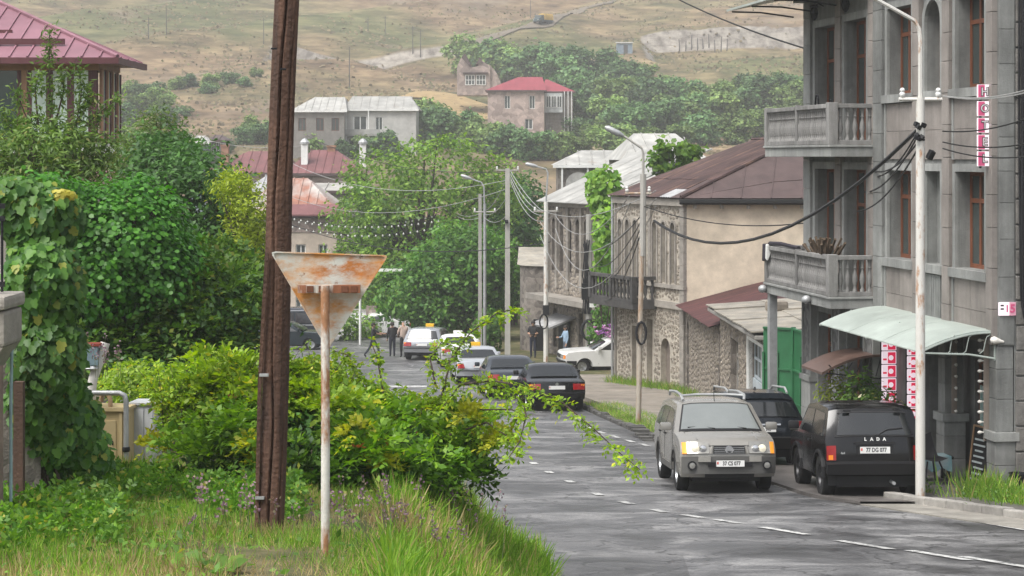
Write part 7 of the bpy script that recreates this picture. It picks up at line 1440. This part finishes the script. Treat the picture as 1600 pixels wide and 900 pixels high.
# ---- ivy mound and the ash thicket below it
b = Vector((*P(250, 590, 28)[:2], 0)); b.z = hs_(b.x, b.y)
tree('ivy_mound', 'dense rounded mound of bright green ivy behind the hanging vine', b, [E(190,375,28,105,95,1.2), E(150,430,27.5,75,80,1.0), E(235,430,28,75,85,1.0), E(110,350,27.5,50,55,.6), E(60,300,27,60,25,.5)], 1900, 14, .10, .078, L_IVY, 'round', .18, 20, 31, .78, 'shrub', None, .6, -1, (.7, .45, .3))
b = Vector((*P(330, 600, 29)[:2], 0)); b.z = hs_(b.x, b.y)
def ashx(rng, t): p, v = ell(rng, ASHE, 2600, .7, 1.05); sprigs(rng, p, v*.7+np.array([0, -.2, .1])+rng.normal(size=p.shape)*.4, rng.uniform(.2, .36, len(p)), 7, .11, L_ASH, 'leaf_sprays', t)
ASHE = [E(310,500,28.6,100,90,1.3), E(230,530,28,110,60,1.2), E(370,470,29.5,50,70,.9), E(330,430,30,70,50,.9), E(150,540,27.4,60,50,.8)]
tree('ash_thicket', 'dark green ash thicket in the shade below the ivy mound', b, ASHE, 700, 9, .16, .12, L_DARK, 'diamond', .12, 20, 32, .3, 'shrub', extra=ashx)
b = Vector((*P(320, 560, 41)[:2], 0)); b.z = hs_(b.x, b.y)
tree('dark_tree', 'dark green broad tree rising behind the ivy mound', b, [E(300,330,41,85,110,1.6), E(350,400,41,60,75,1.4), E(255,270,42,60,65,1.3), E(230,340,42,70,70,1.3), E(375,440,41,38,60,1.0)], 1500, 10, .2, .15, L_DARK, 'diamond', .22, 24, 33, .55)
b = Vector((*P(385, 560, 39.6)[:2], 0)); b.z = hs_(b.x, b.y)
tree('yellow_green_tree', 'bright yellow green tree beside the wooden pole', b, [E(388,345,39.6,30,58,.7), E(365,290,39.6,26,24,.5), E(402,390,39.6,20,45,.5)], 380, 11, .14, .12, L_YG, 'slim', .12, 14, 34, .5)
b = Vector((*P(80, 560, 31)[:2], 0)); b.z = hs_(b.x, b.y)
def peachx(rng, t):
    mb = MB(); pp, dd, ll = [], [], []
    for pix in ([(80,250),(78,170),(77,90),(78,45)], [(70,240),(40,180),(20,130)], [(95,240),(120,190),(128,140),(118,92)], [(100,230),(150,180),(190,150)], [(60,200),(55,140),(62,110)], [(110,210),(140,160),(135,130)], [(40,240),(15,200),(5,165)], [(85,200),(100,140),(95,110)]):
        pts = [P(x, y, 31) for x, y in pix]; mb.tube([q-Vector(t.location) for q in pts], .02, 5, .005)
        for a, c in zip(pts, pts[1:]):
            for k in range(14): pp.append(a.lerp(c, random.random())); 
    A = np.repeat(np.array([tuple(q) for q in pp]), 8, 0); A += rng.normal(size=A.shape)*.06; leaves('shoot_leaves', A, rng.normal(size=A.shape)+np.array([0, -.3, .5]), rng.uniform(.08, .14, len(A)), L_PEACH, t, 'slim', rng.normal(size=A.shape)+np.array([0, 0, -.2]), rng); mb.build('shoots', M_BARK, t)
tree('peach_tree', 'airy peach tree with narrow leaves before the veranda house', b, [E(75,235,31,85,50,.9), E(120,245,31,70,48,.8), E(25,240,31,45,50,.8), E(70,275,30.5,110,25,.7)], 560, 11, .13, .125, L_PEACH, 'slim', .1, 26, 35, .35, extra=peachx)
b = Vector((*P(245, 560, 47)[:2], 0)); b.z = hs_(b.x, b.y)
tree('loose_green_tree', 'loose mid green tree top beside the veranda house', b, [E(240,225,47,55,45,.9), E(215,260,47,50,40,.9), E(275,250,48,40,40,.8), E(250,195,47,25,25,.5)], 420, 11, .2, .15, L_PEACH, 'slim', .14, 18, 36, .4)
# low shrubs around the cabinets and below the veranda house
rng = np.random.default_rng(5)
def hedge(name, label, ells, n, size, lm, seed, shape='diamond', cat='shrub', group=None):
    rng = np.random.default_rng(seed); e0 = ells[0]; z = hs_(e0[0], e0[1]); t = thing(name, label, cat, (e0[0], e0[1], z), 0, group)
    p, v = ell(rng, ells, n, .3, 1.05); leaves('leaves', p, v*.5+np.array([0, -.1, .6])+rng.normal(size=p.shape)*.5, size*rng.uniform(.6, 1.3, n), lm, t, shape, None, rng)
    mb = MB()
    for i in range(12): q = Vector(p[i*7]); mb.tube([(random.uniform(-.2,.2), random.uniform(-.2,.2), -.1), tuple(q.lerp(Vector((e0[0], e0[1], z)), .4)-Vector((e0[0], e0[1], z))), tuple(q-Vector((e0[0], e0[1], z)))], .02, 4, .005)
    mb.build('stems', M_BARK, t); return t
hedge('low_shrub', 'bright green low shrub behind the gas cabinets', [E(215,600,26,60,38,.6), E(265,620,25.5,50,40,.6), E(185,590,26.5,40,25,.5)], 4200, .075, L_BUSHT, 41)
hedge('low_shrub', 'leafy weeds and nettles in front of the vine wall', [E(70,730,18.4,55,50,.4), E(120,770,18.6,60,35,.4), E(50,780,17.6,60,40,.4), E(30,720,17.8,30,45,.3)], 4200, .075, L_WEED, 42)
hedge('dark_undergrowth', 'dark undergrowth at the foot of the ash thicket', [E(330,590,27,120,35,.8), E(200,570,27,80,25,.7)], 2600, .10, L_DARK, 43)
hedge('wayside_bush', 'green bush at the foot of the paired poles', [E(762,520,95,22,38,.9), E(745,535,95,18,22,.7)], 1300, .26, L_WAL2, 44)
hedge('wayside_bush', 'small bush beside the wall and the walking man', [E(545,510,108,22,26,.9), E(575,515,110,18,22,.8)], 900, .28, L_WAL, 45)
# plants before the hotel
for i, (x, y, h, lab) in enumerate([(6.4,-.55,1.3,'leafy potted plant with pale flowers under the light boxes'), (5.2,-.5,1.5,'tall potted shrub below the small brown canopy'), (4.3,-.7,1.6,'spiky yellow green potted plant by the carved pier'), (7.2,-.6,1.1,'low potted plant behind the white lamp pole')]):
    q = HW(x, y); t = thing('potted_plant', lab, 'plant', tuple(q)); MB().lathe([(.13,0),(.2,.35),(.22,.36),(.2,.37),(.02,.35)], (0,0,0), 14).build('pot', mat('clay_pot', (.25, .11, .07), .8), t, smooth=40)
    r2 = np.random.default_rng(60+i); e = [(q.x, q.y, q.z+h*.8, .5, .35, h*.5)]; p, v = ell(r2, e, 700, .3, 1.0); leaves('foliage', p, v+np.array([0, 0, .5])+r2.normal(size=p.shape)*.4, r2.uniform(.08, .16, 700), L_YG if i == 2 else L_WEED, t, 'slim' if i == 2 else 'diamond', None, r2)
    if i == 0: p, v = ell(r2, e, 16, .9, 1.05); leaves('flowers', p, v+np.array([-.5, -.5, .5]), .09, leafmat('cream_flower', (.6, .55, .3), (.7, .66, .45), None, .3), t, 'round', None, r2)
for i, (px, py, lab) in enumerate([(1545,790,'tall grassy weeds growing by the kerb at the corner pier'), (1585,800,'bright weeds at the kerb near the right edge'), (1445,778,'small weed at the foot of the white lamp pole')]):
    g = ground_at(px, py); r2 = np.random.default_rng(70+i); n = (900, 700, 120)[i]; rad = (.42, .38, .12)[i]; A = np.stack([g.x+r2.normal(size=n)*rad*.6, g.y+r2.normal(size=n)*rad, np.full(n, g.z+.05)], 1); t = thing('kerb_weeds', lab, 'weeds', tuple(g))
    leaves('blades', A, r2.normal(size=(n, 3))*.6+np.array([0, -1, .2]), r2.uniform(.15, (.6, .5, .2)[i], n), L_GRASS, t, 'blade', r2.normal(size=(n, 3))*.35+np.array([0, 0, 1]), r2)
    p = A[:n//2]+np.array([0, 0, .15])*r2.random((n//2, 1))*2; leaves('leaves', p, r2.normal(size=p.shape)+np.array([0, -.3, .6]), .06, L_WEED, t, 'diamond', None, r2)
# ---- trees in the middle distance
def gb(px, d): x = (px-800)*d/FPX; return Vector((x, d, hs_(x, d)))
tree('walnut_tree', 'tall spreading walnut tree in the middle of the street view', gb(665, 116), [E(600,290,116,70,65,2.6), E(690,270,116,95,62,3.0), E(640,360,115,125,80,3.2), E(740,350,117,75,90,2.8), E(570,350,115,60,60,2.4), E(660,440,114,130,60,3.2), E(560,420,114,55,60,2.2), E(780,300,118,35,60,1.8)], 1150, 15, .34, .32, L_WAL, 'diamond', .42, 46, 51, .55)
tree('round_tree', 'dense round green tree standing behind the concrete pole', gb(735, 104), [E(720,420,104,85,75,2.4), E(690,470,103.5,60,45,1.8), E(770,440,105,48,70,1.8), E(640,460,104,50,45,1.6)], 1100, 14, .32, .30, L_WAL2, 'diamond', .28, 30, 52, .55)
tree('street_tree', 'dark green tree mass behind the round tree at the bend', gb(800, 122), [E(800,400,122,45,90,2.4), E(815,330,124,35,55,2.0), E(775,330,124,40,60,2.0)], 500, 13, .42, .38, L_DARK, 'diamond', .3, 18, 53, .5)
tree('street_tree', 'green tree filling the gap behind the walking men', gb(600, 124), [E(590,460,124,60,50,2.6), E(520,440,124,35,45,2.0), E(640,480,122,60,40,2.4)], 600, 13, .42, .38, L_WAL2, 'diamond', .3, 16, 54, .4)
b = gb(945, 81); rng = np.random.default_rng(61); t = thing('climbing_vine', 'bright green grape vine climbing the corner of the stone house', 'vine', tuple(b)); e = [E(945,300,80,26,42,.5), E(950,370,79.6,22,60,.5), E(945,430,80,20,40,.5), E(930,290,80,15,25,.4)]
p, v = ell(rng, e, 1700, .4, 1.05); leaves('leaves', p, v*.5+np.array([0, -.5, .4])+rng.normal(size=p.shape)*.4, rng.uniform(.14, .28, len(p)), L_GRAPE, t, 'lobed', np.array([0, 0, -1.])+rng.normal(size=p.shape)*.5, rng); mb = MB(); [mb.tube([(random.uniform(-.3,.3),0,0), (random.uniform(-.3,.3),-.5,3), tuple(P(945+random.uniform(-15,15), 320, 79.8)-b)], .03, 5, .01) for _ in range(5)]; mb.build('stems', M_BARK, t)
b = gb(935, 82.5); t = hedge('courtyard_shrub', 'dark green shrub in the courtyard behind the white saloon', [E(945,490,82.5,18,32,.6), E(935,520,82.5,20,20,.5)], 600, .2, L_WAL2, 62)
b = gb(1055, 86); tree('catalpa_tree', 'bright large leaved young tree above the rusty roof', b, [E(1050,235,86,30,14,.7), E(1030,250,86,16,14,.5), E(1075,240,86,20,14,.5), E(1050,262,86,36,14,.6)], 80, 10, .15, .27, L_GRAPE, 'round', .08, 10, 63, .2)
# ---- hillside trees
HP = []
for i in range(4):
    r2 = np.random.default_rng(80+i); t = thing('hill_tree', 'tmp', 'tree', (0, 0, -500)); ee = [(r2.normal()*1.7, r2.normal()*1.7, 4.3+r2.normal()*1.2, 1.2+r2.random()*1.2, 1.2+r2.random()*1.2, 1.0+r2.random()*1.3) for _ in range(10)]+[(0, 0, 2.4, 2.8, 2.8, 1.8)]
    p, n, c = cloud(r2, ee, 420, 9, .36, .5); limbs((0,0,0), ee, c, .16, 10, r2).build('trunk', M_BARK, t); leaves('crown', p, n, r2.uniform(.3, .68, len(p)), L_HILL if i % 2 == 0 else L_HILL2, t, 'clump', None, r2, oz=False); HP.append(t)
HT = []; used = set(); r2 = random.Random(9)
def hill_tree(px, py, hpx, lab, grp, kind=None, d=None, wide=1.0):
    g = ground_at(px, py, 132) if d is None else gb(px, d); k = r2.randrange(4) if kind is None else kind
    o = HP[k] if k not in used else copy_tree(HP[k]); used.add(k); s = hpx*g.y/FPX/7.4; o.location = (g.x, g.y, g.z-.3); o.scale = (s*wide*r2.uniform(.9, 1.2), s*wide, s); o.rotation_euler = (0, 0, r2.uniform(0, 6.28)); o['label'] = lab; o['group'] = grp; HT.append((o, px, py, lab, grp))
G1, L1 = 'trees of the wooded slope', 'green tree of the hazy wooded slope'
for px, py, h in [(735,118,62),(760,125,65),(790,128,60),(820,125,55),(850,130,62),(885,135,60),(915,130,55),(945,140,60),(975,145,55),(905,165,62),(935,175,66),(965,180,66),(995,175,60),(1025,185,66),(920,205,56),(955,215,60),(990,218,64),(1020,215,60),(1050,210,64),(1055,175,50),(1085,205,66),(1085,170,44),(1115,200,64),(1120,165,46),(1145,190,60),(1150,160,44),(1175,185,60),(1180,155,40),(1205,180,58),(1215,150,38),(1235,180,60),(1245,150,38),(1265,175,56),(1040,140,26),(1005,130,30),(1100,228,50),(1150,222,54),(1060,236,46),(1010,240,48),(960,240,48),(1190,215,50),(1230,210,50),(1255,225,50)]: hill_tree(px, py+r2.uniform(-3, 3), h*r2.uniform(.9, 1.15), L1, G1, None, None, 1.1)
G2, L2 = 'trees between the far houses', 'hazy tree among the hillside houses'
for px, py, h in [(625,225,60),(660,228,75),(700,232,70),(735,236,58),(590,232,42),(400,222,42),(425,226,40),(385,226,34),(450,240,36),(490,246,40),(530,250,38),(770,240,50),(800,246,54),(835,250,52),(870,250,46),(905,248,40),(820,214,26),(905,214,36),(930,222,34),(570,246,36),(610,250,52),(270,248,44),(240,240,40),(310,250,36),(350,240,30),(200,232,40)]: hill_tree(px, py, h*r2.uniform(.95, 1.1), L2, G2)
G3, L3 = 'bushes on the upper left slope', 'low hazy bush on the dry upper slope'
for px, py, h in [(205,150,26),(230,160,34),(250,172,36),(275,140,22),(300,135,24),(330,138,26),(360,130,20),(215,180,36),(260,196,34),(320,146,20),(385,135,18),(195,196,40),(290,180,16),(400,120,16)]: hill_tree(px, py, h, L3, G3, None, None, 1.25)
# scrub and grass tussocks on the open slope
r3 = np.random.default_rng(123); d = 215+r3.random(30000)**.8*230; px = -40+r3.random(30000)*1660; x = (px-800)*d/FPX; w = fbm(x/16, d/11, 4, 41)+.12*r3.normal(size=30000); k = w > .535; x, d = x[k], d[k]; z = hz(x, d); n = len(x); r4 = r3.random(n)
for nm, kk, mm, lab, sz in (('hill_tussocks', r4 < .62, leafmat('tussock', (.10, .08, .045), (.19, .15, .085), None, .2, .8), 'dry grass tussocks scattered over the hillside', (.3, .8)), ('hill_scrub', r4 >= .62, leafmat('scrub', (.07, .075, .034), (.12, .125, .055), None, .2, .8), 'olive scrub scattered over the hillside', (.2, .6))):
    A = np.stack([x, d, z+.12], 1)[kk]; m_ = len(A); tag(leaves(nm, A, r3.normal(size=(m_, 3))*.4+np.array([0, -.7, .8]), r3.uniform(*sz, m_), mm, None, 'clump', None, r3), lab, 'scrub', kind='stuff')
for px, d, h, w in [(850,135,90,1),(890,140,80,1),(930,150,85,1),(700,150,95,1.2),(580,155,85,1.2),(760,145,100,1.1),(820,140,105,1),(450,160,60,1.2),(640,160,95,1.2)]: hill_tree(px, 0, h, 'leafy tree in the dip behind the street', 'trees in the dip behind the houses', None, d, w)
for grp in {h[4] for h in HT}:
    q = sorted([h for h in HT if h[4] == grp], key=lambda h: h[2]); rows = max(1, -(-len(q)//18)); rn = {1: [''], 2: ['upper', 'lower'], 3: ['upper', 'middle', 'lower']}[rows]; per = -(-len(q)//rows)
    for r_ in range(rows):
        for k, h in enumerate(sorted(q[r_*per:(r_+1)*per], key=lambda h: h[1])): h[0]['label'] = f"{h[3]}, {ORD[k]} from the left" + (f" in the {rn[r_]} row" if rn[r_] else '')
# ---- grass, weeds and flowers on the bank
rng = np.random.default_rng(99)
def scatter(n, x0, x1, d0, d1, cond=None):
    d = d0+(d1-d0)*rng.random(n)**.8; px = x0+(x1-x0)*rng.random(n); x = (px-800)*d/FPX; k = x < xl(d)-.12; x, d, px = x[k], d[k], px[k]; return x, d, px, hz(x, d)
x, d, px, z = scatter(9500, -60, 900, 11.5, 24); TI = np.repeat(np.arange(len(x)), 13); tx, td = x[TI], d[TI]; x = tx+rng.normal(size=len(TI))*.045; d = td+rng.normal(size=len(TI))*.05; k = x < xl(d)-.1; x, d, tx, td = x[k], d[k], tx[k], td[k]; px = 800+x*FPX/d; z = hz(x, d); lean = np.stack([x-tx, d-td, 0*x], 1)*5
dens = fbm(x*1.1, d*1.1, 3, 7); dry = fbm(x*.7+5, d*.7, 3, 17); bare = np.exp(-(((px-250)/110)**2+((d-14.4)/.6)**2))
k = (dens+rng.normal(size=len(x))*.12 > .40) & (rng.random(len(x)) > bare*.75); x, d, px, z, dry, dens, bare, lean = [a[k] for a in (x, d, px, z, dry, dens, bare, lean)]
isd = (dry+rng.normal(size=len(x))*.1 > np.where(px > 600, .62, .54)) | (rng.random(len(x)) < bare*.8)
hgt = rng.uniform(.07, .19, len(x))*(.5+1.2*dens); tall = px > 600; hgt = hgt*np.where(tall, 2.0, 1.0)*np.where((px > 380) & (px < 560) & (d < 16.8), .75, 1)
for nm, kk, mm, lab in (('grass', ~isd, L_GRASS, 'fresh green grass covering the roadside bank'), ('dry_grass', isd, L_DRY, 'straw coloured dry grass among the green grass')):
    A = np.stack([x, d, z-.01], 1)[kk]; n = len(A); o = leaves(nm, A, rng.normal(size=(n, 3))*.5+np.array([0, -1, .1]), hgt[kk], mm, None, 'blade', lean[kk]+rng.normal(size=(n, 3))*.3+np.array([0, 0, 1]), rng); tag(o, lab, 'grass', kind='stuff')
x, d, px, z = scatter(16000, -60, 860, 12, 22); w = fbm(x*1.6+3, d*1.6, 3, 27); k = ((w+rng.normal(size=len(x))*.08 > .52)&(px < 560)|(rng.random(len(x)) < .12)) & ~((px > 370) & (px < 560) & (d < 17) & (rng.random(len(x)) < .8)); A = np.stack([x, d, z+rng.random(len(x))**2*.13], 1)[k]; n = len(A)
tag(leaves('ground_weeds', A, rng.normal(size=(n, 3))*.5+np.array([0, -.2, .9]), rng.uniform(.04, .09, n), L_WEED, None, 'diamond', None, rng), 'broad leaved weeds spread over the bank', 'weeds', kind='stuff')
x, d, px, z = scatter(2600, 860, 1010, 52, 62)   # verge before the stone house is on the other side of the road
vx, vd = [], []
for i in range(5000): dd = random.uniform(43, 61); u = random.random()**1.3; vx.append(float(xr(dd))+.2+u*1.1*min(1, (dd-42)/6)); vd.append(dd)
A = np.stack([np.array(vx), np.array(vd), zr(np.array(vd))+.10], 1); n = len(A); tag(leaves('verge_grass', A, rng.normal(size=(n, 3))*.5+np.array([0, -1, .2]), rng.uniform(.08, .22, n), L_GRASS, None, 'blade', rng.normal(size=(n, 3))*.5+np.array([0, 0, .8]), rng), 'short grass growing through the verge by the worn pavement', 'grass', kind='stuff')
fx, fd = [], []
for i in range(2200):
    t = random.random(); a = Vector((3.9, 73.2, 0)).lerp(Vector((6.0, 68.0, 0)), t) if i % 3 else Vector((6.05, 68, 0)).lerp(Vector((6.3, 60, 0)), t); fx.append(a.x-abs(random.gauss(0, .22))-.05); fd.append(a.y)
A = np.stack([np.array(fx), np.array(fd), zr(np.array(fd))+.10], 1); n = len(A); tag(leaves('wall_foot_grass', A, rng.normal(size=(n, 3))*.5+np.array([0, -1, .2]), rng.uniform(.12, .4, n), L_GRASS, None, 'blade', rng.normal(size=(n, 3))*.4+np.array([0, 0, 1]), rng), 'grass tufts along the foot of the stone house wall', 'grass', kind='stuff')
x, d, px, z = scatter(6000, -60, 470, 12.8, 20); w = fbm(x*1.3+9, d*1.3, 3, 57); k = (w+.3*sm((300-px)/300)+.25*sm((d-15)/3) > .70)|((px < 190) & (d > 14.6)); A = np.stack([x, d, z+rng.random(len(x))**1.5*.28], 1)[k]; o = sprigs(rng, A, rng.normal(size=A.shape)*.45+np.array([0, -.15, .9]), rng.uniform(.1, .2, len(A)), 7, .06, L_WEED, 'weed_patch', None); tag(o, 'leafy green weeds crowding the bank below the vine', 'weeds', kind='stuff')
for i, (px, py, n, lab) in enumerate([(365,800,14,'purple flowering weeds left of the wooden pole'), (600,795,12,'purple flowering weeds under the shrub right of the sign post'), (665,830,16,'purple flowering weeds at the lower edge of the shrub'), (715,800,12,'purple flowering weeds near the road edge'), (540,810,10,'purple flowering weeds beside the thin sign post'), (150,560,16,'pale flowering stalks above the gas cabinet')]):
    g = ground_at(px, py+45) if i < 5 else P(px, 590, 23.5); t = thing('flowering_weeds', lab, 'flowers', tuple(g), 0, None); st = MB(); hp = []
    for k in range(n):
        a = Vector((random.gauss(0, .22), random.gauss(0, .15), 0)); tip = a+Vector((random.gauss(0, .08), random.gauss(0, .05), random.uniform(.25, .55))); st.tube([a, a.lerp(tip, .5)+Vector((.01, 0, .02)), tip], .004, 4, .002)
        for q in range(14): hp.append(tuple(Vector(g)+a.lerp(tip, random.uniform(.62, 1.05))+Vector((random.gauss(0, .018), random.gauss(0, .018), 0))))
    st.build('stalks', mat('weed_stalk', (.12, .14, .06), .8), t); hp = np.array(hp); leaves('blossoms', hp, rng.normal(size=hp.shape)+np.array([0, -.5, .5]), .026, L_PURP, t, 'round', None, rng)
for i, (px, py, lab) in enumerate([(290,888,'broad burdock leaves at the bottom left of the pole'), (350,892,'broad burdock rosette at the bottom edge beside the pole'), (180,700,'broad leaves in front of the cream cabinet')]):
    g = ground_at(px, min(py+6, 905), 11); t = thing('burdock', lab, 'plant', tuple(g)); n = 11; a = rng.random(n)*6.28; A = np.array(g)+np.stack([np.cos(a)*.03, np.sin(a)*.03, np.full(n, .03)], 1); leaves('leaves', A, np.stack([np.cos(a)*-.5, np.sin(a)*-.5-.3, np.full(n, .8)], 1), rng.uniform(.09, .16, n), L_WEED, t, 'round', np.stack([np.cos(a), np.sin(a), np.full(n, .55)], 1), rng)

# ================================================================ haze
hz_o = MB().bx(-420, 420, -70, 670, -40, 102).build('haze', bpy.data.materials.new('haze')); hm = hz_o.data.materials[0]; hm.use_nodes = True; n = hm.node_tree.nodes; n.remove(n['Principled BSDF'])
pv_ = n.new('ShaderNodeVolumePrincipled'); pv_.inputs['Color'].default_value = (.93, .94, .95, 1); pv_.inputs['Density'].default_value = .00062; pv_.inputs['Anisotropy'].default_value = .2; hm.node_tree.links.new(pv_.outputs[0], n['Material Output'].inputs['Volume'])
tag(hz_o, 'pale damp haze over the valley', 'haze', kind='stuff')
